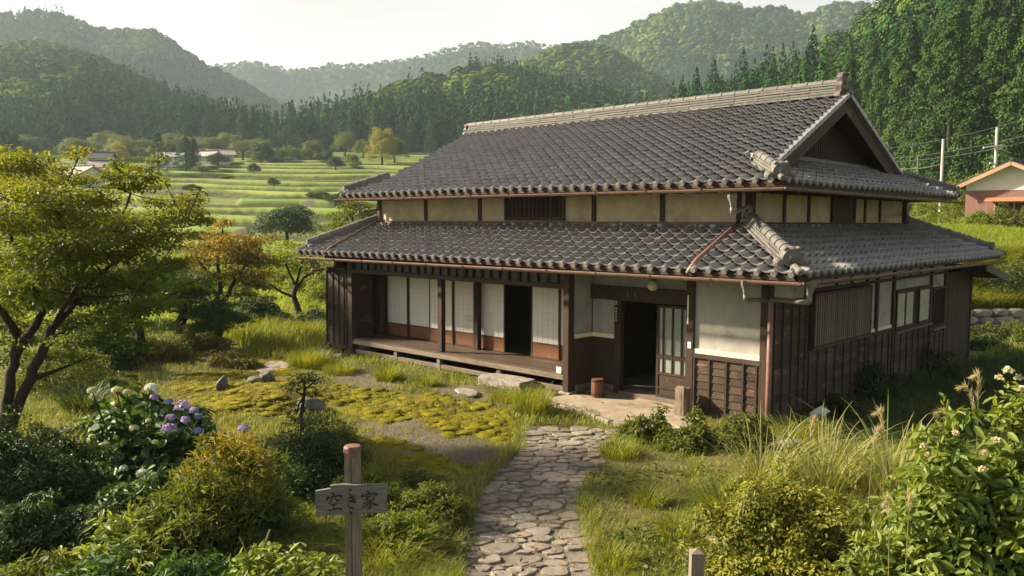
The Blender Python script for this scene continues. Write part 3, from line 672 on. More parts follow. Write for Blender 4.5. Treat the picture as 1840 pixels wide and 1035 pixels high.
# ---- side wall
zb = lambda y: .03 - .038 * y
rws = MB()
def siding_run(y0, y1, z1):
    n = int((z1 - zb((y0 + y1) / 2)) / .165)
    for k in range(n + 2):
        a0, a1 = zb(y0) + (z1 - zb(y0)) * k / (n + 2), zb(y0) + (z1 - zb(y0)) * (k + 1) / (n + 2)
        b0, b1 = zb(y1) + (z1 - zb(y1)) * k / (n + 2), zb(y1) + (z1 - zb(y1)) * (k + 1) / (n + 2)
        mm = y0
        while mm < y1 - .01:
            me_ = min(y1, mm + .9 + RNG.random() * .8); t0, t1 = (mm - y0) / (y1 - y0), (me_ - y0) / (y1 - y0); o = RNG.random() * .004
            rws.prism([(.012 + o + .026, mm, a0 + (b0 - a0) * t0), (.012 + o + .026, me_, a0 + (b0 - a0) * t1), (.012 + o, me_, a1 + (b1 - a1) * t1 - .004), (.012 + o, mm, a1 + (b1 - a1) * t0 - .004)], (-.03, 0, 0)); mm = me_ + .003
siding_run(.13, 1.52, 2.12); siding_run(1.525, 4.53, 1.10); siding_run(4.535, 6.2, 1.06); siding_run(6.205, 8.92, .94); siding_run(8.925, 10.1, .72)
ss_ = rws.build('board_siding', MAT['siding'], house)
bt = MB()
for y, zt in [(.16, 2.1), (.5, 2.1), (.86, 2.1), (1.18, 2.1)] + [(1.62 + k * .42, 1.08) for k in range(7)] + [(4.7, 1.05), (5.1, 1.05), (5.5, 1.05), (5.9, 1.05)] + [(6.3 + k * .42, .93) for k in range(7)] + [(9.3, .7), (9.7, .7)]:
    bt.box((.042, y - .016, zb(y) + .05), (.062, y + .016, zt))
bt.build('battens', MAT['timber_dark'], ss_)
MB().bar((.03, .1, zb(.1) - .02), (.03, 10.1, zb(10.1) - .02), .12, .12).build('sill_beam', MAT['timber_dark'], ss_)
fd = MB()
for k in range(14):
    y = .1 + k * .72; fd.bar((.0, y, zb(y) - .2), (.0, y + .70, zb(y + .7) - .2), .10 + RNG.random() * .05, .24)
fd.build('foundation', MAT['concrete'], house)
wall_l = MB(); wall_l.box((-.05, .1, 1.02), (-.004, 10.1, 2.72)); wall_l.build('plaster_wall', MAT['plaster_grey'], house)
for y in (1.50, 4.53, 5.13, 6.18, 8.9, 10.08): part_box('post', (-.003, y - .055, zb(y) + .05), (.056, y + .055, 2.66), MAT['timber_dark'], house, .004)
for y in (2.9, 3.7, 7.3, 8.1): part_box('post', (-.003, y - .04, 2.25), (.03, y + .04, 2.66), MAT['timber_dark'], house)
part_box('lintel', (-.003, 1.56, 2.20), (.062, 10.02, 2.26), MAT['timber_dark'], house)
part_box('dado_rail', (-.003, 4.59, 1.07), (.05, 6.12, 1.13), MAT['timber_dark'], house)
part_box('cream_strip', (-.003, 4.59, 1.135), (.03, 6.12, 1.20), MAT['cream_board'], house)
# slatted bay over the near window
gr = frame_y(MB(), 1.60, 4.50, .06, .15, 1.14, 2.19, .05).build('window_lattice', MAT['timber_dark'], house)
lattice(gr, (.10, 1.63, 1.12), (.10, 4.47, 2.19), 'y', 27, .045, 'lattice_wood', .042)
part_box('cross_rail', (.078, 1.65, 1.32), (.098, 4.45, 1.36), MAT['timber_dark'], gr)
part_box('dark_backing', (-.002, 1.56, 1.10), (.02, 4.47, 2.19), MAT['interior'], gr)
# sliding window with two panes
wf = frame_y(MB(), 6.30, 8.82, .0, .07, 1.02, 1.97, .06).build('window', MAT['timber_dark'], house)
for (y0, y1, dx) in ((6.37, 6.98, .0), (6.99, 7.58, .0), (7.95, 8.76, .01)):
    q = frame_y(MB(), y0, y1, .02 + dx, .045 + dx, 1.08, 1.91, .035).build('sash', MAT['timber_dark'], wf)
    MB().box((.026 + dx, y0 + .035, 1.115), (.034 + dx, y1 - .035, 1.875)).build('pane', MAT['window_glass'], q)
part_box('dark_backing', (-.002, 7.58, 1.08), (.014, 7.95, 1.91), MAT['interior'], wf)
part_box('sill', (-.0, 6.25, .97), (.11, 8.86, 1.015), MAT['timber_grey_x'], wf)
wf = frame_y(MB(), 9.02, 9.98, .0, .07, .84, 1.88, .06).build('window', MAT['timber_dark'], house)
MB().box((.004, 9.08, .90), (.02, 9.92, 1.82)).build('shutter_board', MAT['boards_vertical'], wf)
lattice(wf, (.025, 9.1, .90), (.025, 9.9, 1.82), 'y', 6, .03, 'timber_dark', .03)
part_box('sill', (.0, 8.98, .79), (.11, 10.0, .835), MAT['timber_grey_x'], wf)
# board-clad store at the far end, with its own low roof
st = MB()
for k in range(16):
    y = 10.14 + k * .145; st.box((.0, y, zb(y) - .1), (.03 + RNG.random() * .012, y + .139, 2.2))
st.build('store_wall', MAT['boards_vertical'], house)
part_box('post', (-.03, 12.44, -.55), (.06, 12.54, 2.1), MAT['timber_dark'], house)
ab = MB(); ab.prism([(.75, 10.9, 2.42), (.75, 13.4, 1.98), (-6, 13.4, 1.98), (-6, 10.9, 2.42)], (0, 0, -.05)); ab.build('store_roof', MAT['soffit'], house)
ab = MB(); ab.bar((.76, 10.9, 2.36), (.76, 13.45, 1.92), .05, .2); ab.build('bargeboard', MAT['timber_grey_x'], house)
part_box('back_wall', (-12.4, 10.1, -.5), (-.03, 10.2, 2.8), MAT['plaster_grey'], house)
part_box('back_wall', (-6, 12.4, -.6), (-.03, 12.5, 2.1), MAT['boards_vertical'], house)
part_box('plaster_wall', (-12.45, .8, -.1), (-12.40, 10.1, 2.9), MAT['plaster_grey'], house)

# ---- gutters and rain pipes
def gutter(a, b, rad=.062):
    a = np.array(a, float); b = np.array(b, float); d = (b - a) / np.linalg.norm(b - a); sd = np.cross(d, (0, 0, 1)); t = np.linspace(-np.pi, 0, 9); n = 10
    m_ = MB(); P = []; k = 9
    for q in range(n + 1):
        p = a + (b - a) * q / n + np.array([0, 0, -.010 * math.sin(q * math.pi)])
        for r in (rad, rad - .008): P.append(p + np.cos(t)[:, None] * sd * r + np.sin(t)[:, None] * np.array([0, 0, r]))
    P = np.concatenate(P); F = []
    for q in range(n):
        o0, i0, o1, i1 = [(2 * q + e) * k for e in range(4)]
        for j in range(k - 1): F += [(o0 + j, o1 + j, o1 + j + 1, o0 + j + 1), (i0 + j + 1, i1 + j + 1, i1 + j, i0 + j)]
        F += [(o0, i0, i1, o1), (o0 + k - 1, o1 + k - 1, i1 + k - 1, i0 + k - 1)]
    m_.add(P, [F], .5)
    for q in range(int(np.linalg.norm(b - a) / 1.2)):
        c = a + d * (q + .5) * 1.2; m_.bar(c + sd * (rad + .004) + (0, 0, -.02), c + sd * (rad + .004) + (0, 0, .02), .03, .012, up=d); m_.tube([c + (0, 0, -rad), c + (0, 0, -rad - .05)], .006, 5)
    return m_.build('gutter', MAT['copper_gutter'], house, smooth=False)
GZ = SZ - .10; UZ = EZ - .11
gutter((-13.15, -.985, GZ - .05), (1.02, -.985, GZ)); gutter((1.02, -.99, GZ), (1.02, 11.7, GZ - .04))
gutter((-12.75, .02, UZ + .0), (.21, .02, UZ)); gutter((.21, .015, UZ), (.21, 10.5, UZ - .03))
def pipe(pts, rad=.036, mat='copper_pipe'):
    P = [np.array(p, float) for p in pts]; Q = [P[0]]
    for k in range(1, len(P) - 1):                            # rounded elbows
        a = P[k] + (P[k - 1] - P[k]) * min(.3, .06 / np.linalg.norm(P[k - 1] - P[k])); b = P[k] + (P[k + 1] - P[k]) * min(.3, .06 / np.linalg.norm(P[k + 1] - P[k]))
        Q += [a, (a + b + 2 * P[k]) / 4, b]
    Q.append(P[-1]); return MB().tube(Q, rad, 10).build('rain_pipe', MAT[mat], house, smooth=True)
def hopper(p, parent=None, s=1.0):
    p = np.array(p, float); MB().lathe(p, [(.035 * s, -.20), (.045 * s, -.12), (.05 * s, -.10), (.095 * s, .0), (.10 * s, .01), (.10 * s, .05)], 4).build('rain_hopper', MAT['grey_pipe'], parent or house)
u1 = onY(1316, 352, .02); hopper(u1 + (0, 0, -.03))
pipe([u1 + (0, 0, -.2), u1 + (0, 0, -.3), (-.86, .93, 3.80), (-.86, .93, 3.56), (-1.02, .86, 3.50)], .038, 'grey_pipe')
zs = lambda y: SZ + (y - SY0) * s1 / c1
l1 = onY(1250, 481, -.72); pipe([(-1.04, .85, 3.50), (l1[0], -.72, zs(-.72) + .10), (l1[0], -.98, zs(-.98) + .0)], .040)
u2 = onY(645, 366, .02); hopper(u2 + (0, 0, -.03), s=.9); ul = onY(682, 392, .93)
pipe([u2 + (0, 0, -.18), u2 + (0, 0, -.27), (ul[0], .93, 3.82), (ul[0], .93, 3.5)], .034, 'grey_pipe')
l2 = onY(596, 462, -.72); pipe([(ul[0] - .05, .86, 3.47), (l2[0], -.72, zs(-.72) + .09), (l2[0], -.98, zs(-.98))], .033, 'copper_gutter')
h1 = onY(1340, 507, -.985); hopper(h1 + (0, 0, -.02), s=1.1); pipe([h1 + (0, 0, -.2), h1 + (0, 0, -.29), (.0, -.13, 2.18), (.03, -.11, 2.14)], .036, 'grey_pipe')
h2 = onX(1455, 512, 1.02); hopper(h2 + (0, 0, -.02), s=1.1)
dp = np.array([.09, -.10, 0.])
pipe([h2 + (0, 0, -.2), h2 + (0, 0, -.28), dp + (0, 0, 2.19), dp + (0, 0, 2.0)], .042, 'grey_pipe')
pipe([dp + (0, 0, 2.03), dp + (0, 0, 1.0), dp + (0, 0, -.1)], .045)
h3 = onY(562, 470, -.985); hopper(h3 + (0, 0, -.01), s=.9); pipe([h3 + (0, 0, -.18), h3 + (0, 0, -.26), (-12.78, -.36, 2.19)], .034, 'grey_pipe')
h4 = onX(1632, 368, .21); hopper(h4 + (0, 0, -.03), s=.9); pipe([h4 + (0, 0, -.18), h4 + (0, 0, -.25), (-.86, 9.66, 3.75), (-.86, 9.66, 3.5)], .034, 'grey_pipe')
# ================================================================ the land
def sstep(x, a, b):
    t = np.clip((np.asarray(x, float) - a) / (b - a), 0, 1); return t * t * (3 - 2 * t)
HILLS = [  # outline of the ridge (px, py), distance of the ridge, distance of the foot, height of its trees
    dict(k='back_left', o=[(-900, 150), (-400, 80), (-100, 25), (0, 28), (60, 25), (110, 22), (190, 50), (290, 58), (350, 95), (420, 130), (500, 180), (570, 225), (640, 300)], rd=820, rf=560, th=9),
    dict(k='left', o=[(-900, 100), (-300, 75), (0, 72), (60, 66), (110, 70), (180, 95), (260, 132), (350, 182), (430, 230), (490, 265), (540, 330)], rd=500, rf=290, th=11),
    dict(k='back', o=[(330, 150), (400, 112), (470, 108), (520, 122), (600, 108), (700, 103), (760, 90), (800, 80), (850, 77), (900, 80), (945, 74), (1000, 86), (1100, 70), (1200, 130)], rd=1300, rf=900, th=8),
    dict(k='right_back', o=[(960, 130), (1000, 96), (1040, 70), (1100, 50), (1150, 26), (1190, 8), (1240, -2), (1300, 3), (1340, 12), (1390, 10), (1440, 20), (1480, 14), (1530, 12), (1600, 30), (1800, 60), (2300, 80)], rd=950, rf=640, th=9),
    dict(k='mid_right', o=[(830, 190), (880, 152), (920, 122), (960, 98), (1010, 82), (1060, 84), (1100, 96), (1160, 130), (1230, 180), (1320, 250)], rd=640, rf=450, th=11),
    dict(k='mid', o=[(470, 310), (500, 262), (560, 215), (640, 180), (740, 143), (800, 124), (860, 117), (910, 122), (980, 142), (1080, 162), (1180, 185), (1300, 230), (1420, 300)], rd=430, rf=300, th=12),
    dict(k='near_right', o=[(1200, 240), (1260, 190), (1290, 165), (1340, 140), (1400, 120), (1450, 92), (1500, 48), (1560, -10), (1640, -110), (1760, -240), (1900, -330), (2200, -400), (2700, -420)], rd=None, rf=None, th=15),
]
RFX, RFY = [1150, 1300, 1400, 1600, 1840, 2300], [200, 165, 135, 92, 76, 66]
def hzy(px): return 399.0 + (px - 920.0) * math.tan(ROLL)
def base_h(lat, dep):
    px = 920 + lat / np.maximum(dep, .5) * FPX; px = np.clip(px, -2500, 4500)
    wr = sstep(px, 1250, 1560)
    d = dep - 60.0; ds = np.where(d > 0, d, 0)
    left = .1 * (np.sqrt(ds * ds + 100) - 10) + .00008 * ds * ds
    left = np.minimum(left, 30 + .02 * ds)
    right = .95 * sstep(dep, 27.7, 28.1) + 1.55 * sstep(dep, 28.6, 33.5) + .55 * sstep(dep, 33.5, 47) + .3 * sstep(dep, 47, 70)
    z = left * (1 - wr) + right * wr
    p = CAM[None, :2] + lat[:, None] * RT0[None, :2] + dep[:, None] * FH[None, :2]
    side = sstep(p[:, 0], -7, -1.5) * np.clip(p[:, 1], 0, 11) * -.036
    z = z + side * (dep < 60) - .05
    return z, px, p, wr
def hill_h(h, px, dep, base, p):
    xs, ys = zip(*h['o'])
    y = np.interp(px, xs, ys, left=ys[0] + 0.0, right=ys[-1]); fade = sstep(px, xs[0] - 250, xs[0] - 1) * (1 - sstep(px, xs[-1] + 1, xs[-1] + 120))
    if h['rd'] is None:
        rf = np.interp(px, RFX, RFY); rd = rf + 175
    else: rd, rf = float(h['rd']), float(h['rf'])
    top = CAM[2] + (hzy(px) - y) / FPX * rd - h['th']
    q = (dep - rf) / (rd - rf)
    rise = np.where(q < 1, np.clip(q, 0, 1) ** 1.08, np.maximum(0, 1 - .55 * (q - 1)))
    amp = (top - base) * np.clip(1 - np.abs(q - .55) * 1.6, 0, 1)
    R0 = float(h['rd'] or 250); nz = (fbm(p / (R0 * .16), 11 + int(R0) % 17, 4) - .5) * .44 * amp
    ravine = -np.abs(fbm(np.stack([px / 130.0, dep / (R0 * .55)], 1), 5, 3) - .5) * .34 * amp
    return np.where(q > 0, base + np.maximum((top - base) * rise * fade + (nz + ravine) * fade, 0), base - 1e3)
def terrace(zb_, px, dep, p):
    msk = sstep(px, 150, 300) * (1 - sstep(px, 770, 830)) * sstep(dep, 62, 68) * (1 - sstep(dep, 300, 325))
    H = 1.55 + .012 * (dep - 60) * .9
    wv = (fbm(p / 45.0, 3, 3) - .5) * 2.3 + (fbm(p / 12.0, 8, 2) - .5) * .22 + (px - 500) * .0006; t = (zb_ + .5) / 1.55 + wv
    k = np.floor(t); f = t - k
    prof = np.where(f < .16, f / .16 * .62, .62 + (f - .16) / .84 * .38)
    zt = (k + prof - wv) * 1.55 - .5
    fallow = vnoise(np.stack([k * 7.3 + .5, np.floor(px / 170.0 + k * .37) * 3.1 + .5], 1), 21)
    rice = msk * sstep(f, .17, .19) * (1 - sstep(f, .93, .97)) * (fallow < .80)
    return zb_ + (zt - zb_) * msk + rice * .5, rice, msk, f + .999 * np.clip(vnoise(np.stack([k * 5.1 + .5, np.floor(px / 210.0 + k * .61) * 2.7 + .5], 1), 29), 0, 1) * 0 + 2 * np.floor(8 * vnoise(np.stack([k * 5.1 + .5, np.floor(px / 210.0 + k * .61) * 2.7 + .5], 1), 29))
def land(lat, dep, full=False):
    lat = np.asarray(lat, float); dep = np.asarray(dep, float)
    zb_, px, p, wr = base_h(lat, dep)
    z, rice, tm, f = terrace(zb_, px, dep, p)
    forest = np.zeros(len(z)); which = np.full(len(z), -1)
    front = dep > 40
    for i, h in enumerate(HILLS):
        if not front.any(): break
        hh = np.full(len(z), -1e3); hh[front] = hill_h(h, px[front], dep[front], zb_[front], p[front])
        up = hh > z + .3; forest = np.where(up, 1, forest); which = np.where(up, i, which); z = np.maximum(z, hh)
    rice = rice * (1 - forest)
    if full: return z, px, p, wr, rice, tm, f, forest, which
    return z
def inpoly(px, py, poly):
    poly = np.asarray(poly, float); r = np.zeros(len(px), bool); j = len(poly) - 1
    for i in range(len(poly)):
        xi, yi = poly[i]; xj, yj = poly[j]
        c = ((yi > py) != (yj > py)) & (px < (xj - xi) * (py - yi) / (yj - yi + 1e-9) + xi); r ^= c; j = i
    return r
def topix(P):
    d = np.asarray(P, float) - CAM; z = np.maximum(d @ FW, .05); return 920 + FPX * (d @ RT) / z, 517.5 - FPX * (d @ UP) / z
MOSS = [[(290, 690), (370, 668), (480, 655), (560, 662), (520, 690), (605, 700), (590, 735), (500, 752), (420, 748), (330, 725)],
        [(590, 688), (700, 698), (800, 712), (880, 728), (935, 765), (900, 792), (800, 782), (700, 768), (610, 745), (560, 715)],
        [(640, 778), (740, 800), (830, 835), (865, 870), (800, 865), (700, 825)], [(430, 640), (540, 620), (600, 640), (540, 668), (450, 668)],
        [(700, 850), (790, 870), (850, 930), (790, 950), (720, 900)]]
GRAVEL = [[(655, 742), (720, 752), (860, 790), (905, 802), (885, 835), (800, 832), (700, 790), (630, 760)], [(590, 672), (660, 655), (720, 690), (640, 690)], [(760, 680), (900, 700), (960, 735), (860, 722), (770, 700)]]
PATH = [(935, 758), (1120, 766), (1092, 800), (1062, 850), (1045, 900), (1050, 960), (1075, 1035), (1110, 1190), (780, 1190), (815, 1035), (845, 940), (862, 880), (905, 835), (940, 800)]
BARE = [[(1050, 830), (1150, 800), (1250, 830), (1240, 930), (1120, 960), (1060, 900)], [(1250, 800), (1390, 800), (1400, 850), (1280, 860)], [(800, 905), (860, 900), (870, 1035), (790, 1035)]]
azf = np.radians(np.concatenate([np.arange(-180, -50, 5.0), np.linspace(-50, 50, 520), np.arange(55, 181, 5.0)]))
rr = np.concatenate([[.3, 1, 2, 3, 4, 5], np.arange(6, 26, .11), np.arange(26, 70, .7), np.arange(70, 330, .75), np.geomspace(330, 2400, 110)])
AZ, RR = np.meshgrid(azf, rr, indexing='ij')
lat, dep = (RR * np.sin(AZ)).ravel(), (RR * np.cos(AZ)).ravel()
z, px, p, wr, rice, tm, f, forest, which = land(lat, dep, True)
qx, qy = topix(np.stack([p[:, 0], p[:, 1], np.zeros(len(p))], 1))
near = (dep > 4) & (dep < 30)
jit = (fbm(p * 1.3, 31, 4) - .5)
jx, jy = qx + jit * 46, qy + (fbm(p * 1.3, 47, 4) - .5) * 26
def mask(polys):
    acc = np.zeros(len(px))
    for k in range(5):
        a = k * 1.2566; m_ = np.zeros(len(px), bool)
        for q in polys: m_ |= inpoly(jx + 9 * math.cos(a), jy + 5 * math.sin(a), q)
        acc += m_
    return acc / 5 * near
moss, gravel, bare = mask(MOSS), mask(GRAVEL), mask(BARE)
pathm = (inpoly(qx + jit * 16, qy + jit * 8, PATH) & near).astype(float)
gravel = np.maximum(gravel * (1 - moss * .0), 0); moss = moss * (1 - gravel)
dist_fac = 1 / np.maximum(1, RR.ravel() / 40)
SLAB = [(960, 716), (1035, 731), (1105, 757), (1180, 770), (1246, 765), (1250, 745), (1150, 715), (1010, 706)]
def micro(p, dep):
    """small unevenness of the yard: moss humps, hollows, the bed of the path and of the slab"""
    qx, qy = topix(np.stack([p[:, 0], p[:, 1], np.zeros(len(p))], 1)); e = np.zeros(len(p))
    for (hx_, hy_, rx_, ry_, hh_) in ((440, 712, 62, 26, .16), (525, 712, 58, 26, .20), (480, 728, 70, 16, .12), (360, 700, 50, 18, .09), (700, 738, 90, 20, .07), (820, 760, 70, 18, .06)):
        e += hh_ * np.exp(-(((qx - hx_) / rx_) ** 2 + ((qy - hy_) / ry_) ** 2))
    pm = inpoly(qx, qy, PATH); e += (fbm(p * .9, 61, 3) - .5) * .10 * (1 - pm) + (fbm(p * 6, 65, 2) - .5) * .03 * (1 - pm) - pm * .015 - .07 * inpoly(qx, qy, SLAB)
    return e * ((dep > 4) & (dep < 30))
z = z + micro(p, dep)
track = np.zeros(len(px))
for (a, b) in (((410, 77), (480, 95)), ((480, 95), (520, 108)), ((520, 108), (557, 120))):
    t = np.clip((dep - a[1]) / (b[1] - a[1]), 0, 1); track = np.maximum(track, ((np.abs(px - (a[0] + (b[0] - a[0]) * t)) < 9) & (dep > a[1]) & (dep <= b[1])) * 1.0)
rice *= 1 - track
field = sstep(dep, 33.5, 34.5) * (1 - sstep(dep, 45, 46)) * (wr > .6)
ng, nr_ = AZ.shape
I = np.arange(ng * nr_).reshape(ng, nr_)
F = np.stack([I[:-1, :-1], I[:-1, 1:], I[1:, 1:], I[1:, :-1]], -1).reshape(-1, 4)[:, ::-1]
me = make_mesh('ground', np.stack([p[:, 0], p[:, 1], z], 1), [F], True, None, dict(moss=moss, gravel=np.maximum(gravel, track), rice=np.maximum(rice, field), forest=forest, ripe=np.floor(f / 2) / 8, bank=tm * (f % 2 < .17) * (1 - forest), bare=bare, paved=pathm))
gm = bpy.data.materials.new('ground'); gm.use_nodes = True; nt = gm.node_tree; N = new_nodes(nt); L = nt.links.new
o_ = N('ShaderNodeOutputMaterial'); b_ = N('ShaderNodeBsdfPrincipled'); b_.inputs['Roughness'].default_value = .95; b_.inputs['Specular IOR Level'].default_value = .15
tc = N('ShaderNodeTexCoord')
def noise(sc, det=6, ro=.62):
    n = N('ShaderNodeTexNoise'); n.inputs['Scale'].default_value = sc; n.inputs['Detail'].default_value = det; n.inputs['Roughness'].default_value = ro; L(tc.outputs['Object'], n.inputs[0]); return n.outputs[0]
def rng_(x, a, b, c=0, d=1):
    r = N('ShaderNodeMapRange'); r.inputs[1].default_value = a; r.inputs[2].default_value = b; r.inputs[3].default_value = c; r.inputs[4].default_value = d; L(x, r.inputs[0]); return r.outputs[0]
def mixc(fac, a, b):
    m_ = N('ShaderNodeMix', data_type='RGBA')
    if isinstance(fac, float): m_.inputs[0].default_value = fac
    else: L(fac, m_.inputs[0])
    for s_, v in ((6, a), (7, b)):
        if isinstance(v, tuple): m_.inputs[s_].default_value = (*v, 1)
        else: L(v, m_.inputs[s_])
    return m_.outputs[2]
def attr(n): a = N('ShaderNodeAttribute', attribute_name=n); return a.outputs['Fac']
n1, n2, n3 = noise(1.3), noise(9), noise(.08, 4)
grass = mixc(rng_(n1, .35, .65), (.055, .062, .014), (.12, .125, .026)); grass = mixc(rng_(n2, .45, .75), grass, (.095, .070, .038))
far = mixc(rng_(noise(.25, 5), .35, .65), (.075, .10, .022), (.16, .19, .045)); 
sp = N('ShaderNodeCameraData')
col = grass
dm = N('ShaderNodeVectorMath', operation='DISTANCE'); L(tc.outputs['Object'], dm.inputs[0]); dm.inputs[1].default_value = tuple(CAM)
col = mixc(rng_(dm.outputs['Value'], 24, 40), col, far)
col = mixc(attr('bank'), col, mixc(rng_(noise(.6, 5), .35, .65), (.035, .050, .016), (.085, .10, .032)))
col = mixc(rng_(attr('bare'), .3, .7), col, mixc(rng_(n2, .38, .62), (.13, .098, .06), (.105, .105, .03)))
col = mixc(rng_(attr('moss'), .3, .7), col, mixc(rng_(n1, .36, .62), (.075, .060, .016), (.165, .14, .014)))
col = mixc(rng_(attr('gravel'), .3, .7), col, mixc(rng_(noise(30, 4), .35, .65), (.07, .056, .04), (.165, .138, .105)))
col = mixc(rng_(attr('paved'), .3, .7), col, mixc(rng_(noise(14, 5), .35, .65), (.085, .068, .05), (.20, .165, .125)))
col = mixc(attr('rice'), col, mixc(rng_(noise(.5, 5), .35, .65), mixc(attr('ripe'), (.105, .175, .028), (.21, .27, .035)), mixc(attr('ripe'), (.15, .22, .035), (.29, .32, .06))))
col = mixc(attr('forest'), col, mixc(rng_(noise(.03, 4), .4, .6), (.020, .036, .012), (.045, .062, .018)))
L(col, b_.inputs['Base Color'])
bp = N('ShaderNodeBump'); bp.inputs['Strength'].default_value = .7; bp.inputs['Distance'].default_value = .03; L(noise(24, 6), bp.inputs['Height']); L(bp.outputs[0], b_.inputs['Normal'])
L(b_.outputs[0], o_.inputs[0])
ground = tag(obj('ground', me, gm), kind='structure')
def gz(x, y):
    """height of the land at world points"""
    x = np.atleast_1d(np.asarray(x, float)); y = np.atleast_1d(np.asarray(y, float))
    d = np.stack([x - CAM[0], y - CAM[1]], 1); return land(d @ RT0[:2], d @ FH[:2]) + micro(np.stack([x, y], 1), d @ FH[:2])
def gz1(x, y): return float(gz([x], [y])[0])
# ================================================================ foliage generators
def unit(v): return v / (np.linalg.norm(v, axis=-1, keepdims=True) + 1e-9)
def rdir(n, rng): return unit(rng.normal(size=(n, 3)))
def leaf_quads(P, A, Nn, Ls, Ws):
    """single kite per leaf"""
    S = unit(np.cross(A, Nn)); Ls = Ls[:, None]; Ws = Ws[:, None]; n = len(P)
    V = np.stack([P, P + A * Ls * .45 + S * Ws * .5, P + A * Ls, P + A * Ls * .45 - S * Ws * .5], 1).reshape(-1, 3)
    return V, np.arange(4 * n).reshape(n, 4)
def leaf_folded(P, A, Nn, Ls, Ws, fold=.18, droop=.15):
    """two folded halves per leaf, six points"""
    S = unit(np.cross(A, Nn)); N2 = np.cross(S, A); n = len(P); l = Ls[:, None]; w_ = Ws[:, None] * .5
    V = np.stack([P, P + A * l * .28 + S * w_ * .85 + N2 * w_ * fold, P + A * l * .65 + S * w_ * .8 + N2 * (w_ * fold - l * droop * .35), P + A * l - N2 * l * droop,
                  P + A * l * .65 - S * w_ * .8 + N2 * (w_ * fold - l * droop * .35), P + A * l * .28 - S * w_ * .85 + N2 * w_ * fold], 1).reshape(-1, 3)
    b = np.arange(n)[:, None] * 6
    return V, np.concatenate([b + [0, 1, 2, 3], b + [0, 3, 4, 5]])
def clump_leaves(C, Rr, per, rng, size, flat=1.0, up=.25, jit=.45, droop=.3, shell=.55, aspect=.5, folded=False):
    """C (k,3) clump centres, Rr (k,) or (k,3) radii: leaves over the skin of each clump"""
    C = np.asarray(C, float); k = len(C); Rr = np.asarray(Rr, float)
    if Rr.ndim == 1: Rr = np.stack([Rr, Rr, Rr * flat], 1)
    n = k * per; D = rdir(n, rng); D[:, 2] = np.where(D[:, 2] < -.35, -D[:, 2], D[:, 2])
    rad = shell + (1 - shell) * rng.random(n) ** .5
    Ci = np.repeat(C, per, 0); Ri = np.repeat(Rr, per, 0)
    P = Ci + D * Ri * rad[:, None]
    Nn = unit(D / (Ri / Ri.max(1, keepdims=True)) + np.array([0, 0, up]) + rng.normal(size=(n, 3)) * jit)
    A = unit(np.cross(Nn, rng.normal(size=(n, 3)))); A[:, 2] -= droop; A = unit(A + D * .35)
    Ls = size * (.65 + .7 * rng.random(n)); t = np.clip(np.repeat(rng.random(k), per) * .5 + rng.random(n) * .5, 0, 1)
    V, F = (leaf_folded if folded else leaf_quads)(P, A, Nn, Ls, Ls * aspect)
    return V, F, np.concatenate([t, t]) if folded else t
class Leaves:
    def __init__(s): s.V = []; s.F = []; s.T = []; s.n = 0
    def add(s, V, F, T): s.V.append(V); s.F.append(F + s.n); s.T.append(T); s.n += len(V); return s
    def build(s, name, mat, parent=None, origin=(0, 0, 0)):
        V = np.concatenate(s.V) - np.asarray(origin, float)
        return obj(name, make_mesh(name, V, [np.concatenate(s.F)], False, np.concatenate(s.T)), MAT[mat], parent)
def bez(a, b, c, n=7):
    t = np.linspace(0, 1, n)[:, None]; return (1 - t) ** 2 * a + 2 * t * (1 - t) * b + t * t * c
def wiggly(P, rng, amt):
    P = np.array(P, float)
    Q = [P[0]]
    for a, b in zip(P[:-1], P[1:]):
        for q in (1 / 3, 2 / 3): Q.append(a + (b - a) * q + rng.normal(size=3) * amt)
        Q.append(b)
    return np.array(Q)
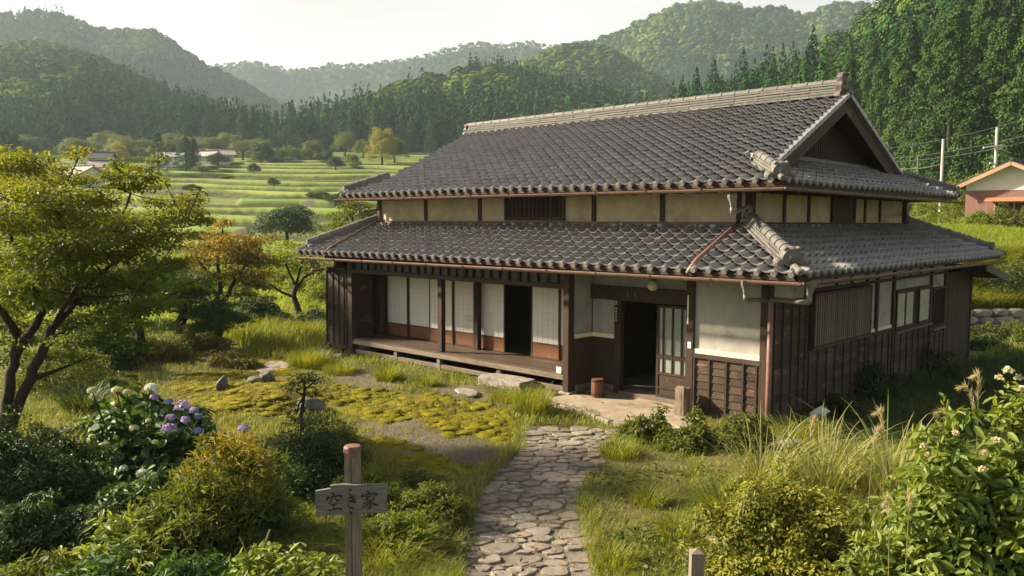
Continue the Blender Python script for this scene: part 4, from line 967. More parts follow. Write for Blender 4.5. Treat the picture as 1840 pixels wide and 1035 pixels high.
def pad_tree(kind, base, label, cat, limbs, pads, mat, leaf, dens, seed, rx_y=1.0, twig=.008, group=None, needles=False, tintup=0.0, flatn=.55, folded=True, aspect=.62, rad=(.10, .03), bark='bark'):
    rng = np.random.default_rng(seed); root = thing(kind, tuple(base), label, cat, group)
    tm_ = MB(); nodes = []
    for (pts, r0, r1) in limbs:
        Q = wiggly(pts, rng, r0 * .10); tm_.tube(Q, np.linspace(r0, r1, len(Q)), 7, .5); nodes += [(q, max(r0 + (r1 - r0) * i / len(Q), .01)) for i, q in enumerate(Q)]
    NP = np.array([q for q, r in nodes]); NR = np.array([r for q, r in nodes])
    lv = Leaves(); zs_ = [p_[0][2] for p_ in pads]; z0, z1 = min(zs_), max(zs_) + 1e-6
    order = sorted(range(len(pads)), key=lambda i: np.linalg.norm(NP - np.array(pads[i][0]), axis=1).min())
    for i in order:
        c, rh, rv = np.array(pads[i][0], float), pads[i][1], pads[i][2]
        cost = np.linalg.norm(NP - c, axis=1) + 1.2 * np.maximum(0, NP[:, 2] - c[2] + .1)
        j = int(np.argmin(cost)); a = NP[j]; mid = (a + c) / 2 + np.array([0, 0, -.12 * np.linalg.norm(c - a)]) + rng.normal(size=3) * .05
        B = bez(a, mid, c - np.array([0, 0, rv * .5]), 7); r0 = min(NR[j] * .7, .015 + .035 * np.linalg.norm(c - a)); tm_.tube(B, np.linspace(r0, twig, 7), 5, .5, caps=False)
        NP = np.concatenate([NP, B[2:]]); NR = np.concatenate([NR, np.linspace(r0, twig, 7)[2:]])
        for q in range(5):
            an = rng.random() * 6.283; e = c + np.array([math.cos(an) * rh * .8, math.sin(an) * rh * .8, rv * (rng.random() - .4)]); tm_.tube(bez(c - np.array([0, 0, rv * .5]), (c + e) / 2 + (0, 0, rv * .2), e, 4), np.linspace(twig, twig * .4, 4), 4, .5, caps=False)
        n = int(dens * rh * rh)
        # sprays inside the pad: small flat fans that leave gaps
        k = max(5, int(n / 26)); an = rng.random(k) * 6.283; q = np.sqrt(rng.random(k)); edge = 1 - .45 * q * q
        SC_ = c + np.stack([np.cos(an) * q * rh, np.sin(an) * q * rh, (rng.random(k) - .5) * 2 * rv * edge + rv * .25 * (1 - q * q) - rv * .25 * q * q], 1)
        per = max(4, n // k); D = rng.normal(size=(k * per, 3)) * np.array([1, 1, .30]) * (rh * .17 + .04)
        P = np.repeat(SC_, per, 0) + D
        out = unit(np.repeat(SC_ - c, per, 0) * np.array([1, 1, .2]) + D * 1.5 + 1e-6)
        m_ = len(P); Nn = unit(np.array([0, 0, 1.0]) + rng.normal(size=(m_, 3)) * flatn)
        A = unit(out + rng.normal(size=(m_, 3)) * .45 + np.array([0, 0, -.18])); Ls = leaf * (.6 + .7 * rng.random(m_))
        t = np.clip(np.repeat(rng.random(k), per) * .55 + rng.random(m_) * .35 + tintup * ((P[:, 2] - z0) / (z1 - z0) - .5), 0, 1)  # tint climbs with height: turning leaf colour plus painted sunlit tops
        if needles:
            A = unit(np.array([0, 0, .55]) + out * .6 + rng.normal(size=(m_, 3)) * .7); V, F = leaf_quads(P, A, rdir(m_, rng), Ls, Ls * .10 + .004); lv.add(V, F, t)
        else:
            V, F = (leaf_folded if folded else leaf_quads)(P, A, Nn, Ls, Ls * aspect); lv.add(V, F, np.concatenate([t, t]) if folded else t)
    tm_.build('trunk', MAT[bark], root, smooth=True); lv.build('crown', mat, root, base); return root
def shrub(kind, x, y, label, cat, size, mat, n, leaf, seed, clumps=60, group=None, z=None, cr=.24, aspect=.5, folded=True, stems=9, up=.35, jit=.5, droop=.2, core=True, extra=None, pointy=0.0, zoff=0.0, shoots=12):
    if kind in ('moss_shrub', 'moss_mound', 'clipped_hedge'): shoots = 0
    rng = np.random.default_rng(seed); rx, ry, h = size; zz = (gz1(x, y) if z is None else z) + zoff; root = thing(kind, (x, y, zz), label, cat, group)
    D = rdir(clumps, rng); D[:, 2] = np.abs(D[:, 2]); rad = .62 + .38 * rng.random(clumps); lump = .85 + .3 * rng.random(clumps)
    C = D * rad[:, None] * lump[:, None] * np.array([rx, ry, h * .86]); C[:, 2] = np.maximum(C[:, 2], h * .10)
    C[:, 2] += pointy * h * np.maximum(0, rng.normal(size=clumps)) * .12
    rm_ = min(rx, h) * cr; lv = Leaves()
    V, F, T = clump_leaves(C, rm_ * (.6 + .8 * rng.random(clumps)), max(6, n // clumps), rng, leaf, .8, up, jit, droop, .45, aspect, folded); lv.add(V, F, T)
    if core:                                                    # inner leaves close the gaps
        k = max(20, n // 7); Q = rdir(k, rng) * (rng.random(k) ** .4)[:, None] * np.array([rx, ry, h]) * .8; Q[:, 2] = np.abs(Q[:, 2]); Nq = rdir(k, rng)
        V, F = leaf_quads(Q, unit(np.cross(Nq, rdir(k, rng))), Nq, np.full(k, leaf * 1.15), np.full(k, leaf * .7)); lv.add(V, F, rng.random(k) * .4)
    sp = []
    for q in range(shoots):                                     # stray shoots break the outline
        i = rng.integers(clumps); a = C[i] * .9; d = unit(C[i] / np.array([rx, ry, h]) + rng.normal(size=3) * .35 + np.array([0, 0, .7])); ln = h * (.16 + .26 * rng.random()); e = a + d * ln + rng.normal(size=3) * ln * .12
        B = bez(a, (a + e) / 2 + np.array([0, 0, ln * .12]), e, 6); sp.append(B); k = 12; t = np.linspace(.25, 1, k); P = np.stack([np.interp(t, np.linspace(0, 1, 6), B[:, c]) for c in range(3)], 1)
        A = unit(d + rng.normal(size=(k, 3)) * .6); Nn = unit(rng.normal(size=(k, 3)) * .5 + np.array([0, 0, 1.])); Ls = leaf * (1.05 - .5 * t) * (.8 + .4 * rng.random(k)); V, F = (leaf_folded if folded else leaf_quads)(P, A, Nn, Ls, Ls * aspect); tt = np.clip(.5 + .5 * rng.random(k), 0, 1); lv.add(V, F, np.concatenate([tt, tt]) if folded else tt)
    o = lv.build('foliage', mat, root)
    st = MB()
    for B in sp: st.tube(B, np.linspace(.005, .002, 6), 4, .5, caps=False)
    for q in range(stems):
        i = rng.integers(clumps); a = np.array([rng.normal() * rx * .12, rng.normal() * ry * .12, -.05]); st.tube(bez(a, a * .4 + C[i] * .45 + (0, 0, h * .12), C[i], 6), np.linspace(.012 + .012 * h, .004, 6), 5, .5, caps=False)
    ob = MB(); so = obj('stem', make_mesh('stem', np.concatenate(st.V), [np.concatenate(st.F[k]) for k in sorted(st.F)], True, np.concatenate([np.concatenate(st.T[k]) for k in sorted(st.F)])), MAT['bark'], root)
    return root
def blades(P, Hh, Wd, rng, lean=.45, curl=.35, dirs=None):
    n = len(P); an = rng.random(n) * 6.283; d = np.stack([np.cos(an), np.sin(an), np.zeros(n)], 1)
    if dirs is not None: d = unit(d * .5 + dirs)
    s = np.stack([-d[:, 1], d[:, 0], np.zeros(n)], 1); ln = lean * (.3 + rng.random(n))[:, None]; H = Hh[:, None]; W = Wd[:, None] / 2; up = np.array([0, 0, 1.0])
    m1 = P + up * H * .45 + d * H * ln * .25; m2 = P + up * H * (.82 - .15 * curl) + d * H * ln * .7; tp = P + up * H * (1 - curl * .55 * rng.random(n)[:, None]) + d * H * ln * (1 + curl)
    V = np.stack([P - s * W, P + s * W, m1 - s * W * .9, m1 + s * W * .9, m2 - s * W * .6, m2 + s * W * .6, tp], 1).reshape(-1, 3); b = np.arange(n)[:, None] * 7
    return V, [np.concatenate([b + [0, 1, 3, 2], b + [2, 3, 5, 4]]), b + [4, 5, 6]]
def arc_blades(P, Ln, Wd, dirs, rng, droop=.75, seg=7):
    n = len(P); s = np.stack([-dirs[:, 1], dirs[:, 0], np.zeros(n)], 1); out = []; dr = droop * (.6 + .7 * rng.random(n)); sp = .40 + .60 * rng.random(n)
    for k in range(seg + 1):
        t = k / seg; c = P + dirs * (Ln * sp * t ** 1.4)[:, None] + np.array([0, 0, 1.]) * (Ln * (t - dr * .55 * t ** 2.4))[:, None]; w_ = (Wd * .5 * (1 - t ** 2.2) ** .8 + .0006)[:, None]
        out += [c - s * w_, c + s * w_]
    V = np.stack(out, 1).reshape(-1, 3); b = np.arange(n)[:, None] * 2 * (seg + 1)
    return V, np.concatenate([b + [2 * k, 2 * k + 1, 2 * k + 3, 2 * k + 2] for k in range(seg)])
def arching(kind, x, y, label, rad, ln, n, mat, seed, wd=.013, droop=.75):
    rng = np.random.default_rng(seed); root = thing(kind, (x, y, gz1(x, y)), label, 'grass'); q = np.sqrt(rng.random(n)) * rad; an = rng.random(n) * 6.283
    P = np.stack([np.cos(an) * q, np.sin(an) * q, np.full(n, -.02)], 1); a2 = an + rng.normal(size=n) * .6; d = np.stack([np.cos(a2), np.sin(a2), 0 * a2], 1)
    V, F = arc_blades(P, ln * (.5 + .6 * rng.random(n)), wd * (.7 + .6 * rng.random(n)), d, rng, droop); t = rng.random(n)
    obj('blades', make_mesh('blades', V, [F], True, np.tile(t, 7)), MAT[mat], root); return root
def blade_mesh(name, P, Hh, Wd, rng, **k):
    V, F = blades(P, Hh, Wd, rng, **k); n = len(P); t = np.clip(rng.random(n) * .6 + .4 * fbm(P[:, :2] * .8, 77, 2), 0, 1)
    return make_mesh(name, V, F, False, np.concatenate([t, t, t]))
def tuft(kind, x, y, label, cat, rad, h, n, mat, seed, group=None, wd=.010, lean=.6, curl=.5, z=None, part='blades'):
    rng = np.random.default_rng(seed); zz = gz1(x, y) if z is None else z; root = thing(kind, (x, y, zz), label, cat, group)
    q = np.sqrt(rng.random(n)); an = rng.random(n) * 6.283; P = np.stack([np.cos(an) * q * rad, np.sin(an) * q * rad, np.full(n, -.02)], 1)
    me = blade_mesh(part, P, h * (.45 + .6 * rng.random(n)) * (1 - .35 * q), wd * (.7 + .6 * rng.random(n)), rng, lean=lean, curl=curl, dirs=P / rad * np.array([1, 1, 0]))
    obj(part, me, MAT[mat], root); return root
def copy_tree(root, loc, rz=0.0, sc=(1, 1, 1), label=None, mats=None):
    r = root.copy(); SC.collection.objects.link(r); r.location = loc; r.rotation_euler = (0, 0, rz); r.scale = sc
    if label: r['label'] = label
    for ch in root.children:
        c = ch.copy(); SC.collection.objects.link(c); c.parent = r
    return r

# ================================================================ woods on the hills
def far_cedar(P, h, w_, K, rng):
    n = len(P); t = 1 - rng.random((n, K)) ** .8; an = rng.random((n, K)) * 6.283
    r = (np.clip(1 - t, 0, 1) ** .8) * (.75 + .5 * rng.random((n, K))) * w_[:, None] * .5 * (.86 + .14 * np.sin(t * 22 + P[:, :1]))
    Q = np.stack([np.cos(an) * r, np.sin(an) * r, t * h[:, None] * .98 + .02], 2) + P[:, None]
    D = np.stack([np.cos(an), np.sin(an), .75 + 0 * an], 2) + rng.normal(size=(n, K, 3)) * .05
    A = unit(np.stack([np.cos(an) * .5, np.sin(an) * .5, -1.0 + 0 * an], 2) + rng.normal(size=(n, K, 3)) * .10)
    s = h[:, None] * min(1, 7.5 / math.sqrt(K)) * (.17 - .09 * t) * (.8 + .5 * rng.random((n, K))); A = -A * np.where(t > .93, 1, -1)[..., None]
    return Q.reshape(-1, 3), A.reshape(-1, 3), unit(D).reshape(-1, 3), s.ravel(), (s * .8).ravel()
def far_round(P, h, w_, K, rng):
    n = len(P); D = rdir(n * K, rng).reshape(n, K, 3); D[..., 2] = np.abs(D[..., 2]) * 1.0 - .15; lump = .8 + .35 * rng.random((n, K, 1))
    Q = P[:, None] + D * lump * np.stack([w_ * .5, w_ * .5, h * .55], 1)[:, None] + np.stack([0 * h, 0 * h, h * .38], 1)[:, None]
    Nn = unit(D + rng.normal(size=(n, K, 3)) * .12 + np.array([0, 0, .3])); A = unit(np.cross(Nn, rng.normal(size=(n, K, 3))))
    s = w_[:, None] * .34 * min(1, 7 / math.sqrt(K)) * (.7 + .6 * rng.random((n, K)))
    return (Q - A * s[..., None] * .5).reshape(-1, 3), A.reshape(-1, 3), Nn.reshape(-1, 3), s.ravel(), (s * .85).ravel()
def forest_mass(h, i, x0, x1, nx, nq, K, seed, qmin=.0, qmax=1.06, conif=.5, nearcut=0):
    rng = np.random.default_rng(seed)
    gx_, gq = np.meshgrid((np.arange(nx) + .5) / nx, (np.arange(nq) + .5) / nq)
    px = x0 + (x1 - x0) * (gx_.ravel() + rng.uniform(-.6, .6, nx * nq) / nx); q = qmin + (qmax - qmin) * (gq.ravel() + rng.uniform(-.6, .6, nx * nq) / nq)
    if h['rd'] is None: rf = np.interp(px, RFX, RFY); rd = rf + 175
    else: rf, rd = np.full(len(px), float(h['rf'])), np.full(len(px), float(h['rd']))
    dep = rf + (rd - rf) * q; lat = (px - 920) / FPX * dep
    z, px2, p, wr, rice, tm, f, forest, which = land(lat, dep, True)
    ok = ((which == i) | ((forest < .5) & (rice < .1) & (q < .08))) & (dep > nearcut)
    p, z, q, px, dep = p[ok], z[ok], q[ok], px[ok], dep[ok]
    P = np.stack([p[:, 0], p[:, 1], z - .4], 1); n = len(P); patch = fbm(p / (rd.mean() * .11), 91 + i, 3)
    con = (patch + (.5 - q) * .35 + rng.normal(size=n) * .05) > (.62 - .25 * conif)
    hh = h['th'] * (.62 + .75 * rng.random(n)) * np.where(con, 1.18, .85)
    tone = np.clip(.30 + 1.5 * (fbm(p / (rd.mean() * .05), 33 + i, 2) - .5) + 1.2 * (fbm(p / (rd.mean() * .16), 66 + i, 2) - .5) + rng.normal(size=n) * .22, 0, 1)  # random crown tone, its broad patches also painting light and dark relief
    outs = []
    for sel, fn, wf, mat, nm in ((con, far_cedar, .46, 'hill_cedar', 'conifer'), (~con, far_round, .95 if h['rd'] else .62, 'hill_leaf', 'leafy')):
        if sel.sum() == 0: continue
        w_ = hh[sel] * wf * (.85 + .3 * rng.random(sel.sum())); Kk = K if nm == 'conifer' else int(K * .9)
        Q, A, Nn, s, ws = fn(P[sel], hh[sel], w_, Kk, rng); V, F = leaf_quads(Q, A, Nn, s, ws)
        t = np.clip(np.repeat(tone[sel], Kk) + rng.normal(size=len(Q)) * .05, 0, 1)
        o = obj('hill_forest', make_mesh('hill_forest', V, [F], False, t), MAT[mat])
        names = dict(left='the wooded hill at the left edge', back_left='the tall ridge behind the left hill', back='the palest farthest ridge in the middle', right_back='the high blue-green mountain behind the house roof',
                     mid_right='the golden-lit shoulder above the ridge tiles', mid='the dark rounded hill behind the terraces', near_right='the steep slope at the right edge')
        tag(o, ('dark pointed conifer wood covering ' if nm == 'conifer' else 'billowing broadleaf wood covering ') + names[h['k']], 'forest', kind='stuff'); outs.append(o)
    return outs
HK = {h['k']: (h, i) for i, h in enumerate(HILLS)}
def FM(k, *a, **kw): return forest_mass(HK[k][0], HK[k][1], *a, **kw)
FM('left', -160, 560, 62, 46, 110, 1, conif=.42)
FM('back_left', -120, 640, 66, 48, 64, 2, conif=.35, qmin=.25)
FM('back', 340, 1100, 84, 40, 36, 3, conif=.4, qmin=.4)
FM('right_back', 960, 1660, 84, 56, 60, 4, conif=.35, qmin=.1)
FM('mid_right', 830, 1330, 56, 44, 100, 5, conif=.3, qmin=.1)
FM('mid', 470, 1420, 90, 34, 120, 6, conif=.40)
FM('near_right', 1200, 2000, 36, 26, 620, 7, conif=.45, qmin=.0, nearcut=140)
# single cedars: prototypes with drooping, clumped boughs
def cedar_proto(seed, fat=1.0):
    rng = np.random.default_rng(seed); root = thing('cedar_tree', (0, 0, -50), 'x', 'tree'); lv = Leaves(); H = 10.0
    st = MB(); st.tube([(0, 0, -.3), (.05, 0, 4), (0, .04, 8), (0, 0, 9.7)], [.22, .17, .08, .02], 7, .5)
    C = []; Rr = []
    for k in range(105):
        t = .06 + .94 * (k / 105) ** 1.05; an = k * 2.399 + rng.normal() * .4; r = ((1 - t) ** .75 * 2.35 * (1 - .25 * max(0, .25 - t) / .25) + .12) * fat * (.62 + .5 * rng.random())
        C.append((math.cos(an) * r, math.sin(an) * r, t * H - r * .22)); Rr.append((.34 + .50 * (1 - t)) * (.7 + .6 * rng.random()))
    V, F, T = clump_leaves(C, np.array(Rr), 150, rng, .16, .8, .3, .25, .5, .82, .6); lv.add(V, F, T)
    me = make_mesh('crown', np.concatenate(lv.V), [np.concatenate(lv.F)], False, np.concatenate(lv.T)); obj('crown', me, MAT['cedar_needle'], root)
    obj('trunk', make_mesh('trunk', np.concatenate(st.V), [np.concatenate(st.F[k]) for k in sorted(st.F)], True), MAT['bark'], root)
    return root
def round_proto(seed, mat='garden_leaf', flat=.8):
    rng = np.random.default_rng(seed); root = thing('broadleaf_tree', (0, 0, -50), 'x', 'tree'); H = 10.0; lv = Leaves()
    D = rdir(70, rng); D[:, 2] = np.abs(D[:, 2]) * 1.25 - .28; C = D * (.6 + .4 * rng.random((70, 1))) * np.array([4.2, 4.2, 5.6 * flat]) + np.array([0, 0, 3.3])
    V, F, T = clump_leaves(C, .9 + .8 * rng.random(70), 170, rng, .27, .85, .3, .45, .2, .6, .6); lv.add(V, F, T)
    obj('crown', make_mesh('crown', np.concatenate(lv.V), [np.concatenate(lv.F)], False, np.concatenate(lv.T)), MAT[mat], root)
    st = MB(); st.tube([(0, 0, -.4), (.1, 0, 2), (0, .1, 5)], [.35, .26, .12], 7, .5)
    for k in range(6): st.tube(bez(np.array([0, 0, 2.2 + k * .3]), np.array([0, 0, 4.]) + C[k] * .2, C[k], 5), np.linspace(.14, .03, 5), 5, .5, caps=False)
    obj('trunk', make_mesh('trunk', np.concatenate(st.V), [np.concatenate(st.F[k]) for k in sorted(st.F)], True), MAT['bark'], root)
    return root
CED = [cedar_proto(100 + k, f) for k, f in enumerate((1.0, .85, 1.15, .95))]; RND = [round_proto(200 + k) for k in range(3)] + [round_proto(204, 'bamboo_leaf', 1.1)] + [round_proto(205, 'dark_leaf')]
def put(proto, px, dep, h, w_, label, cat='tree', group=None, rz=None, name=None, dz=-.2):
    x, y = PD(px, dep); r = copy_tree(proto, (x, y, gz1(x, y) + dz), RNG.random() * 6.28 if rz is None else rz, (w_ / 10 * 2.0, w_ / 10 * 2.0, h / 10), label)
    if group: r['group'] = group
    elif 'group' in r: del r['group']
    r['category'] = cat
    if name: r.name = name
    return r
# cedars of the right-hand slope, nearest ones as single trees
rng = np.random.default_rng(44); k = 0
for row, dp in enumerate((84, 92, 100, 109, 118, 128, 139)):
    for col in range(11):
        px = 1430 + col * 52 + rng.uniform(-22, 22) + (row % 2) * 24
        if dp < np.interp(px, RFX, RFY) + 3: continue
        broad = rng.random() < .22
        put(RND[rng.choice([0, 1, 2, 4])] if broad else CED[rng.integers(4)], px, dp + rng.uniform(-3, 3), rng.uniform(9, 12) if broad else rng.uniform(15, 24), rng.uniform(5.5, 7) if broad else rng.uniform(5.8, 9.0),
            'leafy broadleaf tree wedged among the cedars of the steep slope above the red-walled house' if broad else 'tall dark cedar in the dense stand on the steep slope above the red-walled house',
            group='broadleaf trees between the slope cedars' if broad else 'cedars on the steep slope')
for (px, dp, h) in ((1283, 172, 15.5), (1296, 176, 12), (1325, 168, 14), (1345, 172, 11), (1418, 158, 12), (1455, 170, 13), (1476, 165, 12)):
    put(CED[k % 4], px, dp, h, 4.6, 'slender cedar rising above the ridge line just left of the carved ridge end', group='cedars above the main ridge'); k += 1
# row of cedars at the foot of the dark hill behind the terraces
for q in range(34):
    px = 505 + q * 13.5 + rng.uniform(-11, 11); put(CED[q % 4], px, 300 + rng.uniform(-12, 40), rng.uniform(8, 19), rng.uniform(4.5, 7), 'dark upright cedar in the row at the foot of the rounded hill behind the terraces', group='cedars at the foot of the hill')
put(CED[0], 441, 268, 17, 6.6, 'left one of two tall dark cedars standing together beyond the terraces'); put(CED[1], 459, 270, 16.2, 6.4, 'right one of two tall dark cedars standing together beyond the terraces')
put(CED[2], 289, 190, 9.5, 5, 'broad cedar beside the pale village house behind the maple'); put(CED[2], 338, 205, 8.6, 6.2, 'wide dark conifer in front of the village roofs'); put(CED[1], 352, 207, 8.2, 5.0, 'narrow dark conifer close to the wide one before the village roofs')
for (px, dp, h) in ((2, 190, 13), (18, 194, 11), (34, 196, 10)): put(CED[2], px, dp, h, 6, 'shadowy cedar at the far left edge above the golden maple', group='cedars at the left edge')
for (px, dp, h, w_, pr, lb) in ((565, 262, 8.5, 7.0, 0, 'large rounded green tree at the top of the rice terraces'), (526, 250, 6, 5.5, 1, 'round tree left of the large one on the upper terrace'), (502, 246, 5, 5, 2, 'small bushy tree at the left end of the upper terrace row'), (551, 250, 5, 5.5, 2, 'dense low tree between the round ones on the upper terrace'),
                               (574, 246, 3.4, 3.0, 4, 'tiny round shrub right of the upper terrace row'), (590, 246, 4.2, 3.4, 4, 'lollipop shaped little tree alone on the upper terrace'), (622, 268, 10, 7.5, 0, 'pale spreading tree before the dark cedars'), (655, 262, 8, 6, 1, 'mid green tree left of the yellow bamboo clump'),
                               (688, 232, 11, 8.0, 3, 'yellow green feathery bamboo clump beside the roof'), (710, 236, 9, 7, 0, 'green tree tucked behind the yellow bamboo clump'), (459, 190, 3.4, 3.0, 4, 'dark bush by the little white marker on the terraces'), (605, 205, 4.2, 4.2, 4, 'dark round bush on the bank right of the terraces'),
                               (607, 226, 3.6, 2.6, 4, 'small dark topiary shaped bush below the bamboo clump'), (635, 222, 4.6, 3.4, 1, 'upright bushy shrub right of the topiary shaped bush'), (515, 72, 4.6, 5.0, 4, 'dark spreading tree standing alone before the lower terraces'), (218, 196, 8, 5.2, 3, 'light yellow green tree in front of the far cedars'),
                               (210, 172, 5, 5, 0, 'green tree beside the pale village house'), (365, 230, 6, 5, 1, 'grey green tree between the village roofs'), (470, 236, 4.6, 5, 0, 'low bushy tree at the foot of the paired cedars'), (395, 222, 4, 6, 4, 'dark low thicket below the village roofs')):
    put(RND[pr], px, dp, h, w_ * .62, lb)
rng = np.random.default_rng(47)
for q in range(36):
    px, dp = rng.uniform(-20, 490), rng.uniform(238, 288); h = rng.uniform(4, 10); put(RND[rng.choice([0, 1, 2, 4])], px, dp, h, h * rng.uniform(.55, .8), 'rounded leafy tree in the loose fringe along the foot of the left hill', 'tree', 'trees fringing the left hill')
rng = np.random.default_rng(46)
for q in range(14):
    px, dp = rng.uniform(330, 750), rng.uniform(110, 250); put(RND[rng.choice([0, 1, 4])], px, dp, rng.uniform(1.2, 2.6), rng.uniform(1.4, 3.2), 'little dark shrub growing on a grassy bank between the rice terraces', 'shrub', 'shrubs on the terrace banks', name='bank_shrub')
for o in CED + RND:
    for c in list(o.children): bpy.data.objects.remove(c)
    bpy.data.objects.remove(o)
# ================================================================ path, apron, yard ground cover
rngp = np.random.default_rng(5)
def clip_half(poly, n, d):
    out = []; k = len(poly)
    for i in range(k):
        a, b = poly[i], poly[(i + 1) % k]; da, db = a @ n - d, b @ n - d
        if da <= 0: out.append(a)
        if da * db < 0: out.append(a + (b - a) * (da / (da - db)))
    return out
def chaikin(P, it=1):
    for _ in range(it):
        Q = []
        for i in range(len(P)): a, b = P[i], P[(i + 1) % len(P)]; Q += [a * .82 + b * .18, a * .18 + b * .82]
        P = Q
    return P
def flagstones(polypx, spacing, seed, stretch=1.35, axis=None, gap=.014, thick=.035):
    rng = np.random.default_rng(seed); W = np.array([GP(x, y)[:2] for x, y in polypx]); lo, hi = W.min(0), W.max(0)
    ax = np.array(axis if axis is not None else RT0[:2]); ay = np.array([-ax[1], ax[0]]); T = np.stack([ax / stretch, ay]); Ti = np.linalg.inv(T)
    pts = []; 
    for _ in range(9000):
        c = lo + (hi - lo) * rng.random(2)
        if not inpoly(np.array([c[0]]), np.array([c[1]]), W)[0]: continue
        q = T @ c; r = spacing * (.50 + 1.05 * rng.random() ** 1.6)
        if all((q[0] - a[0]) ** 2 + (q[1] - a[1]) ** 2 > ((r + b) / 2) ** 2 for a, b in pts): pts.append((q, r))
    mb = MB(); Q = np.array([a for a, b in pts]); Rd = np.array([b for a, b in pts])
    for i, q in enumerate(Q):
        poly = [q + np.array([math.cos(t), math.sin(t)]) * Rd[i] * .88 * (.85 + .3 * rng.random()) for t in np.arange(9) * 2 * math.pi / 9 + rng.random()]
        for j in np.argsort(((Q - q) ** 2).sum(1))[1:16]:
            v = Q[j] - q; ln = np.linalg.norm(v); n = v / ln; fr = .5 + .5 * (Rd[i] ** 2 - Rd[j] ** 2) / ln ** 2 * .5
            poly = clip_half(poly, n, q @ n + ln * np.clip(fr, .3, .7) - gap * (.5 + rng.random()))
            if len(poly) < 3: break
        if len(poly) < 3: continue
        P = chaikin([np.asarray(a) for a in poly], 2); c = np.mean(P, 0); h = thick * (.15 + 1.2 * rng.random()); tl = rng.normal(size=2) * .03; k = len(P)
        V = []; cw = Ti @ c; zc = gz1(cw[0], cw[1])
        for s_, hh in ((1.0, -.06), (1.0, h * .55), (.955, h * .9), (.88, h)):
            for a in P:
                b = Ti @ (c + (a - c) * s_); e = Ti @ a - Ti @ c; V.append((b[0], b[1], zc + hh + float(e @ tl) + (rng.normal() * .002 if s_ < 1 else 0)))
        i_ = np.arange(k); j_ = (i_ + 1) % k; F = [np.concatenate([np.stack([m_ * k + i_, m_ * k + j_, (m_ + 1) * k + j_, (m_ + 1) * k + i_], 1) for m_ in range(3)]), np.array([i_ + 3 * k])]
        mb.add(V, F, rng.random())
    return mb
PATHS = [(948, 762), (1108, 768), (1085, 805), (1055, 850), (1035, 900), (1040, 960), (1062, 1035), (1095, 1180), (800, 1180), (835, 1035), (855, 940), (872, 880), (912, 835), (945, 800)]
fsm = flagstones(PATHS, .168, 9, gap=.014, thick=.022); path_o = tag(fsm.build('path', MAT['flagstone'], None), kind='structure')
APRON = [(960, 716), (1035, 731), (1105, 757), (1180, 770), (1246, 765)]
ap = [GP(x, y) for x, y in APRON] + [np.array([-1.0, -.02, 0]), np.array([-1.45, .05, 0]), np.array([-1.66, .36, 0]), np.array([-4.05, .36, 0]), np.array([-4.1, -.2, 0])]
am = MB(); am.prism([(q[0], q[1], -.035 if q[1] < .3 else -.035) for q in ap], (0, 0, -.12), .5); tag(am.build('pavement', MAT['concrete'], None), kind='structure')
cs = MB(); E_ = [GP(x, y) for x, y in APRON]
for a, b in zip(E_[:-1], E_[1:]):
    n = max(1, int(np.linalg.norm(b - a) / .32))
    for k in range(n):
        p0, p1 = a + (b - a) * (k + .03) / n, a + (b - a) * (k + .97) / n; nn = np.cross((b - a) / np.linalg.norm(b - a), (0, 0, 1)) * .07
        o3 = np.array([0, 0, -.03 + RNG.random() * .015]); cs.bar(p0 + nn + o3, p1 + nn + o3, .13 + RNG.random() * .04, .09)
tag(cs.build('kerb', MAT['stone'], None, bevel=.012), kind='structure')
def yard_points(n, seed, ylo=560, yhi=1200):
    rng = np.random.default_rng(seed); qx = rng.uniform(-300, 2250, n); qy = yhi - (yhi - ylo) * rng.random(n) ** 1.0
    r = FW[None] * FPX + RT[None] * (qx - 920)[:, None] - UP[None] * (qy - 517.5)[:, None]; t = (-.05 - CAM[2]) / r[:, 2]; P = CAM + r * t[:, None]
    d = (P - CAM) @ FH; P[:, 2] = land((P - CAM) @ RT0, d) + micro(P[:, :2], d); return P, qx, qy, d, rng
def house_clear(P): return ~((P[:, 0] > -12.75) & (P[:, 0] < .10) & (P[:, 1] > -.24)) & ~((P[:, 0] > -4.4) & (P[:, 0] < -1.2) & (P[:, 1] > -.35))
SLABPX = APRON + [(1250, 745), (1150, 715), (1010, 706)]
TALL = [[(430, 540), (592, 545), (592, 632), (540, 655), (440, 640)]]
VERGE = [(690, 1080), (700, 870), (790, 905), (850, 870), (925, 800), (940, 750), (1000, 735), (1010, 745), (948, 766), (912, 840), (868, 890), (845, 950), (820, 1080)]
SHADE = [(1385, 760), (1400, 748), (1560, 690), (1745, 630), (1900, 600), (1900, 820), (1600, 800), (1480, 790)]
P, qx, qy, d, rng = yard_points(380000, 71)
jq = (fbm(P[:, :2] * 1.3, 31, 4) - .5); jx, jy = qx + jq * 40, qy + jq * 20
def inany(polys, x=None, y=None):
    m_ = np.zeros(len(qx), bool)
    for q in polys: m_ |= inpoly(jx if x is None else x, jy if y is None else y, q)
    return m_
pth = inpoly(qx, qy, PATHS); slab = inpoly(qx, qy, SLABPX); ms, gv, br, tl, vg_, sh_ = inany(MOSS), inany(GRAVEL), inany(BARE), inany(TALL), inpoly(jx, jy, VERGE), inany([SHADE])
cover = fbm(P[:, :2] * .7, 19, 3)
keep = house_clear(P) & ~slab & (d > 6.2)
dens = np.where(pth, .07 * (cover > .45), np.where(ms, .10, np.where(gv, .22, np.where(br, .5, .5 + 1.1 * np.clip(cover - .25, 0, 1)))))
dens = np.where(vg_ | tl | ((d > 18) & (qx > 1500)), 1.0, dens)
keep &= rng.random(len(P)) < dens
h = np.where(tl, .48, np.where(vg_, .20, np.where((d > 18) & (qx > 1500), .34, np.where(sh_, .17, .075 + .20 * np.clip(cover - .32, 0, 1))))) * (.5 + .8 * rng.random(len(P))); h = np.where(pth | gv | br | ms, h * .6, h)
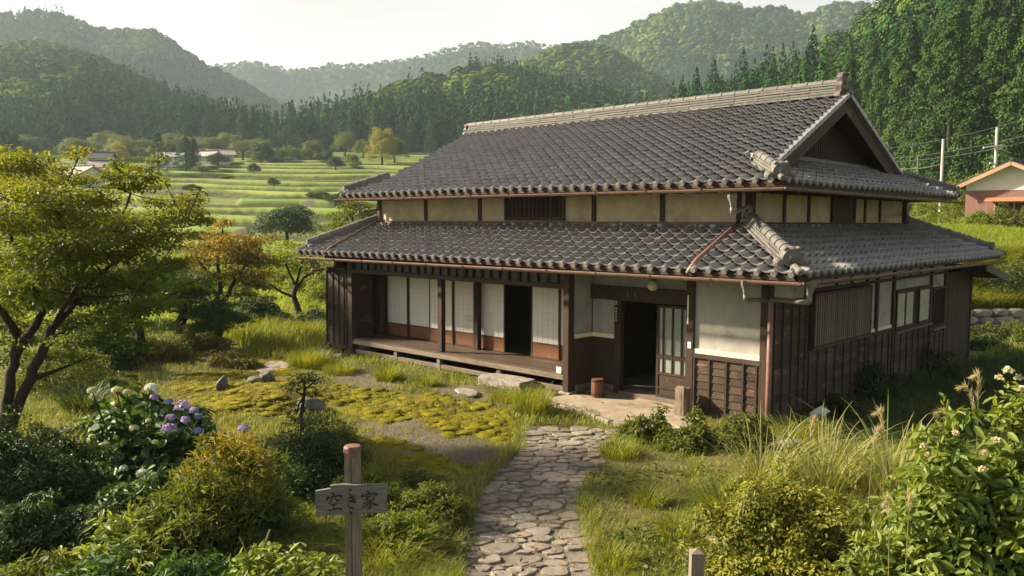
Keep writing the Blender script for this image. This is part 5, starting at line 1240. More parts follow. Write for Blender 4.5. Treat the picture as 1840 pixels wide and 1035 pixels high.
wd = np.maximum(.0055, .00062 * d) * (.8 + .5 * rng.random(len(P)))
def grass_obj(sel, name, mat, label, lean=.7, curl=.5, hm=1.0):
    o = obj(name, blade_mesh(name, P[sel], h[sel] * hm, wd[sel], rng, lean=lean, curl=curl), MAT[mat]); return tag(o, label, 'grass', kind='stuff')
dry = (rng.random(len(P)) < np.clip((fbm(P[:, :2] * 1.1, 83, 3) - .42) * 1.6, 0.03, .45))
grass_obj(keep & ~sh_ & ~dry, 'grass', 'grass_blade', 'fresh green grass growing over the sunny yard and along the stone path')
grass_obj(keep & ~sh_ & dry, 'dry_grass', 'pale_grass', 'pale yellowed grass scattered among the green over the yard', hm=1.05)
grass_obj(keep & sh_, 'shaded_grass', 'dark_grass', 'grass along the side wall behind the pampas, coloured dark for house shade')  # darker blade colour paints the shade of the house onto this strip
P, qx, qy, d, rng = yard_points(260000, 72, 600, 960); jq = (fbm(P[:, :2] * 1.3, 31, 4) - .5); jx, jy = qx + jq * 46, qy + (fbm(P[:, :2] * 1.3, 47, 4) - .5) * 26
sel = inany(MOSS) & ~inpoly(qx, qy, PATHS) & house_clear(P) & (rng.random(len(P)) < np.where(inany(GRAVEL), .15, .95)); sel &= fbm(P[:, :2] * 2.2, 55, 3) > .36
h = (.022 + .03 * fbm(P[:, :2] * 3, 56, 2)) * (.6 + .7 * rng.random(len(P))); wd = np.maximum(.007, .0009 * d)
tag(obj('moss', blade_mesh('moss', P[sel], h[sel], wd[sel], rng, lean=1.0, curl=.3), MAT['moss_blade']), 'golden green moss cushions spread over the garden floor', 'moss', kind='stuff')
rng = np.random.default_rng(76); sel = inany(MOSS) & ~inpoly(qx, qy, PATHS) & house_clear(P) & (rng.random(len(P)) < .16) & (fbm(P[:, :2] * 2.2, 55, 3) > .36); C = P[sel]; n = len(C)
rr_ = .035 + .16 * rng.random(n) ** 3; ht = rr_ * (.10 + .20 * rng.random(n)); an = np.arange(9) / 9 * 2 * np.pi; rings = []
for (q, zz) in ((1.0, -.25), (.86, .35), (.55, .82), (.2, 1.0)): w_ = q * rr_[:, None] * (1 + .18 * rng.normal(size=(n, 9)) * (q > .3)); rings.append(np.stack([C[:, :1] + np.cos(an) * w_, C[:, 1:2] + np.sin(an) * w_, C[:, 2:3] + zz * ht[:, None] + 0 * w_], 2))
V = np.stack(rings, 1).reshape(n, 36, 3); i = np.arange(9); j = (i + 1) % 9; b = np.arange(n)[:, None, None] * 36
Fq = (b + np.concatenate([np.stack([k * 9 + i, k * 9 + j, (k + 1) * 9 + j, (k + 1) * 9 + i], 1) for k in range(3)])[None]).reshape(-1, 4); Fc = (np.arange(n)[:, None] * 36 + 27 + i[None]); t = np.clip(rng.random(n) * .5 + .6 * (fbm(C[:, :2] * 1.4, 57, 2) - .2), 0, 1)
material('moss_cushion', (.060, .058, .008), (.27, .235, .014), .95, (1, 1, 1), 40, 6, .35, .65, tint=.55, bump=1.0, bumpd=.02, spec=.05, spots=((.07, .05, .02), 4, .6, .75))
tag(obj('moss_cushions', make_mesh('moss_cushions', V.reshape(-1, 3), [Fq, Fc], True, np.concatenate([np.repeat(t, 27), t])), MAT['moss_cushion']), 'lumpy cushions of golden moss swelling from the garden floor', 'moss', kind='stuff')
# low broad weeds (clover, plantain) through the lawn
P, qx, qy, d, rng = yard_points(60000, 73); jq = (fbm(P[:, :2] * 1.3, 31, 4) - .5); jx, jy = qx + jq * 40, qy + jq * 20
sel = house_clear(P) & ~inpoly(qx, qy, SLABPX) & ~inpoly(qx, qy, PATHS) & ~inany(MOSS) & ~inany(GRAVEL) & (d > 6.2) & (fbm(P[:, :2] * 1.6, 15, 3) > .53)
n = int(sel.sum()); Q = P[sel] + rng.normal(size=(n, 3)) * .01; Q[:, 2] += .02 + .07 * rng.random(n); A = unit(rng.normal(size=(n, 3)) * [1, 1, .25]); Nn = unit(np.array([0, 0, 1.]) + rng.normal(size=(n, 3)) * .35); Ls = .05 + .05 * rng.random(n)
V, F = leaf_folded(Q, A, Nn, Ls, Ls * .6); t = rng.random(n)
tag(obj('ground_weeds', make_mesh('ground_weeds', V, [F], False, np.concatenate([t, t])), MAT['garden_leaf']), 'low leafy weeds and clover scattered through the lawn', 'weeds', kind='stuff')
# fallen leaves on the path, the slab and the moss
P, qx, qy, d, rng = yard_points(5200, 75, 640, 1100); sel = house_clear(P) & (inpoly(qx, qy, PATHS) | inpoly(qx, qy, SLABPX) | (rng.random(len(P)) < .3)) & (rng.random(len(P)) < .35)
P = P[sel]; n = len(P); P[:, 2] += np.where(inpoly(qx[sel], qy[sel], SLABPX), .075, .035); A = unit(rng.normal(size=(n, 3)) * [1, 1, .15]); Ls = .03 + .045 * rng.random(n); V, F = leaf_folded(P, A, unit(np.array([0, 0, 1.]) + rng.normal(size=(n, 3)) * .3), Ls, Ls * .6, .4, .25); t = rng.random(n)
leafmat('dead_leaf', (.07, .04, .018), (.25, .16, .06), .15); tag(obj('fallen_leaves', make_mesh('fallen_leaves', V, [F], False, np.concatenate([t, t])), MAT['dead_leaf']), 'brown fallen leaves scattered over the path and yard', 'leaves', kind='stuff')
# rough meadow behind the garden and the bank and paddy right of the house
rng = np.random.default_rng(74); n = 46000; px_ = rng.uniform(-60, 760, n); dp_ = 20 + 50 * rng.random(n) ** 1.5; lt = (px_ - 920) / FPX * dp_
P = CAM + RT0 * lt[:, None] + FH * dp_[:, None]; P[:, 2] = land(lt, dp_); sel = (house_clear(P) & (P[:, 0] < -13.2) & ((dp_ > 25.5) | (px_ > 425) & (dp_ > 22.5))) | (dp_ > 33); P, dp_ = P[sel], dp_[sel]; cv = fbm(P[:, :2] * .25, 18, 3)
o = obj('meadow', blade_mesh('meadow', P, (.25 + .7 * np.clip(cv - .3, 0, 1)) * (.5 + .8 * rng.random(len(P))), .0011 * dp_, rng, lean=.6), MAT['rice_blade']); tag(o, 'bright tall meadow grass behind the garden trees', 'grass', kind='stuff')
n = 30000; px_ = rng.uniform(1560, 2000, n); dp_ = rng.uniform(34.2, 45.6, n); lt = (px_ - 920) / FPX * dp_; P = CAM + RT0 * lt[:, None] + FH * dp_[:, None]; P[:, 2] = land(lt, dp_)
tag(obj('rice', blade_mesh('rice', P, .62 * (.75 + .4 * rng.random(n)), np.full(n, .03), rng, lean=.35, curl=.3), MAT['rice_blade']), 'bright green rice filling the raised paddy behind the house', 'rice', kind='stuff')
n = 26000; px_ = rng.uniform(1600, 2000, n); dp_ = rng.uniform(28.2, 34.0, n); lt = (px_ - 920) / FPX * dp_; P = CAM + RT0 * lt[:, None] + FH * dp_[:, None]; P[:, 2] = land(lt, dp_)
tag(obj('bank_grass', blade_mesh('bank_grass', P, .65 * (.4 + .9 * rng.random(n)), np.full(n, .028), rng, lean=1.0, curl=.8), MAT['grass_blade']), 'long arching grass hanging down the bank below the paddy', 'grass', kind='stuff')

# ================================================================ garden trees
rt = np.random.default_rng(12)
def limb(pts, d0, dd=0.0): return [PZ(x, y, d0 + dd * i / max(1, len(pts) - 1)) for i, (x, y) in enumerate(pts)]
def padlist(L_, d0, spread, s=1.0, seed=0):
    r = np.random.default_rng(seed); out = []
    for (x, y, rx, ry) in L_:
        dd = d0 + r.uniform(-spread, spread); out.append((PZ(x, y, dd), rx / FPX * dd * s, max(.05, ry / FPX * dd * s))); 
    return out
MA = 12.6
mapleL = [(limb([(4, 800), (12, 740), (18, 690), (26, 640), (30, 600)], MA), .10, .06), (limb([(30, 600), (5, 560), (-30, 520)], MA, -.6), .07, .03), (limb([(26, 640), (60, 590), (78, 560), (60, 520), (45, 470), (20, 430), (14, 400)], MA, .5), .07, .02), (limb([(45, 474), (60, 455), (80, 435), (95, 410)], MA, .3), .035, .012),
          (limb([(10, 790), (34, 724), (48, 695), (68, 650), (82, 618), (96, 588)], MA), .09, .062), (limb([(96, 588), (116, 550), (137, 516), (150, 477), (146, 450)], MA, -.4), .042, .018), (limb([(96, 588), (124, 560), (154, 519), (182, 491), (212, 468), (240, 440), (265, 416), (285, 396)], MA, .8), .045, .014), (limb([(150, 477), (185, 455), (212, 405), (222, 380), (234, 350), (236, 325)], MA, .5), .04, .012), (limb([(142, 470), (120, 430), (105, 395), (112, 360), (120, 330)], MA, -.5), .035, .012)]
PA = [(20, 300, 55, 18), (60, 325, 58, 16), (8, 345, 52, 22), (112, 303, 22, 6), (142, 278, 16, 5), (152, 268, 9, 4), (128, 322, 30, 8), (60, 283, 32, 9), (12, 272, 28, 8), (96, 345, 50, 12), (132, 360, 28, 9), (40, 380, 70, 16), (112, 380, 44, 12), (165, 344, 13, 4),
      (236, 318, 36, 10), (216, 302, 16, 6), (204, 290, 10, 5), (262, 302, 20, 6), (276, 288, 12, 5), (290, 279, 7, 4), (254, 334, 32, 9), (226, 340, 28, 8), (296, 325, 10, 4), (172, 364, 36, 9), (202, 358, 26, 8), (150, 392, 52, 14), (208, 392, 44, 12), (95, 408, 66, 14), (250, 398, 44, 12), (302, 364, 36, 10), (340, 358, 22, 7), (354, 348, 9, 4), (330, 384, 32, 9), (366, 396, 24, 7), (290, 398, 38, 10),
      (50, 428, 66, 14), (140, 430, 58, 13), (225, 428, 50, 13), (185, 456, 62, 14), (90, 466, 66, 14), (25, 468, 48, 14), (268, 438, 36, 9), (20, 515, 46, 15), (118, 496, 54, 12), (212, 496, 48, 11), (60, 540, 48, 12), (250, 518, 40, 9), (165, 536, 44, 10), (222, 556, 38, 9), (282, 540, 32, 8), (12, 585, 38, 12), (140, 578, 38, 9), (196, 594, 36, 8), (-30, 560, 50, 14), (128, 612, 30, 8), (-25, 400, 50, 16), (-30, 480, 40, 14), (150, 640, 24, 7), (4, 640, 30, 10), (300, 470, 34, 9), (320, 420, 34, 9), (330, 510, 26, 8), (150, 460, 50, 12), (100, 440, 50, 12), (180, 420, 46, 11), (60, 500, 44, 12), (270, 490, 36, 9), (160, 515, 40, 9), (225, 580, 36, 8), (100, 520, 40, 10), (255, 555, 34, 8), (170, 610, 34, 8), (90, 640, 34, 9), (230, 620, 30, 7), (40, 610, 34, 10)]
bx, by = PZ(6, 800, MA)[:2]
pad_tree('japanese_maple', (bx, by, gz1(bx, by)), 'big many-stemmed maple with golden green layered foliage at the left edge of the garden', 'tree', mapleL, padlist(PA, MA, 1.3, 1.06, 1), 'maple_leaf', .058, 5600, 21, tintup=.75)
MB_ = 23.6
orange = [(limb([(391, 616), (392, 585), (390, 559), (384, 540)], MB_), .16, .12), (limb([(390, 559), (400, 546), (411, 526), (418, 510), (440, 480), (465, 455)], MB_, .5), .10, .03), (limb([(386, 545), (396, 520), (396, 496), (391, 476), (395, 440), (400, 415)], MB_, -.4), .08, .03), (limb([(392, 500), (370, 485), (352, 462)], MB_, -.3), .05, .02), (limb([(414, 494), (440, 510), (462, 515)], MB_, -.3), .045, .02)]
PB = [(398, 404, 22, 7), (384, 422, 30, 9), (350, 440, 26, 7), (420, 436, 42, 11), (470, 432, 26, 8), (488, 424, 12, 5), (330, 432, 14, 5), (398, 458, 56, 13), (452, 466, 40, 12), (362, 470, 28, 9), (440, 494, 42, 10), (378, 492, 30, 8), (468, 512, 20, 6), (428, 526, 34, 7), (482, 470, 18, 8), (410, 440, 50, 13)]
x, y = PZ(391, 616, MB_)[:2]
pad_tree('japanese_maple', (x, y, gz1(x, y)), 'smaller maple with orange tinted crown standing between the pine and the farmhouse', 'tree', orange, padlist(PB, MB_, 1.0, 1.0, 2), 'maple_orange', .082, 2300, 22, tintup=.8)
MP = 22.6
pine = [(limb([(326, 618), (322, 590), (331, 560), (326, 532), (314, 508), (306, 486)], MP), .17, .05), (limb([(330, 562), (352, 566), (380, 572), (404, 580)], MP, -.3), .06, .025), (limb([(324, 585), (300, 588), (282, 578)], MP, .3), .055, .02), (limb([(328, 545), (350, 530), (362, 512)], MP, .2), .05, .02), (limb([(322, 526), (296, 530), (270, 528)], MP, -.2), .05, .02), (limb([(326, 590), (346, 598), (368, 592)], MP, -.4), .045, .02)]
PC = [(345, 505, 30, 7), (300, 518, 36, 8), (340, 540, 28, 7), (380, 566, 40, 8), (290, 550, 32, 7), (378, 590, 34, 7), (412, 574, 32, 7), (284, 588, 30, 7), (266, 526, 28, 8), (282, 502, 28, 7), (400, 548, 20, 5), (302, 480, 26, 8), (360, 528, 24, 6), (352, 556, 20, 5)]
x, y = PZ(326, 618, MP)[:2]
pad_tree('garden_pine', (x, y, gz1(x, y)), 'trained garden pine with flat needle pads leaning in front of the orange maple', 'tree', pine, padlist(PC, MP, .7, 1.0, 3), 'pine_needle', .17, 6500, 23, needles=True)
ML = 29.0
loose = [(limb([(538, 566), (534, 550), (528, 531), (532, 512)], ML), .13, .07), (limb([(528, 533), (508, 526), (490, 514), (474, 506)], ML), .06, .02), (limb([(532, 515), (520, 490), (512, 468)], ML), .06, .02), (limb([(531, 520), (545, 500), (562, 490), (576, 476)], ML, .3), .055, .02), (limb([(532, 515), (540, 480), (548, 455)], ML), .05, .02)]
PL = [(500, 490, 24, 11), (520, 468, 34, 14), (548, 478, 34, 14), (562, 460, 28, 14), (532, 442, 28, 12), (578, 484, 18, 10), (492, 506, 18, 6), (508, 460, 22, 10), (545, 455, 26, 12)]
x, y = PZ(538, 566, ML)[:2]
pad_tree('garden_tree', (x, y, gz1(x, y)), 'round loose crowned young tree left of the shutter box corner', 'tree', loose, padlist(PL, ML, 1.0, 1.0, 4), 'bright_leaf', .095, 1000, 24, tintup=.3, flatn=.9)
MQ = 33.0
x, y = PD(655, MQ)
bigb = [(limb([(655, 470), (652, 440), (640, 410), (628, 385)], MQ), .14, .04), (limb([(652, 440), (668, 410), (672, 385)], MQ), .08, .03), (limb([(652, 436), (620, 415), (606, 405)], MQ), .07, .03)]
PQ = [(612, 392, 24, 16), (635, 375, 28, 16), (662, 372, 30, 16), (690, 384, 26, 16), (625, 410, 30, 16), (655, 400, 34, 18), (688, 412, 26, 16), (606, 420, 22, 12), (640, 362, 18, 8)]
pad_tree('garden_tree', (x, y, gz1(x, y)), 'olive green tree showing between the two roofs behind the left end of the farmhouse', 'tree', bigb, padlist(PQ, MQ, .8, 1.0, 5), 'garden_leaf', .12, 1000, 25, flatn=1.0)
# dark stump-like trunk and shade tree behind the big maple
MS = 19.0
sh = [(limb([(250, 640), (252, 600), (246, 560), (240, 530)], MS), .12, .06)]
PS = [(240, 530, 44, 12), (205, 545, 40, 12), (190, 570, 40, 12), (160, 590, 40, 10), (215, 512, 40, 10), (120, 560, 40, 12), (90, 590, 40, 12)]
x, y = PZ(250, 645, MS)[:2]
pad_tree('garden_tree', (x, y, gz1(x, y)), 'dark leafed understorey tree in the shade behind the big maple', 'tree', sh, padlist(PS, MS, 1.5, 1.0, 6), 'dark_leaf', .09, 1300, 26)

# ================================================================ shrubs
def SH(kind, px, dep, label, cat, size, mat, n, leaf, seed, **k):
    x, y = PD(px, dep); return shrub(kind, x, y, label, cat, size, mat, n, leaf, seed, **k)
SH('moss_shrub', 310, 20.6, 'small rounded mossy shrub, left of the pair below the pine', 'shrub', (.50, .50, .62), 'moss_leaf', 5000, .035, 301, clumps=70, cr=.22, aspect=.7, folded=False)
SH('moss_shrub', 284, 20.9, 'small mossy shrub with a golden top at the left end of the clipped group', 'shrub', (.34, .40, .60), 'moss_leaf', 3500, .035, 302, clumps=50, cr=.22, aspect=.7, folded=False)
SH('clipped_hedge', 378, 21.6, 'flat topped dark clipped azalea below the pine trunk', 'shrub', (.62, .55, .62), 'moss_leaf', 6000, .04, 303, clumps=110, cr=.17, aspect=.7, folded=False)
SH('moss_shrub', 330, 21.5, 'dull green shrub behind the two rounded mossy shrubs', 'shrub', (.55, .5, .85), 'garden_leaf', 4500, .045, 304, clumps=60)
SH('moss_mound', 408, 19.9, 'wide moss covered mound beside the clipped azalea', 'shrub', (.62, .5, .42), 'moss_leaf', 6000, .03, 305, clumps=90, cr=.22, aspect=.8, folded=False)
SH('moss_mound', 437, 19.5, 'low dark moss mound at the right end of the clipped group', 'shrub', (.34, .34, .30), 'moss_leaf', 3000, .03, 306, clumps=50, folded=False, aspect=.8)
SH('shade_shrub', 235, 20.5, 'dark feathery shrub in the shade left of the mossy shrubs', 'shrub', (.9, .8, .95), 'garden_leaf', 6000, .06, 307, clumps=80)
SH('shade_shrub', 170, 19.5, 'shadowed bush below the understorey tree', 'shrub', (1.1, .9, .9), 'dark_leaf', 6000, .06, 308, clumps=80)
SH('shade_shrub', 100, 17.0, 'dim leafy bush behind the maple trunks', 'shrub', (1.2, 1.0, 1.1), 'garden_leaf', 7000, .06, 309, clumps=90)
SH('broad_bush', 470, 27.0, 'wide dark bush with a sunlit top left of the farmhouse', 'shrub', (1.05, .9, 1.15), 'dark_leaf', 8000, .07, 310, clumps=90)
SH('broad_bush', 448, 27.6, 'golden green bush touching the wide dark bush', 'shrub', (.8, .7, 1.2), 'garden_leaf', 5000, .07, 311, clumps=60)
SH('broad_bush', 565, 26.0, 'dark round bush against the shutter box wall', 'shrub', (.72, .6, .95), 'dark_leaf', 5000, .06, 312, clumps=60)
SH('bright_bush', 596, 34.0, 'bright yellow green bush behind the left eaves', 'shrub', (1.1, 1.0, 2.3), 'bright_leaf', 6000, .10, 313, clumps=70)
SH('bright_bush', 560, 40.0, 'sunlit pale bush below the lower terraces', 'shrub', (1.6, 1.2, 2.2), 'bright_leaf', 6000, .12, 314, clumps=70)
SH('bright_bush', 505, 47.0, 'green thicket beyond the young tree', 'shrub', (2.4, 1.6, 2.0), 'garden_leaf', 7000, .14, 315, clumps=90)
SH('bright_bush', 420, 42.0, 'light green bush behind the orange maple', 'shrub', (1.8, 1.4, 1.7), 'bright_leaf', 6000, .13, 316, clumps=80)
SH('bright_bush', 320, 40.0, 'light green thicket behind the pine', 'shrub', (2.2, 1.5, 1.8), 'bright_leaf', 7000, .13, 317, clumps=90)
SH('bright_bush', 200, 36.0, 'sunlit green thicket glimpsed through the big maple', 'shrub', (2.6, 1.5, 2.2), 'bright_leaf', 7000, .13, 318, clumps=90)
SH('bright_bush', 60, 33.0, 'green thicket behind the left half of the big maple', 'shrub', (2.4, 1.5, 2.4), 'garden_leaf', 7000, .13, 319, clumps=90)
SH('broad_bush', 630, 37.5, 'leafy green shrub below the olive tree', 'shrub', (1.5, 1.2, 1.8), 'garden_leaf', 5000, .11, 320, clumps=70)
# hydrangea with its flower heads
HD = 11.6; hx, hy = PD(255, HD)
hyd = shrub('hydrangea', hx, hy, 'hydrangea bush with broad dark leaves and purple, white and blue flower heads', 'shrub', (1.12, .9, 1.28), 'hydrangea_leaf', 3000, .145, 330, clumps=120, cr=.20, aspect=.68, up=.9, jit=.35, droop=.35)
def head(px, py, dep, r, mat, seed, parent, hz0):
    rng = np.random.default_rng(seed); c = PZ(px, py, dep) - np.array(parent.location); n = int(90 + 900 * r)
    D = rdir(n, rng); D[:, 2] = np.where(D[:, 2] < -.25, -D[:, 2], D[:, 2]); P = c + D * np.array([r, r, r * .78]) * (.9 + .12 * rng.random((n, 1))); Nn = unit(D + rng.normal(size=(n, 3)) * .25); A = unit(np.cross(Nn, rdir(n, rng)))
    s = np.full(n, .034) * (.8 + .4 * rng.random(n)); V, F = leaf_quads(P - A * s[:, None] * .5, A, Nn, s, s)
    o = obj('flower_head', make_mesh('flower_head', V, [F], False, rng.random(n)), MAT[mat], parent)
    st = MB(); st.tube(bez(c - (0, 0, r * .3), c * np.array([.85, .85, .7]), c * np.array([.5, .5, .1]), 5), [.008] * 5, 5, .5, caps=False)
    obj('flower_stalk', make_mesh('flower_stalk', np.concatenate(st.V), [np.concatenate(st.F[k]) for k in sorted(st.F)], True), MAT['hydrangea_leaf'], parent)
for i, (px, py, r, mat) in enumerate([(272, 698, .098, 'pale_petal'), (328, 731, .115, 'purple_petal'), (349, 738, .06, 'purple_petal'), (357, 749, .055, 'blue_petal'), (307, 751, .065, 'purple_petal'), (334, 755, .07, 'purple_petal'), (304, 772, .115, 'purple_petal'), (355, 775, .062, 'blue_petal'), (394, 776, .05, 'blue_petal'), (438, 772, .085, 'purple_petal'), (410, 779, .03, 'pale_petal'),
                                     (166, 702, .065, 'cream_petal'), (168, 713, .05, 'cream_petal'), (210, 702, .075, 'cream_petal'), (228, 705, .05, 'cream_petal'), (205, 737, .045, 'cream_petal'), (241, 770, .065, 'cream_petal'), (184, 802, .06, 'cream_petal'), (267, 756, .036, 'cream_petal'), (258, 726, .036, 'cream_petal'), (279, 795, .045, 'cream_petal'), (222, 842, .062, 'pale_petal'), (256, 852, .085, 'pale_petal'), (276, 855, .06, 'pale_petal'), (277, 714, .06, 'purple_petal'), (305, 722, .05, 'blue_petal'), (154, 845, .045, 'blue_petal'), (190, 860, .05, 'pale_petal'), (166, 785, .045, 'cream_petal')]):
    head(px, py, HD - .75 - .1 * (i % 3), r * .92, mat, 400 + i, hyd, 0)
SH('azalea', 55, 9.8, 'large dark small leafed azalea filling the lower left corner', 'shrub', (.85, .9, 1.12), 'dark_leaf', 15000, .045, 340, clumps=190, cr=.16, aspect=.55)
SH('azalea', -90, 9.6, 'dark leafy shrub cut by the left edge of the picture', 'shrub', (1.0, .9, 1.5), 'dark_leaf', 9000, .05, 341, clumps=110)
SH('nandina', 400, 8.9, 'feathery bush with golden and orange tips left of the wooden sign', 'shrub', (.72, .62, 1.16), 'feather_leaf', 10000, .095, 342, clumps=100, cr=.30, aspect=.20, up=.2, jit=.8, droop=-.2, pointy=.6)
nd = [o for o in bpy.data.objects if o.name.startswith('nandina')][0]; rng = np.random.default_rng(77); n = 1900; D = rdir(n, rng); D[:, 2] = np.abs(D[:, 2]); D = D[(D[:, 2] > .45)]; n = len(D); Q = D * np.array([.66, .58, 1.16]) * (.92 + .16 * rng.random((n, 1))); A = unit(D * [.7, .7, .4] + rng.normal(size=(n, 3)) * .5); Ls = .07 + .04 * rng.random(n); V, F = leaf_folded(Q, A, unit(np.array([0, 0, 1.]) + rng.normal(size=(n, 3)) * .5), Ls, Ls * .2); t = rng.random(n)
obj('top_lit_tips', make_mesh('top_lit_tips', V, [F], False, np.concatenate([t, t])), MAT['top_lit_leaf'], nd)  # golden leaves only on the upper dome, painting it as top-lit
SH('fern_bush', 300, 8.3, 'low green feathery bush at the foot of the golden bush', 'shrub', (.70, .6, .75), 'garden_leaf', 6000, .09, 343, clumps=70, aspect=.25, jit=.8)
SH('juniper', 555, 10.7, 'dense dark juniper bush behind the wooden sign', 'shrub', (.78, .70, 1.02), 'dark_leaf', 15000, .05, 344, clumps=150, cr=.20, aspect=.32, folded=False, jit=.7)
SH('juniper', 600, 11.2, 'sunlit yellow green juniper right behind the top of the sign post', 'shrub', (.48, .5, .85), 'garden_leaf', 7000, .05, 345, clumps=80, aspect=.32, folded=False)
SH('weed_plant', 545, 7.0, 'bright leafy plant at the bottom left of the sign post', 'plant', (.42, .38, .62), 'broad_leaf', 900, .12, 346, clumps=50, aspect=.36, up=.7, cr=.3)
SH('weed_plant', 465, 7.2, 'green leafy plant beside the two crossed sticks', 'plant', (.45, .4, .62), 'broad_leaf', 900, .11, 347, clumps=50, aspect=.36, up=.7)
SH('weed_plant', 200, 7.9, 'leafy green weed patch at the bottom below the azalea', 'plant', (.7, .5, .6), 'broad_leaf', 1600, .10, 348, clumps=70, aspect=.36, up=.6)
SH('weed_plant', 60, 7.4, 'grassy green weeds in the bottom left corner', 'plant', (.7, .5, .45), 'garden_leaf', 1600, .10, 349, clumps=60, aspect=.25)
SH('weed_plant', 130, 7.0, 'dark leafy weeds at the bottom edge left of the leafy patch', 'plant', (.6, .5, .6), 'hydrangea_leaf', 1500, .10, 390, clumps=60, aspect=.4)
SH('weed_plant', 320, 7.0, 'dark weeds at the bottom below the golden feathery bush', 'plant', (.5, .4, .62), 'hydrangea_leaf', 1300, .10, 391, clumps=60, aspect=.34)
SH('weed_plant', 215, 9.2, 'dark broad leafed weeds between the azalea and the golden feathery bush', 'plant', (.6, .5, .55), 'hydrangea_leaf', 1700, .10, 392, clumps=60, aspect=.45)
SH('azalea', 10, 8.3, 'smaller dark azalea in front of the large one at the lower left', 'shrub', (.6, .5, .75), 'dark_leaf', 8000, .045, 393, clumps=110, cr=.18)
SH('azalea', 150, 8.5, 'low dark shrub below the hydrangea at the lower left', 'shrub', (.55, .5, .55), 'dark_leaf', 7000, .05, 394, clumps=90, cr=.2)
SH('fern_bush', 690, 9.6, 'green weedy bush right behind the sign board', 'shrub', (.4, .35, .4), 'garden_leaf', 3000, .06, 395, clumps=50, aspect=.35)
SH('fern_bush', 770, 9.4, 'yellow green ferny shrub right of the wooden sign', 'shrub', (.50, .42, .50), 'garden_leaf', 5000, .055, 350, clumps=70, aspect=.3)
SH('fern_bush', 722, 8.6, 'bright green ferny weed patch below the ferny shrub', 'shrub', (.48, .4, .42), 'bright_leaf', 4000, .06, 351, clumps=60, aspect=.35)
SH('moss_shrub', 745, 10.4, 'rusty golden low shrub behind the ferny shrub by the path', 'shrub', (.36, .3, .36), 'feather_leaf', 3000, .045, 352, clumps=50, aspect=.4)
SH('fern_bush', 660, 10.2, 'soft light green weed clump behind the sign board', 'shrub', (.5, .45, .45), 'bright_leaf', 3500, .06, 353, clumps=60, aspect=.3)
SH('boxwood', 1425, 7.7, 'round golden green boxwood bush in front of the pampas grass', 'shrub', (.86, .72, 1.32), 'box_leaf', 21000, .048, 354, clumps=210, cr=.17, aspect=.5, up=.5)
SH('flowering_bush', 1745, 6.9, 'tall broad leafed bush with cream flower clusters at the right edge', 'shrub', (.74, .7, 1.95), 'broad_leaf', 7000, .11, 355, clumps=150, cr=.20, aspect=.42, up=.5, droop=.35)
SH('flowering_bush', 1880, 6.9, 'tallest part of the leafy thicket cut by the right edge', 'shrub', (.75, .7, 2.3), 'broad_leaf', 7000, .11, 356, clumps=150, cr=.20, aspect=.42, up=.5, droop=.35)
SH('flowering_bush', 1640, 6.6, 'low leafy shoot mass between the boxwood and the flowering bush', 'shrub', (.55, .5, 1.0), 'broad_leaf', 2600, .10, 357, clumps=90, aspect=.42, up=.5)
fb_ = [o for o in bpy.data.objects if o.name.startswith('flowering_bush')]
for i, (px, py, r) in enumerate([(1812, 668, .06), (1796, 680, .045), (1830, 680, .05), (1716, 779, .035), (1790, 792, .045), (1770, 815, .04), (1765, 845, .045), (1668, 817, .03), (1660, 802, .03), (1838, 700, .045)]):
    par = fb_[0] if px < 1800 else fb_[1]; rng = np.random.default_rng(900 + i); c = PZ(px, py, 6.35) - np.array(par.location); n = 110; D = rdir(n, rng); D[:, 2] = np.abs(D[:, 2]); P = c + D * r * .72 * np.array([.9, .9, .75]) * (.5 + .5 * rng.random((n, 1))); s = np.full(n, .020); A = rdir(n, rng); V, F = leaf_quads(P, A, unit(np.cross(A, rdir(n, rng))), s, s); obj('flower_cluster', make_mesh('flower_cluster', V, [F], False, rng.random(n)), MAT['cream_flower'], par)
# bank shrubs, hedge of the red house
for (px, dp, s, m_, lb, sd_) in ((1668, 31.0, (1.3, .9, 1.3), 'garden_leaf', 'green scrub on the bank just right of the far eaves', 360), (1835, 26.6, (1.5, .7, .8), 'garden_leaf', 'leafy undergrowth in front of the stone bank wall at the right', 373), (1775, 25.6, (.8, .5, .45), 'dark_leaf', 'low dark undergrowth at the near end of the stone bank wall', 374), (1790, 29.6, (1.6, .9, 1.4), 'dark_leaf', 'dark creeper mass hanging over the stone bank wall', 361), (1870, 30.2, (1.6, .9, 1.6), 'garden_leaf', 'leafy scrub on the bank at the right edge', 362), (1720, 29.0, (.9, .6, .8), 'garden_leaf', 'small scrub patch at the left end of the bank wall', 363),
                             (1753, 49.5, (1.35, .9, 1.35), 'bright_leaf', 'clipped yellow green hedge in front of the red-walled house', 364), (1815, 49.0, (1.75, 1.0, 1.75), 'garden_leaf', 'larger dark green hedge under the orange awning', 365), (1700, 60.0, (2.6, 1.6, 3.4), 'bright_leaf', 'sunlit yellow green bush beside the white pole', 366), (1660, 66.0, (3.0, 1.6, 3.6), 'garden_leaf', 'green thicket at the foot of the slope behind the far eaves', 367), (1880, 49.0, (1.6, 1.0, 1.5), 'garden_leaf', 'hedge end at the right edge', 368),
                             (1760, 78.0, (4.0, 2.0, 6.0), 'bamboo_leaf', 'feathery yellow green bamboo mass above the red-walled house', 369), (1640, 78, (3.5, 2, 4.2), 'garden_leaf', 'leafy bushes below the wires at the foot of the slope', 370), (1700, 80, (4, 2, 5.0), 'garden_leaf', 'broad leafy mass between the two poles', 371), (1850, 82, (5, 2, 5), 'garden_leaf', 'leafy undergrowth behind the red-walled house roof', 372)):
    SH('bank_shrub' if dp < 40 else 'hedge', px, dp, lb, 'shrub', s, m_, 6000, max(.07, .0024 * dp), sd_, clumps=80, folded=False)
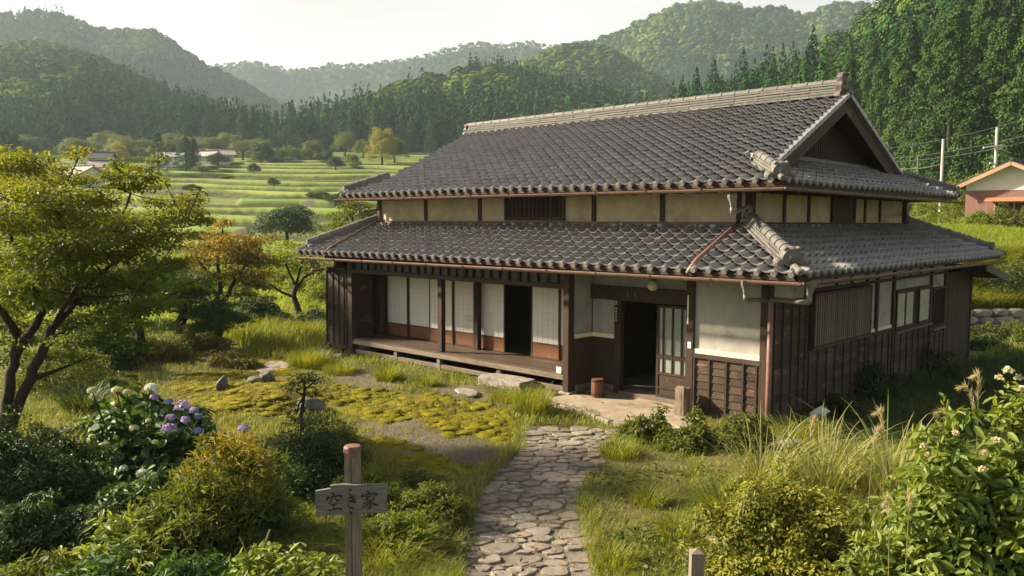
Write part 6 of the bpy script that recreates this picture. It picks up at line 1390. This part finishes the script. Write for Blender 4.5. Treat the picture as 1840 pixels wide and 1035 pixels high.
for (px, dp, s, lb, sd_) in ((1262, 12.9, (.20, .18, .52), 'leafy weed against the siding panel right of the door', 380), (1150, 13.2, (.26, .2, .34), 'green weed at the front edge of the entrance slab', 381), (1190, 13.2, (.16, .14, .40), 'thin weed between the slab edge and the wooden stump', 382), (1330, 12.6, (.22, .18, .48), 'tall weed below the right end of the siding panel', 383), (1368, 12.5, (.24, .2, .50), 'bushy weed at the foot of the copper rain pipe', 384), (1225, 12.7, (.34, .24, .26), 'low spreading weeds below the wooden stump', 385),
                             (1580, 17.2, (.55, .45, .62), 'dark bushy weed by the side wall', 386), (1665, 20.3, (.75, .5, .85), 'dark shrub leaning on the far part of the side wall', 387), (1520, 15.2, (.34, .26, .3), 'creeping dark weeds over the foundation', 388)):
    SH('wall_weed', px, dp, lb, 'plant', tuple(q * 1.3 for q in s), 'garden_leaf' if sd_ < 386 else 'dark_leaf', 900 if sd_ < 386 else 2600, .07, sd_, clumps=34, aspect=.42, pointy=.8)
# grass tufts and tall grasses
def TF(kind, px, py, label, rad, h, n, mat, seed, **k):
    g = GP(px, py, -.05); return tuft(kind, g[0], g[1], label, 'grass', rad, h, n, mat, seed, **k)
TF('grass_tuft', 699, 684, 'round bright green grass tuft in front of the veranda', .30, .52, 700, 'grass_blade', 500)
TF('grass_tuft', 556, 656, 'large spiky grass tuft by the white topped stone', .52, .62, 1100, 'grass_blade', 501)
TF('grass_tuft', 612, 668, 'grass tuft under the left end of the veranda', .40, .42, 700, 'grass_blade', 502)
TF('grass_tuft', 768, 690, 'small grass tuft beside the veranda strut', .24, .34, 400, 'grass_blade', 503)
TF('tall_grass', 955, 745, 'tall wispy grass clump at the corner of the entrance slab', .34, .78, 700, 'grass_blade', 504, lean=.35)
TF('tall_grass', 975, 738, 'straw coloured grass stalks next to the wispy clump', .16, .75, 120, 'pale_grass', 505, lean=.3)
TF('grass_tuft', 905, 718, 'grass tuft right of the stepping stone', .34, .32, 500, 'grass_blade', 506)
g = GP(1370, 870, -.05); arching('tall_grass', g[0], g[1], 'pale arching pampas blades behind the left side of the boxwood', 0.34, 1.31, 130, 'pale_grass', 507, wd=.014)
g = GP(1480, 880, -.05); arching('tall_grass', g[0], g[1], 'pale green pampas clump behind the boxwood', 0.38, 1.44, 140, 'pale_grass', 508, wd=.014)
g = GP(1600, 890, -.05); arching('tall_grass', g[0], g[1], 'pampas clump between the boxwood and the flowering bush', 0.34, 1.50, 130, 'pale_grass', 509, wd=.014)
g = GP(1310, 930, -.05); arching('tall_grass', g[0], g[1], 'long drooping grass blades left of the boxwood', 0.27, 0.78, 320, 'grass_blade', 510, wd=.014)
TF('grass_tuft', 1440, 780, 'long green grass growing at the shaded house corner', .5, .42, 700, 'grass_blade', 511, lean=.9)
TF('grass_tuft', 690, 1010, 'dark long bladed grass right of the sign post', .34, .5, 420, 'grass_blade', 512, lean=.9, wd=.012)
g = GP(150, 735, -.05); arching('grass_tuft', g[0], g[1], 'arching strap leafed clump left of the hydrangea', 0.34, 0.75, 260, 'dark_grass', 513, wd=.022)
TF('tall_grass', 480, 600, 'tall feathery meadow grass behind the moss garden', .8, .85, 900, 'grass_blade', 514, lean=.4)
TF('tall_grass', 560, 606, 'tall meadow grass beside the shutter box', .6, .85, 800, 'grass_blade', 515, lean=.4)
TF('tall_grass', 430, 610, 'meadow grass next to the pine bed', .5, .7, 500, 'grass_blade', 516, lean=.4)
TF('grass_tuft', 1170, 905, 'upright yellow green grass tuft in the right lawn', .22, .34, 320, 'grass_blade', 517)
TF('grass_tuft', 1215, 960, 'spiky grass tuft near the short post', .25, .36, 320, 'grass_blade', 518)
TF('grass_tuft', 1105, 1010, 'grass tuft overhanging the right edge of the path', .25, .30, 320, 'grass_blade', 519)
TF('grass_tuft', 1110, 820, 'grass tuft at the path edge below the entrance slab', .30, .34, 420, 'grass_blade', 520)
def plume(px0, py0, px1, py1, dep, label, seed):
    a, b = PZ(px0, py0, dep), PZ(px1, py1, dep); rng = np.random.default_rng(seed); a[2] = min(a[2], b[2] - .3); g = np.array([a[0], a[1], gz1(a[0], a[1])]); root = thing('pampas_plume', tuple(g), label, 'grass', 'pampas plumes')
    tipd = RT0 * (b - a)[:2].dot(RT0[:2]) * .6; B = bez(g, np.array([a[0], a[1], b[2] + .12]), b + tipd * .3 + RT0 * rng.normal() * .05 - (0, 0, .03), 10); st = MB(); st.tube(B, np.linspace(.005, .002, 10), 5, .5, caps=False); st.build('stalk', MAT['pale_grass'], root)
    n = 150; t = .62 + .38 * rng.random(n); i = np.clip((t * 9).astype(int), 0, 8); P = B[i] + (B[i + 1] - B[i]) * (t * 9 - i)[:, None]; d = unit(B[i + 1] - B[i]); A = unit(d + rng.normal(size=(n, 3)) * .30 + (0, 0, -.1)); s = .085 * (.5 + .7 * rng.random(n)); V, F = leaf_quads(P, A, rdir(n, rng), s, np.full(n, .0042))
    obj('plume', make_mesh('plume', V - g, [F], False, rng.random(n)), MAT['plume'], root)
for i, (a, b, c, d_, dp, lb) in enumerate([(1590, 850, 1583, 735, 7.6, 'straw plume standing straight between the boxwood and the house corner'), (1560, 880, 1570, 770, 7.6, 'straw plume just left of the straightest one'), (1720, 760, 1690, 735, 7.4, 'plume bending left above the flowering bush'), (1760, 720, 1765, 668, 7.4, 'highest bending plume above the flowering bush'), (1450, 850, 1475, 750, 7.9, 'thin plume rising behind the boxwood top'), (1630, 950, 1625, 890, 6.6, 'short straw plume in front of the leafy shoots'), (1600, 960, 1592, 895, 6.6, 'short straw plume beside the boxwood flank'), (1650, 820, 1660, 775, 7.5, 'plume leaning right before the shaded lawn'), (1770, 720, 1735, 690, 7.3, 'drooping plume left of the highest one')]):
    plume(a, b, c, d_, dp, lb, 600 + i)
# ================================================================ stones and small things
def rock(kind, x, y, size, label, cat, mat, seed, z=None, flat=False, group=None, parts=None):
    rng = np.random.default_rng(seed); import bmesh
    bm = bmesh.new(); bmesh.ops.create_icosphere(bm, subdivisions=4, radius=1.0); V = np.array([v.co[:] for v in bm.verts]); F = np.array([[v.index for v in f.verts] for f in bm.faces]); bm.free()
    nrm = unit(rng.normal(size=(12, 3))); c = .62 + .25 * rng.random(12)
    for n, k in zip(nrm, c): q = V @ n; V = V - np.maximum(q - k, 0)[:, None] * n * .92
    V *= 1 + (fbm(V * 2.2 + seed, seed % 50, 4) - .5)[:, None] * .22
    if flat: V[:, 2] = np.clip(V[:, 2], -1, .55)
    zz = gz1(x, y) if z is None else z
    o = obj(kind, make_mesh(kind, V * np.array(size), [F], True, np.full(len(F), rng.random())), MAT[mat]); o.location = (x, y, zz + size[2] * .35); o.rotation_euler = (0, 0, rng.random() * 3); tag(o, label, cat, group); return o
def RK(px, py, size, label, mat, seed, cat='rock', kind='garden_rock', **k): g = GP(px, py, -.03); return rock(kind, g[0], g[1], size, label, cat, mat, seed, **k)
RK(480, 692, (.21, .16, .20), 'dark craggy rock standing at the back of the moss', 'dark_rock', 701); RK(458, 694, (.24, .15, .11), 'low brown rock beside the dark craggy one', 'dark_rock', 702); RK(400, 712, (.20, .13, .19), 'dark rock at the left edge of the moss hump', 'dark_rock', 703)
RK(562, 742, (.30, .24, .20), 'grey boulder behind the little bonsai-like tree', 'dark_rock', 704); RK(500, 655, (.62, .36, .05), 'flat tan stepping stone in the grass by the moss', 'stone', 705, flat=True); RK(478, 664, (.45, .25, .045), 'second flat tan stone set below the first in the grass', 'stone', 706, flat=True)
RK(584, 640, (.13, .11, .13), 'dark stone carrying a pale cap at the veranda end', 'dark_rock', 707); RK(588, 634, (.16, .11, .06), 'small pale grey stone by the house corner', 'white_thing', 708); RK(608, 640, (.18, .12, .08), 'grey rubble stone under the shutter box', 'stone', 709)
RK(838, 706, (.42, .26, .09), 'flat grey stone before the veranda step', 'stone', 710, flat=True); RK(1048, 713, (.13, .10, .09), 'loose grey stone left of the rusty barrel', 'stone', 711); RK(1410, 800, (.50, .13, .06), 'pale fallen log-like stone in the grass by the house corner', 'stone', 712); RK(1285, 975, (.12, .10, .08), 'pale stone left of the boxwood', 'stone', 713); RK(430, 660, (.22, .16, .17), 'dark rock poking out beside the moss mounds', 'dark_rock', 714)
g = GP(876, 702, -.05); import bmesh
bm = bmesh.new(); bmesh.ops.create_icosphere(bm, subdivisions=5, radius=1.0); V = np.array([v.co[:] for v in bm.verts]); F = np.array([[v.index for v in f.verts] for f in bm.faces]); bm.free()
V = np.clip(V * 1.5, [-.98, -.9, -.9], [.98, .9, .78]); V *= 1 + (fbm(V * 2.6 + 4, 9, 5) - .5)[:, None] * .13; V[:, 0] *= 1 - .06 * V[:, 2]; V[:, 2] += .05 * V[:, 0] * V[:, 1]
stp = tag(obj('stepping_stone', make_mesh('stepping_stone', V * [.64, .30, .19], [F], True, np.full(len(F), .5)), MAT['stone']), 'large squared step stone in front of the open shoji', 'step'); stp.location = (g[0], g[1] + .60, .0)
# bonsai-like little tree
BD = 13.3; bz = PZ(542, 770, BD); base = (bz[0], bz[1], gz1(bz[0], bz[1]))
pad_tree('small_tree', base, 'little twisted bonsai-like tree in front of the grey boulder', 'tree', [(limb([(543, 775), (541, 745), (546, 720), (548, 695), (546, 680)], BD), .035, .015), (limb([(546, 712), (536, 728), (534, 742)], BD), .02, .01), (limb([(547, 700), (560, 690), (568, 682)], BD), .015, .008)],
         [(PZ(545, 682, BD), .16, .07), (PZ(564, 682, BD), .12, .05), (PZ(532, 700, BD), .11, .06), (PZ(532, 735, BD), .13, .12), (PZ(530, 752, BD), .10, .09), (PZ(556, 672, BD), .10, .05)], 'dark_leaf', .035, 14000, 27, flatn=1.0, folded=False)
# barrel
g = GP(1068, 714, -.03); bl = thing('barrel', (g[0], g[1] + .1, -.035), 'small rusty brown wooden barrel beside the entrance panel', 'barrel')
b = MB()
for k in range(14):
    a0, a1 = k * 2 * math.pi / 14 + .012, (k + 1) * 2 * math.pi / 14 - .012; pr = [(.118, 0), (.128, .10), (.130, .18), (.128, .28), (.118, .37)]; V = [(r * math.cos(a) * q, r * math.sin(a) * q, zz) for r, zz in pr for a, q in ((a0, 1), (a1, 1), (a1, .88), (a0, .88))]
    b.add(V, [[(4 * i + j, 4 * i + (j + 1) % 4, 4 * i + 4 + (j + 1) % 4, 4 * i + 4 + j) for i in range(4) for j in range(4)] + [(3, 2, 1, 0), (16, 17, 18, 19)]])
b.build('staves', MAT['barrel_wood'], bl, local=False)
for zz in (.05, .32): MB().lathe((0, 0, zz), [(.118, 0), (.1345, .001), (.1345, .03), (.118, .031)], 24).build('hoop', MAT['nail'], bl, local=False)
MB().lathe((0, 0, .345), [(.0, 0), (.112, 0), (.112, .02), (.0, .02)], 20).build('lid', MAT['barrel_wood'], bl, local=False)
# wooden stump
g = GP(1222, 746, -.03); sp_ = MB(); rs = np.random.default_rng(3); a = np.arange(14) / 14 * 2 * np.pi
sqr = .155 / np.maximum(np.abs(np.cos(a)), np.abs(np.sin(a))) ** .75
prof = []
for zz, s_ in ((-.06, 1.06), (.02, 1.02), (.25, .97), (.42, .96), (.47, .92)): prof.append(np.stack([np.cos(a) * sqr * s_ * .82, np.sin(a) * sqr * s_ * .82, np.full(14, zz) + (rs.normal(size=14) * .012 if zz > .4 else 0)], 1))
V = np.concatenate(prof + [np.array([[0, 0, .50]])]) + np.array([g[0], g[1] + .08, 0]); i = np.arange(14); j = (i + 1) % 14
sp_.add(V, [np.concatenate([np.stack([k * 14 + i, k * 14 + j, (k + 1) * 14 + j, (k + 1) * 14 + i], 1) for k in range(4)]), np.stack([56 + i, 56 + j, np.full(14, 70)], 1)], .5)
tag(sp_.build('wooden_stump', MAT['stump_wood'], None), 'weathered square cut stump standing by the sliding door', 'stump')
# sign: post, cap, board, brushed characters
SD = 6.3; c = PZ(631, 897, SD); ux = RT0 * math.cos(.05) + np.array([0, 0, 1]) * .03; uxh = RT0; nf = -FH
sg = thing('signpost', (c[0], c[1], gz1(c[0], c[1])), 'weathered wooden signpost with three brushed characters beside the stone path', 'sign')
px2m = SD / FPX
zt = PZ(627, 808, SD)[2]; ps = MB()
pc = c - nf * .0 + FH * .075; w2 = .054
for (o0, o1) in ((-w2, -.006), (.0, w2)):
    P4 = [pc + RT0 * o0 + nf * .05, pc + RT0 * o1 + nf * .05, pc + RT0 * o1 - nf * .055, pc + RT0 * o0 - nf * .055]; ps.prism([(q[0], q[1], gz1(c[0], c[1]) - .3) for q in P4], (0, 0, zt - gz1(c[0], c[1]) + .3))
ps.prism([(q[0], q[1], gz1(c[0], c[1]) - .3) for q in [pc - RT0 * .008 + nf * .035, pc + RT0 * .002 + nf * .035, pc + RT0 * .002 - nf * .05, pc - RT0 * .008 - nf * .05]], (0, 0, zt - gz1(c[0], c[1]) + .3))
ps.build('post', MAT['sign_post'], sg)
cp = MB(); cp.lathe((pc[0], pc[1], zt - .012), [(.064, -.02), (.068, -.018), (.068, .020), (.060, .032), (.0, .036)], 20); cp.build('post_cap', MAT['post_cap'], sg)
cp = MB(); cp.box((-.012, -.075, -.05), (.012, -.068, .034), M=Matrix.Translation((pc[0], pc[1], zt - .01)) @ Matrix.Rotation(math.atan2(RT0[1], RT0[0]), 4, 'Z')); cp.build('strap', MAT['post_cap'], sg)
def bp_(x, y, off=.0):                                         # photo pixels of the board -> the board's plane
    return c + RT0 * ((x - 631) * px2m) + np.array([0, 0, 1]) * (-(y - 897) * px2m) + nf * off
S_ = 145.0 / 1035
zx = lambda u, v: (560 + u * S_, 790 + v * S_)
outl = [(50, 655), (235, 622), (252, 612), (232, 600), (242, 585), (300, 572), (420, 565), (560, 572), (700, 566), (963, 558), (966, 640), (962, 930), (700, 942), (505, 955), (300, 962), (62, 982), (56, 820)]
bd = MB(); fr = [bp_(*zx(u, v), .015) for u, v in outl]; bd.prism(fr[::-1], -nf * .032, .5); board = bd.build('sign_board', MAT['sign_board'], sg)
nl = MB()
for (u, v) in ((500, 628), (505, 930)): nl.lathe(bp_(*zx(u, v), .014), [(.012, 0), (.012, .004), (.0, .007)], 10, axis=tuple(nf))
nl.build('nail', MAT['nail'], board)
STR = [[(270, 672, 22), (283, 690, 30), (292, 712, 26)], [(215, 712, 14), (212, 740, 34), (196, 785, 10)], [(222, 738, 18), (300, 718, 22), (385, 706, 26), (398, 716, 24), (370, 742, 8)], [(262, 745, 16), (258, 775, 22), (215, 822, 12)], [(312, 742, 16), (320, 768, 20), (345, 778, 20), (366, 770, 14)],
       [(248, 832, 16), (300, 826, 18), (322, 822, 16)], [(286, 830, 18), (290, 885, 18)], [(212, 902, 16), (290, 892, 20), (350, 876, 24), (394, 886, 26)],
       [(468, 742, 14), (520, 728, 18), (552, 712, 22)], [(472, 782, 16), (520, 772, 18), (566, 748, 20)], [(488, 672, 16), (510, 715, 24), (540, 765, 24), (562, 800, 30)], [(480, 790, 6), (520, 790, 12), (560, 800, 18)], [(470, 820, 12), (478, 850, 20), (505, 868, 20), (545, 868, 22)],
       [(722, 645, 20), (732, 660, 28), (742, 680, 22)], [(660, 682, 14), (656, 705, 30), (645, 740, 10)], [(668, 704, 16), (750, 684, 20), (830, 676, 26), (842, 688, 24), (815, 712, 8)], [(690, 722, 12), (740, 716, 15), (775, 710, 13)], [(742, 718, 14), (715, 745, 16), (668, 775, 8)], [(700, 742, 10), (745, 775, 20), (765, 815, 24), (758, 850, 26), (738, 880, 14), (712, 860, 6)], [(735, 768, 12), (705, 795, 14), (665, 815, 8)], [(748, 800, 12), (710, 830, 16), (652, 856, 10)], [(815, 735, 16), (795, 755, 16), (768, 775, 8)], [(755, 765, 10), (790, 800, 20), (825, 828, 30), (860, 830, 12)]]
ink = MB()
for si, s_ in enumerate(STR):
    P = np.array([[*zx(u, v)] for u, v, w_ in s_]); W = np.array([w_ * S_ * .5 for u, v, w_ in s_]); t = np.linspace(0, len(P) - 1, 4 * (len(P) - 1) + 1); P = np.stack([np.interp(t, range(len(P)), P[:, k]) for k in (0, 1)], 1); W = np.interp(t, range(len(s_)), W)
    for _ in range(2): P[1:-1] = (P[:-2] + 2 * P[1:-1] + P[2:]) / 4
    T = np.gradient(P, axis=0); T /= np.linalg.norm(T, axis=1)[:, None]; Nv = np.stack([-T[:, 1], T[:, 0]], 1); k = len(P); off = .0162 + .00012 * si
    P = np.concatenate([[P[0] - T[0] * W[0] * .6], P, [P[-1] + T[-1] * W[-1] * .6]]); W = np.concatenate([[W[0] * .5], W, [W[-1] * .4]]); Nv = np.concatenate([Nv[:1], Nv, Nv[-1:]]); k = len(P)
    V = [bp_(*(P[i] + Nv[i] * W[i] * e), off) for i in range(k) for e in (-1, 1)]; ink.add(V, [[(2 * i, 2 * i + 1, 2 * i + 3, 2 * i + 2) for i in range(k - 1)]], .5)
ink.build('lettering', MAT['ink'], board)
# short post, sticks, debris, plank
SP = 6.6; c2 = PZ(1252, 1000, SP); gzv = gz1(c2[0], c2[1]); zt2 = PZ(1252, 991, SP)[2]; pb = MB(); w2 = .052
Pq = [np.array(c2) + RT0 * a_ + FH * b_ for a_, b_ in ((-w2, -w2), (w2, -w2), (w2, w2), (-w2, w2))]
pb.prism([(q[0], q[1], gzv - .3) for q in Pq], (0, 0, zt2 - gzv + .3)); tp = [(q[0], q[1], zt2) for q in Pq]; pb.add(tp + [(c2[0], c2[1], zt2 + .028)], [np.array([(0, 1, 4), (1, 2, 4), (2, 3, 4), (3, 0, 4)])], .5)
tag(pb.build('wooden_post', MAT['sign_post'], None), 'short square wooden post with a pointed top at the bottom of the right lawn', 'post')
for (x0, y0, x1, y1, dp, r, lb) in ((468, 1045, 430, 965, 7.4, .009, 'thin pale stick leaning left among the bottom weeds'), (452, 1045, 485, 952, 7.3, .013, 'thicker pale stick leaning right across the thin one')):
    a, b_ = PZ(x0, y0, dp), PZ(x1, y1, dp); a = a + (a - b_) * 2.2; tag(MB().tube([a, (a + b_) / 2 + (0.004, 0, .004), b_], [r * 1.1, r, r * .8], 6).build('wooden_stick', MAT['sign_post'], None), lb, 'stick')
g = GP(1470, 752, -.05); tag(MB().bar(g + (-.02, -.16, .06), g + (.05, .20, .16), .20, .012, up=(.35, -.1, 1)).build('metal_sheet', MAT['white_thing'], None), 'bent pale metal sheet lying against the foundation', 'sheet')
q = onX(1692, 660, .12); tag(MB().bar((q[0] + .16, q[1], zb(9.9) - .12), (q[0] - .03, q[1] + .04, zb(9.9) + .52), .16, .03, up=(1, 0, .3)).build('loose_plank', MAT['stump_wood'], None), 'grey plank leaning against the far end of the side wall', 'plank')
# dry stone wall in the bank: every stone is part of the wall
dw = MB(); rng = np.random.default_rng(8)
import bmesh as _b
bm = _b.new(); _b.ops.create_icosphere(bm, subdivisions=2, radius=1.0); IV = np.array([v.co[:] for v in bm.verts]); IF = np.array([[v.index for v in f.verts] for f in bm.faces]); bm.free()
for row in range(4):
    lt = 9.8 + rng.random() * .4
    while lt < 19:
        w_ = .20 + .22 * rng.random(); x, y = LD(lt + w_, 27.85 + .05 * row); hh = .15 + .04 * rng.random(); V = IV * (1 + .25 * (vnoise(IV * 2 + rng.random(3) * 9, 3) - .5))[:, None]; V = np.clip(V, -.8, .8) * 1.15
        V = V[:, :1] * RT0 * w_ + V[:, 1:2] * FH * .22 + V[:, 2:] * np.array([0, 0, 1]) * hh; dw.add(V + np.array([x, y, gz1(*LD(lt, 27.2)) + .10 + row * .26]), [IF], rng.random()); lt += 2 * w_ * .95
tag(dw.build('stone_wall', MAT['stone'], None), 'dry stone wall holding the grassy bank right of the house', 'wall')
# ================================================================ neighbours
def village(px, dep, w_, dpt, h, rz, roofm, label, gable=False):
    x, y = PD(px, dep); zz = gz1(x, y); t = thing('village_house', (x, y, zz - .2), label, 'house', 'houses in the village', rz)
    MB().box((-w_ / 2, -dpt / 2, -1), (w_ / 2, dpt / 2, h)).build('wall', MAT['house_white'], t, local=False)
    r = MB(); e = .6; rh = dpt * .30
    for s_ in (-1, 1): r.prism([(-w_ / 2 - e, s_ * (dpt / 2 + e), h - .1), (w_ / 2 + e, s_ * (dpt / 2 + e), h - .1), (w_ / 2 + e, 0, h + rh), (-w_ / 2 - e, 0, h + rh)], (0, 0, .14), .3 + .4 * (s_ > 0))
    ro = r.build('roof', MAT[roofm], t, local=False); MB().box((-w_ / 2 - e, -.16, h + rh), (w_ / 2 + e, .16, h + rh + .35)).build('ridge', MAT['dark_roof'], ro, local=False)
    for s_ in (-1, 1): MB().prism([(s_ * (w_ / 2 - .02), -dpt / 2, h), (s_ * (w_ / 2 - .02), dpt / 2, h), (s_ * (w_ / 2 - .02), 0, h + rh - .1)], (s_ * .03, 0, 0)).build('gable', MAT['house_white'], t, local=False)
    for k in range(3):
        xx = -w_ / 2 + w_ * (k + .5) / 3; f = MB().box((xx - .7, -dpt / 2 - .06, .9), (xx + .7, -dpt / 2 - .01, 2.1)).build('window', MAT['timber_dark'], t, local=False); MB().box((xx - .6, -dpt / 2 - .08, 1.0), (xx + .6, -dpt / 2 - .065, 2.0)).build('pane', MAT['window_glass'], f, local=False)
rh_ = YAW
vr = math.atan2(RT0[1], RT0[0])
village(400, 236, 6.4, 5.6, 2.4, vr + .5, 'far_roof_rust', 'pale roofed village house just left of the paired cedars'); village(378, 226, 5.6, 4.8, 2.1, vr - .3, 'far_roof', 'low grey roofed village house in front of the pale roofed one'); village(312, 228, 6.4, 4.8, 2.2, vr + .2, 'far_roof', 'village house half hidden by the wide dark conifer')
village(196, 180, 5.6, 4.8, 2.7, vr + .4, 'far_roof_rust', 'rusty roofed white house seen over the middle of the maple'); village(150, 162, 7.2, 5.2, 2.4, vr - .5, 'far_roof', 'wide grey roofed house left of the rusty roofed one'); village(90, 130, 6.4, 4.8, 1.8, vr + .3, 'far_roof', 'low grey roof glimpsed through the maple crown'); village(188, 190, 4.8, 4.8, 4.2, vr + .1, 'dark_roof', 'dark steep roofed barn behind the rusty roofed house')
rhx, rhy = PD(1812, 56); rz_ = gz1(rhx, rhy) + .75; nh = thing('neighbour_house', (rhx, rhy, rz_), 'single storey house with red-brown siding and white gable behind the paddy', 'house', None, vr - .72)
W_, Dp, hh = 6.2, 8.0, 2.35; e = .75
MB().box((-W_ / 2 + .3, 0, -1.5), (W_ / 2 - .3, Dp, 1.95)).build('siding_wall', MAT['red_siding'], nh, local=False)
MB().box((-W_ / 2 + .3, -.02, 1.95), (W_ / 2 - .3, -.0, 1.99)).build('trim_strip', MAT['house_white'], nh, local=False)
ap_h = hh + W_ / 2 * .46
g_ = MB(); g_.prism([(-W_ / 2 + .3, .02, 1.99), (W_ / 2 - .3, .02, 1.99), (W_ / 2 - .3, .02, hh + .10), (0, .02, ap_h - .05), (-W_ / 2 + .3, .02, hh + .10)], (0, Dp - .1, 0)); g_.build('gable_wall', MAT['house_white'], nh, local=False)
r = MB()
for s_ in (-1, 1): r.prism([(s_ * (W_ / 2 + .35), -e, hh - .20), (0, -e, ap_h + .02), (0, Dp + e, ap_h + .02), (s_ * (W_ / 2 + .35), Dp + e, hh - .20)], (0, 0, .12))
ro = r.build('roof', MAT['dark_roof'], nh, local=False); r = MB()
for s_ in (-1, 1): r.bar((s_ * (W_ / 2 + .35), -e - .03, hh - .30), (0, -e - .03, ap_h - .08), .05, .24, up=(0, 0, 1))
r.build('fascia', MAT['fascia_wood'], ro, local=False); MB().tube([(0, -e - .1, ap_h + .2), (0, Dp + e, ap_h + .2)], .13, 8).build('ridge', MAT['dark_roof'], ro, local=False)
f = MB().box((-.95, -.06, .1), (1.3, -.005, 1.1)).build('window', MAT['interior'], nh, local=False); frame_x(MB(), -1.0, 1.35, -.09, -.062, .05, 1.15, .06).build('frame', MAT['fascia_wood'], f, local=False)
MB().prism([(-1.5, -.85, 1.16), (1.6, -.85, 1.16), (1.6, -.0, 1.40), (-1.5, -.0, 1.40)], (0, 0, .05)).build('awning', MAT['awning'], nh, local=False)
MB().box((.15, -.1, .1), (.22, -.065, 1.1)).build('mullion', MAT['fascia_wood'], f, local=False)
poles = []
for (px, ptop, dp, r, lb, arm) in ((1695, 250, 62, .10, 'plain white concrete pole beside the yellow green bush', 0), (1792, 229, 64, .11, 'utility pole with crossarms behind the roof of the red-walled house', 1), (1650, 278, 70, .06, 'short weathered pole at the foot of the slope', 0)):
    t = PZ(px, ptop, dp); zz = gz1(t[0], t[1]); pl = thing('utility_pole', (t[0], t[1], zz), lb, 'pole'); MB().tube([(0, 0, -.5), (0, 0, t[2] - zz)], [r * 1.15, r * .9], 10).build('shaft', MAT['concrete_pole' if r > .07 else 'far_bark'], pl, local=False); poles.append(t)
    if arm:
        H = t[2] - zz; q = MB(); q.bar(-RT0 * 1.0 + (0, 0, H - 1.55), RT0 * .45 + (0, 0, H - 1.35), .12, .12); q.build('crossarm', MAT['house_white'], pl, local=False); MB().bar(-RT0 * .45 + (0, 0, H - 2.75), RT0 * .1 + (0, 0, H - 2.75), .08, .10).build('crossarm', MAT['house_white'], pl, local=False); MB().tube([RT0 * .4 + (0, 0, H - 1.4), RT0 * .48 + (0, 0, H - 2.2), RT0 * .46 + (0, 0, H - 3.0)], .04, 6).build('cable', MAT['wire'], pl, local=False)
        MB().lathe((RT0 * .35 + (0, 0, H - 1.75)), [(.08, 0), (.12, .05), (.12, .25), (.06, .3)], 10).build('insulator', MAT['concrete_pole'], pl, local=False)
for (a, b_, sag, lb) in (((1600, 285, 70), (1900, 228, 62), .35, 'upper overhead wire passing behind the poles'), ((1600, 291, 70), (1900, 240, 62), .4, 'second overhead wire just under the upper one'), ((1560, 270, 72), (1900, 195, 66), .5, 'highest overhead wire crossing the cedar slope'), ((1600, 300, 72), (1700, 292, 62), .3, 'lowest short wire between the two left poles')):
    A, B = PZ(*a), PZ(*b_); t = np.linspace(0, 1, 16)[:, None]; Pw = A + (B - A) * t - np.array([0, 0, 1]) * (4 * sag * t * (1 - t)); tag(MB().tube(Pw, .022, 5, .5).build('overhead_wire', MAT['wire'], None), lb, 'wire')
# ================================================================ air
hz_ = bpy.data.materials.new('haze'); hz_.use_nodes = True; nt = hz_.node_tree; N = new_nodes(nt)
o_ = N('ShaderNodeOutputMaterial'); pv = N('ShaderNodeVolumePrincipled'); pv.inputs['Color'].default_value = (.70, .88, 1.0, 1); pv.inputs['Density'].default_value = HAZE_DENSITY; pv.inputs['Anisotropy'].default_value = .2
nt.links.new(pv.outputs[0], o_.inputs['Volume'])
hzV = MB(); zmax = float(z.max()) + 25
hzb = MB().box((-2450, -2450, -3.0), (2450, 2450, zmax)).build('haze', hz_); tag(hzb, kind='stuff')
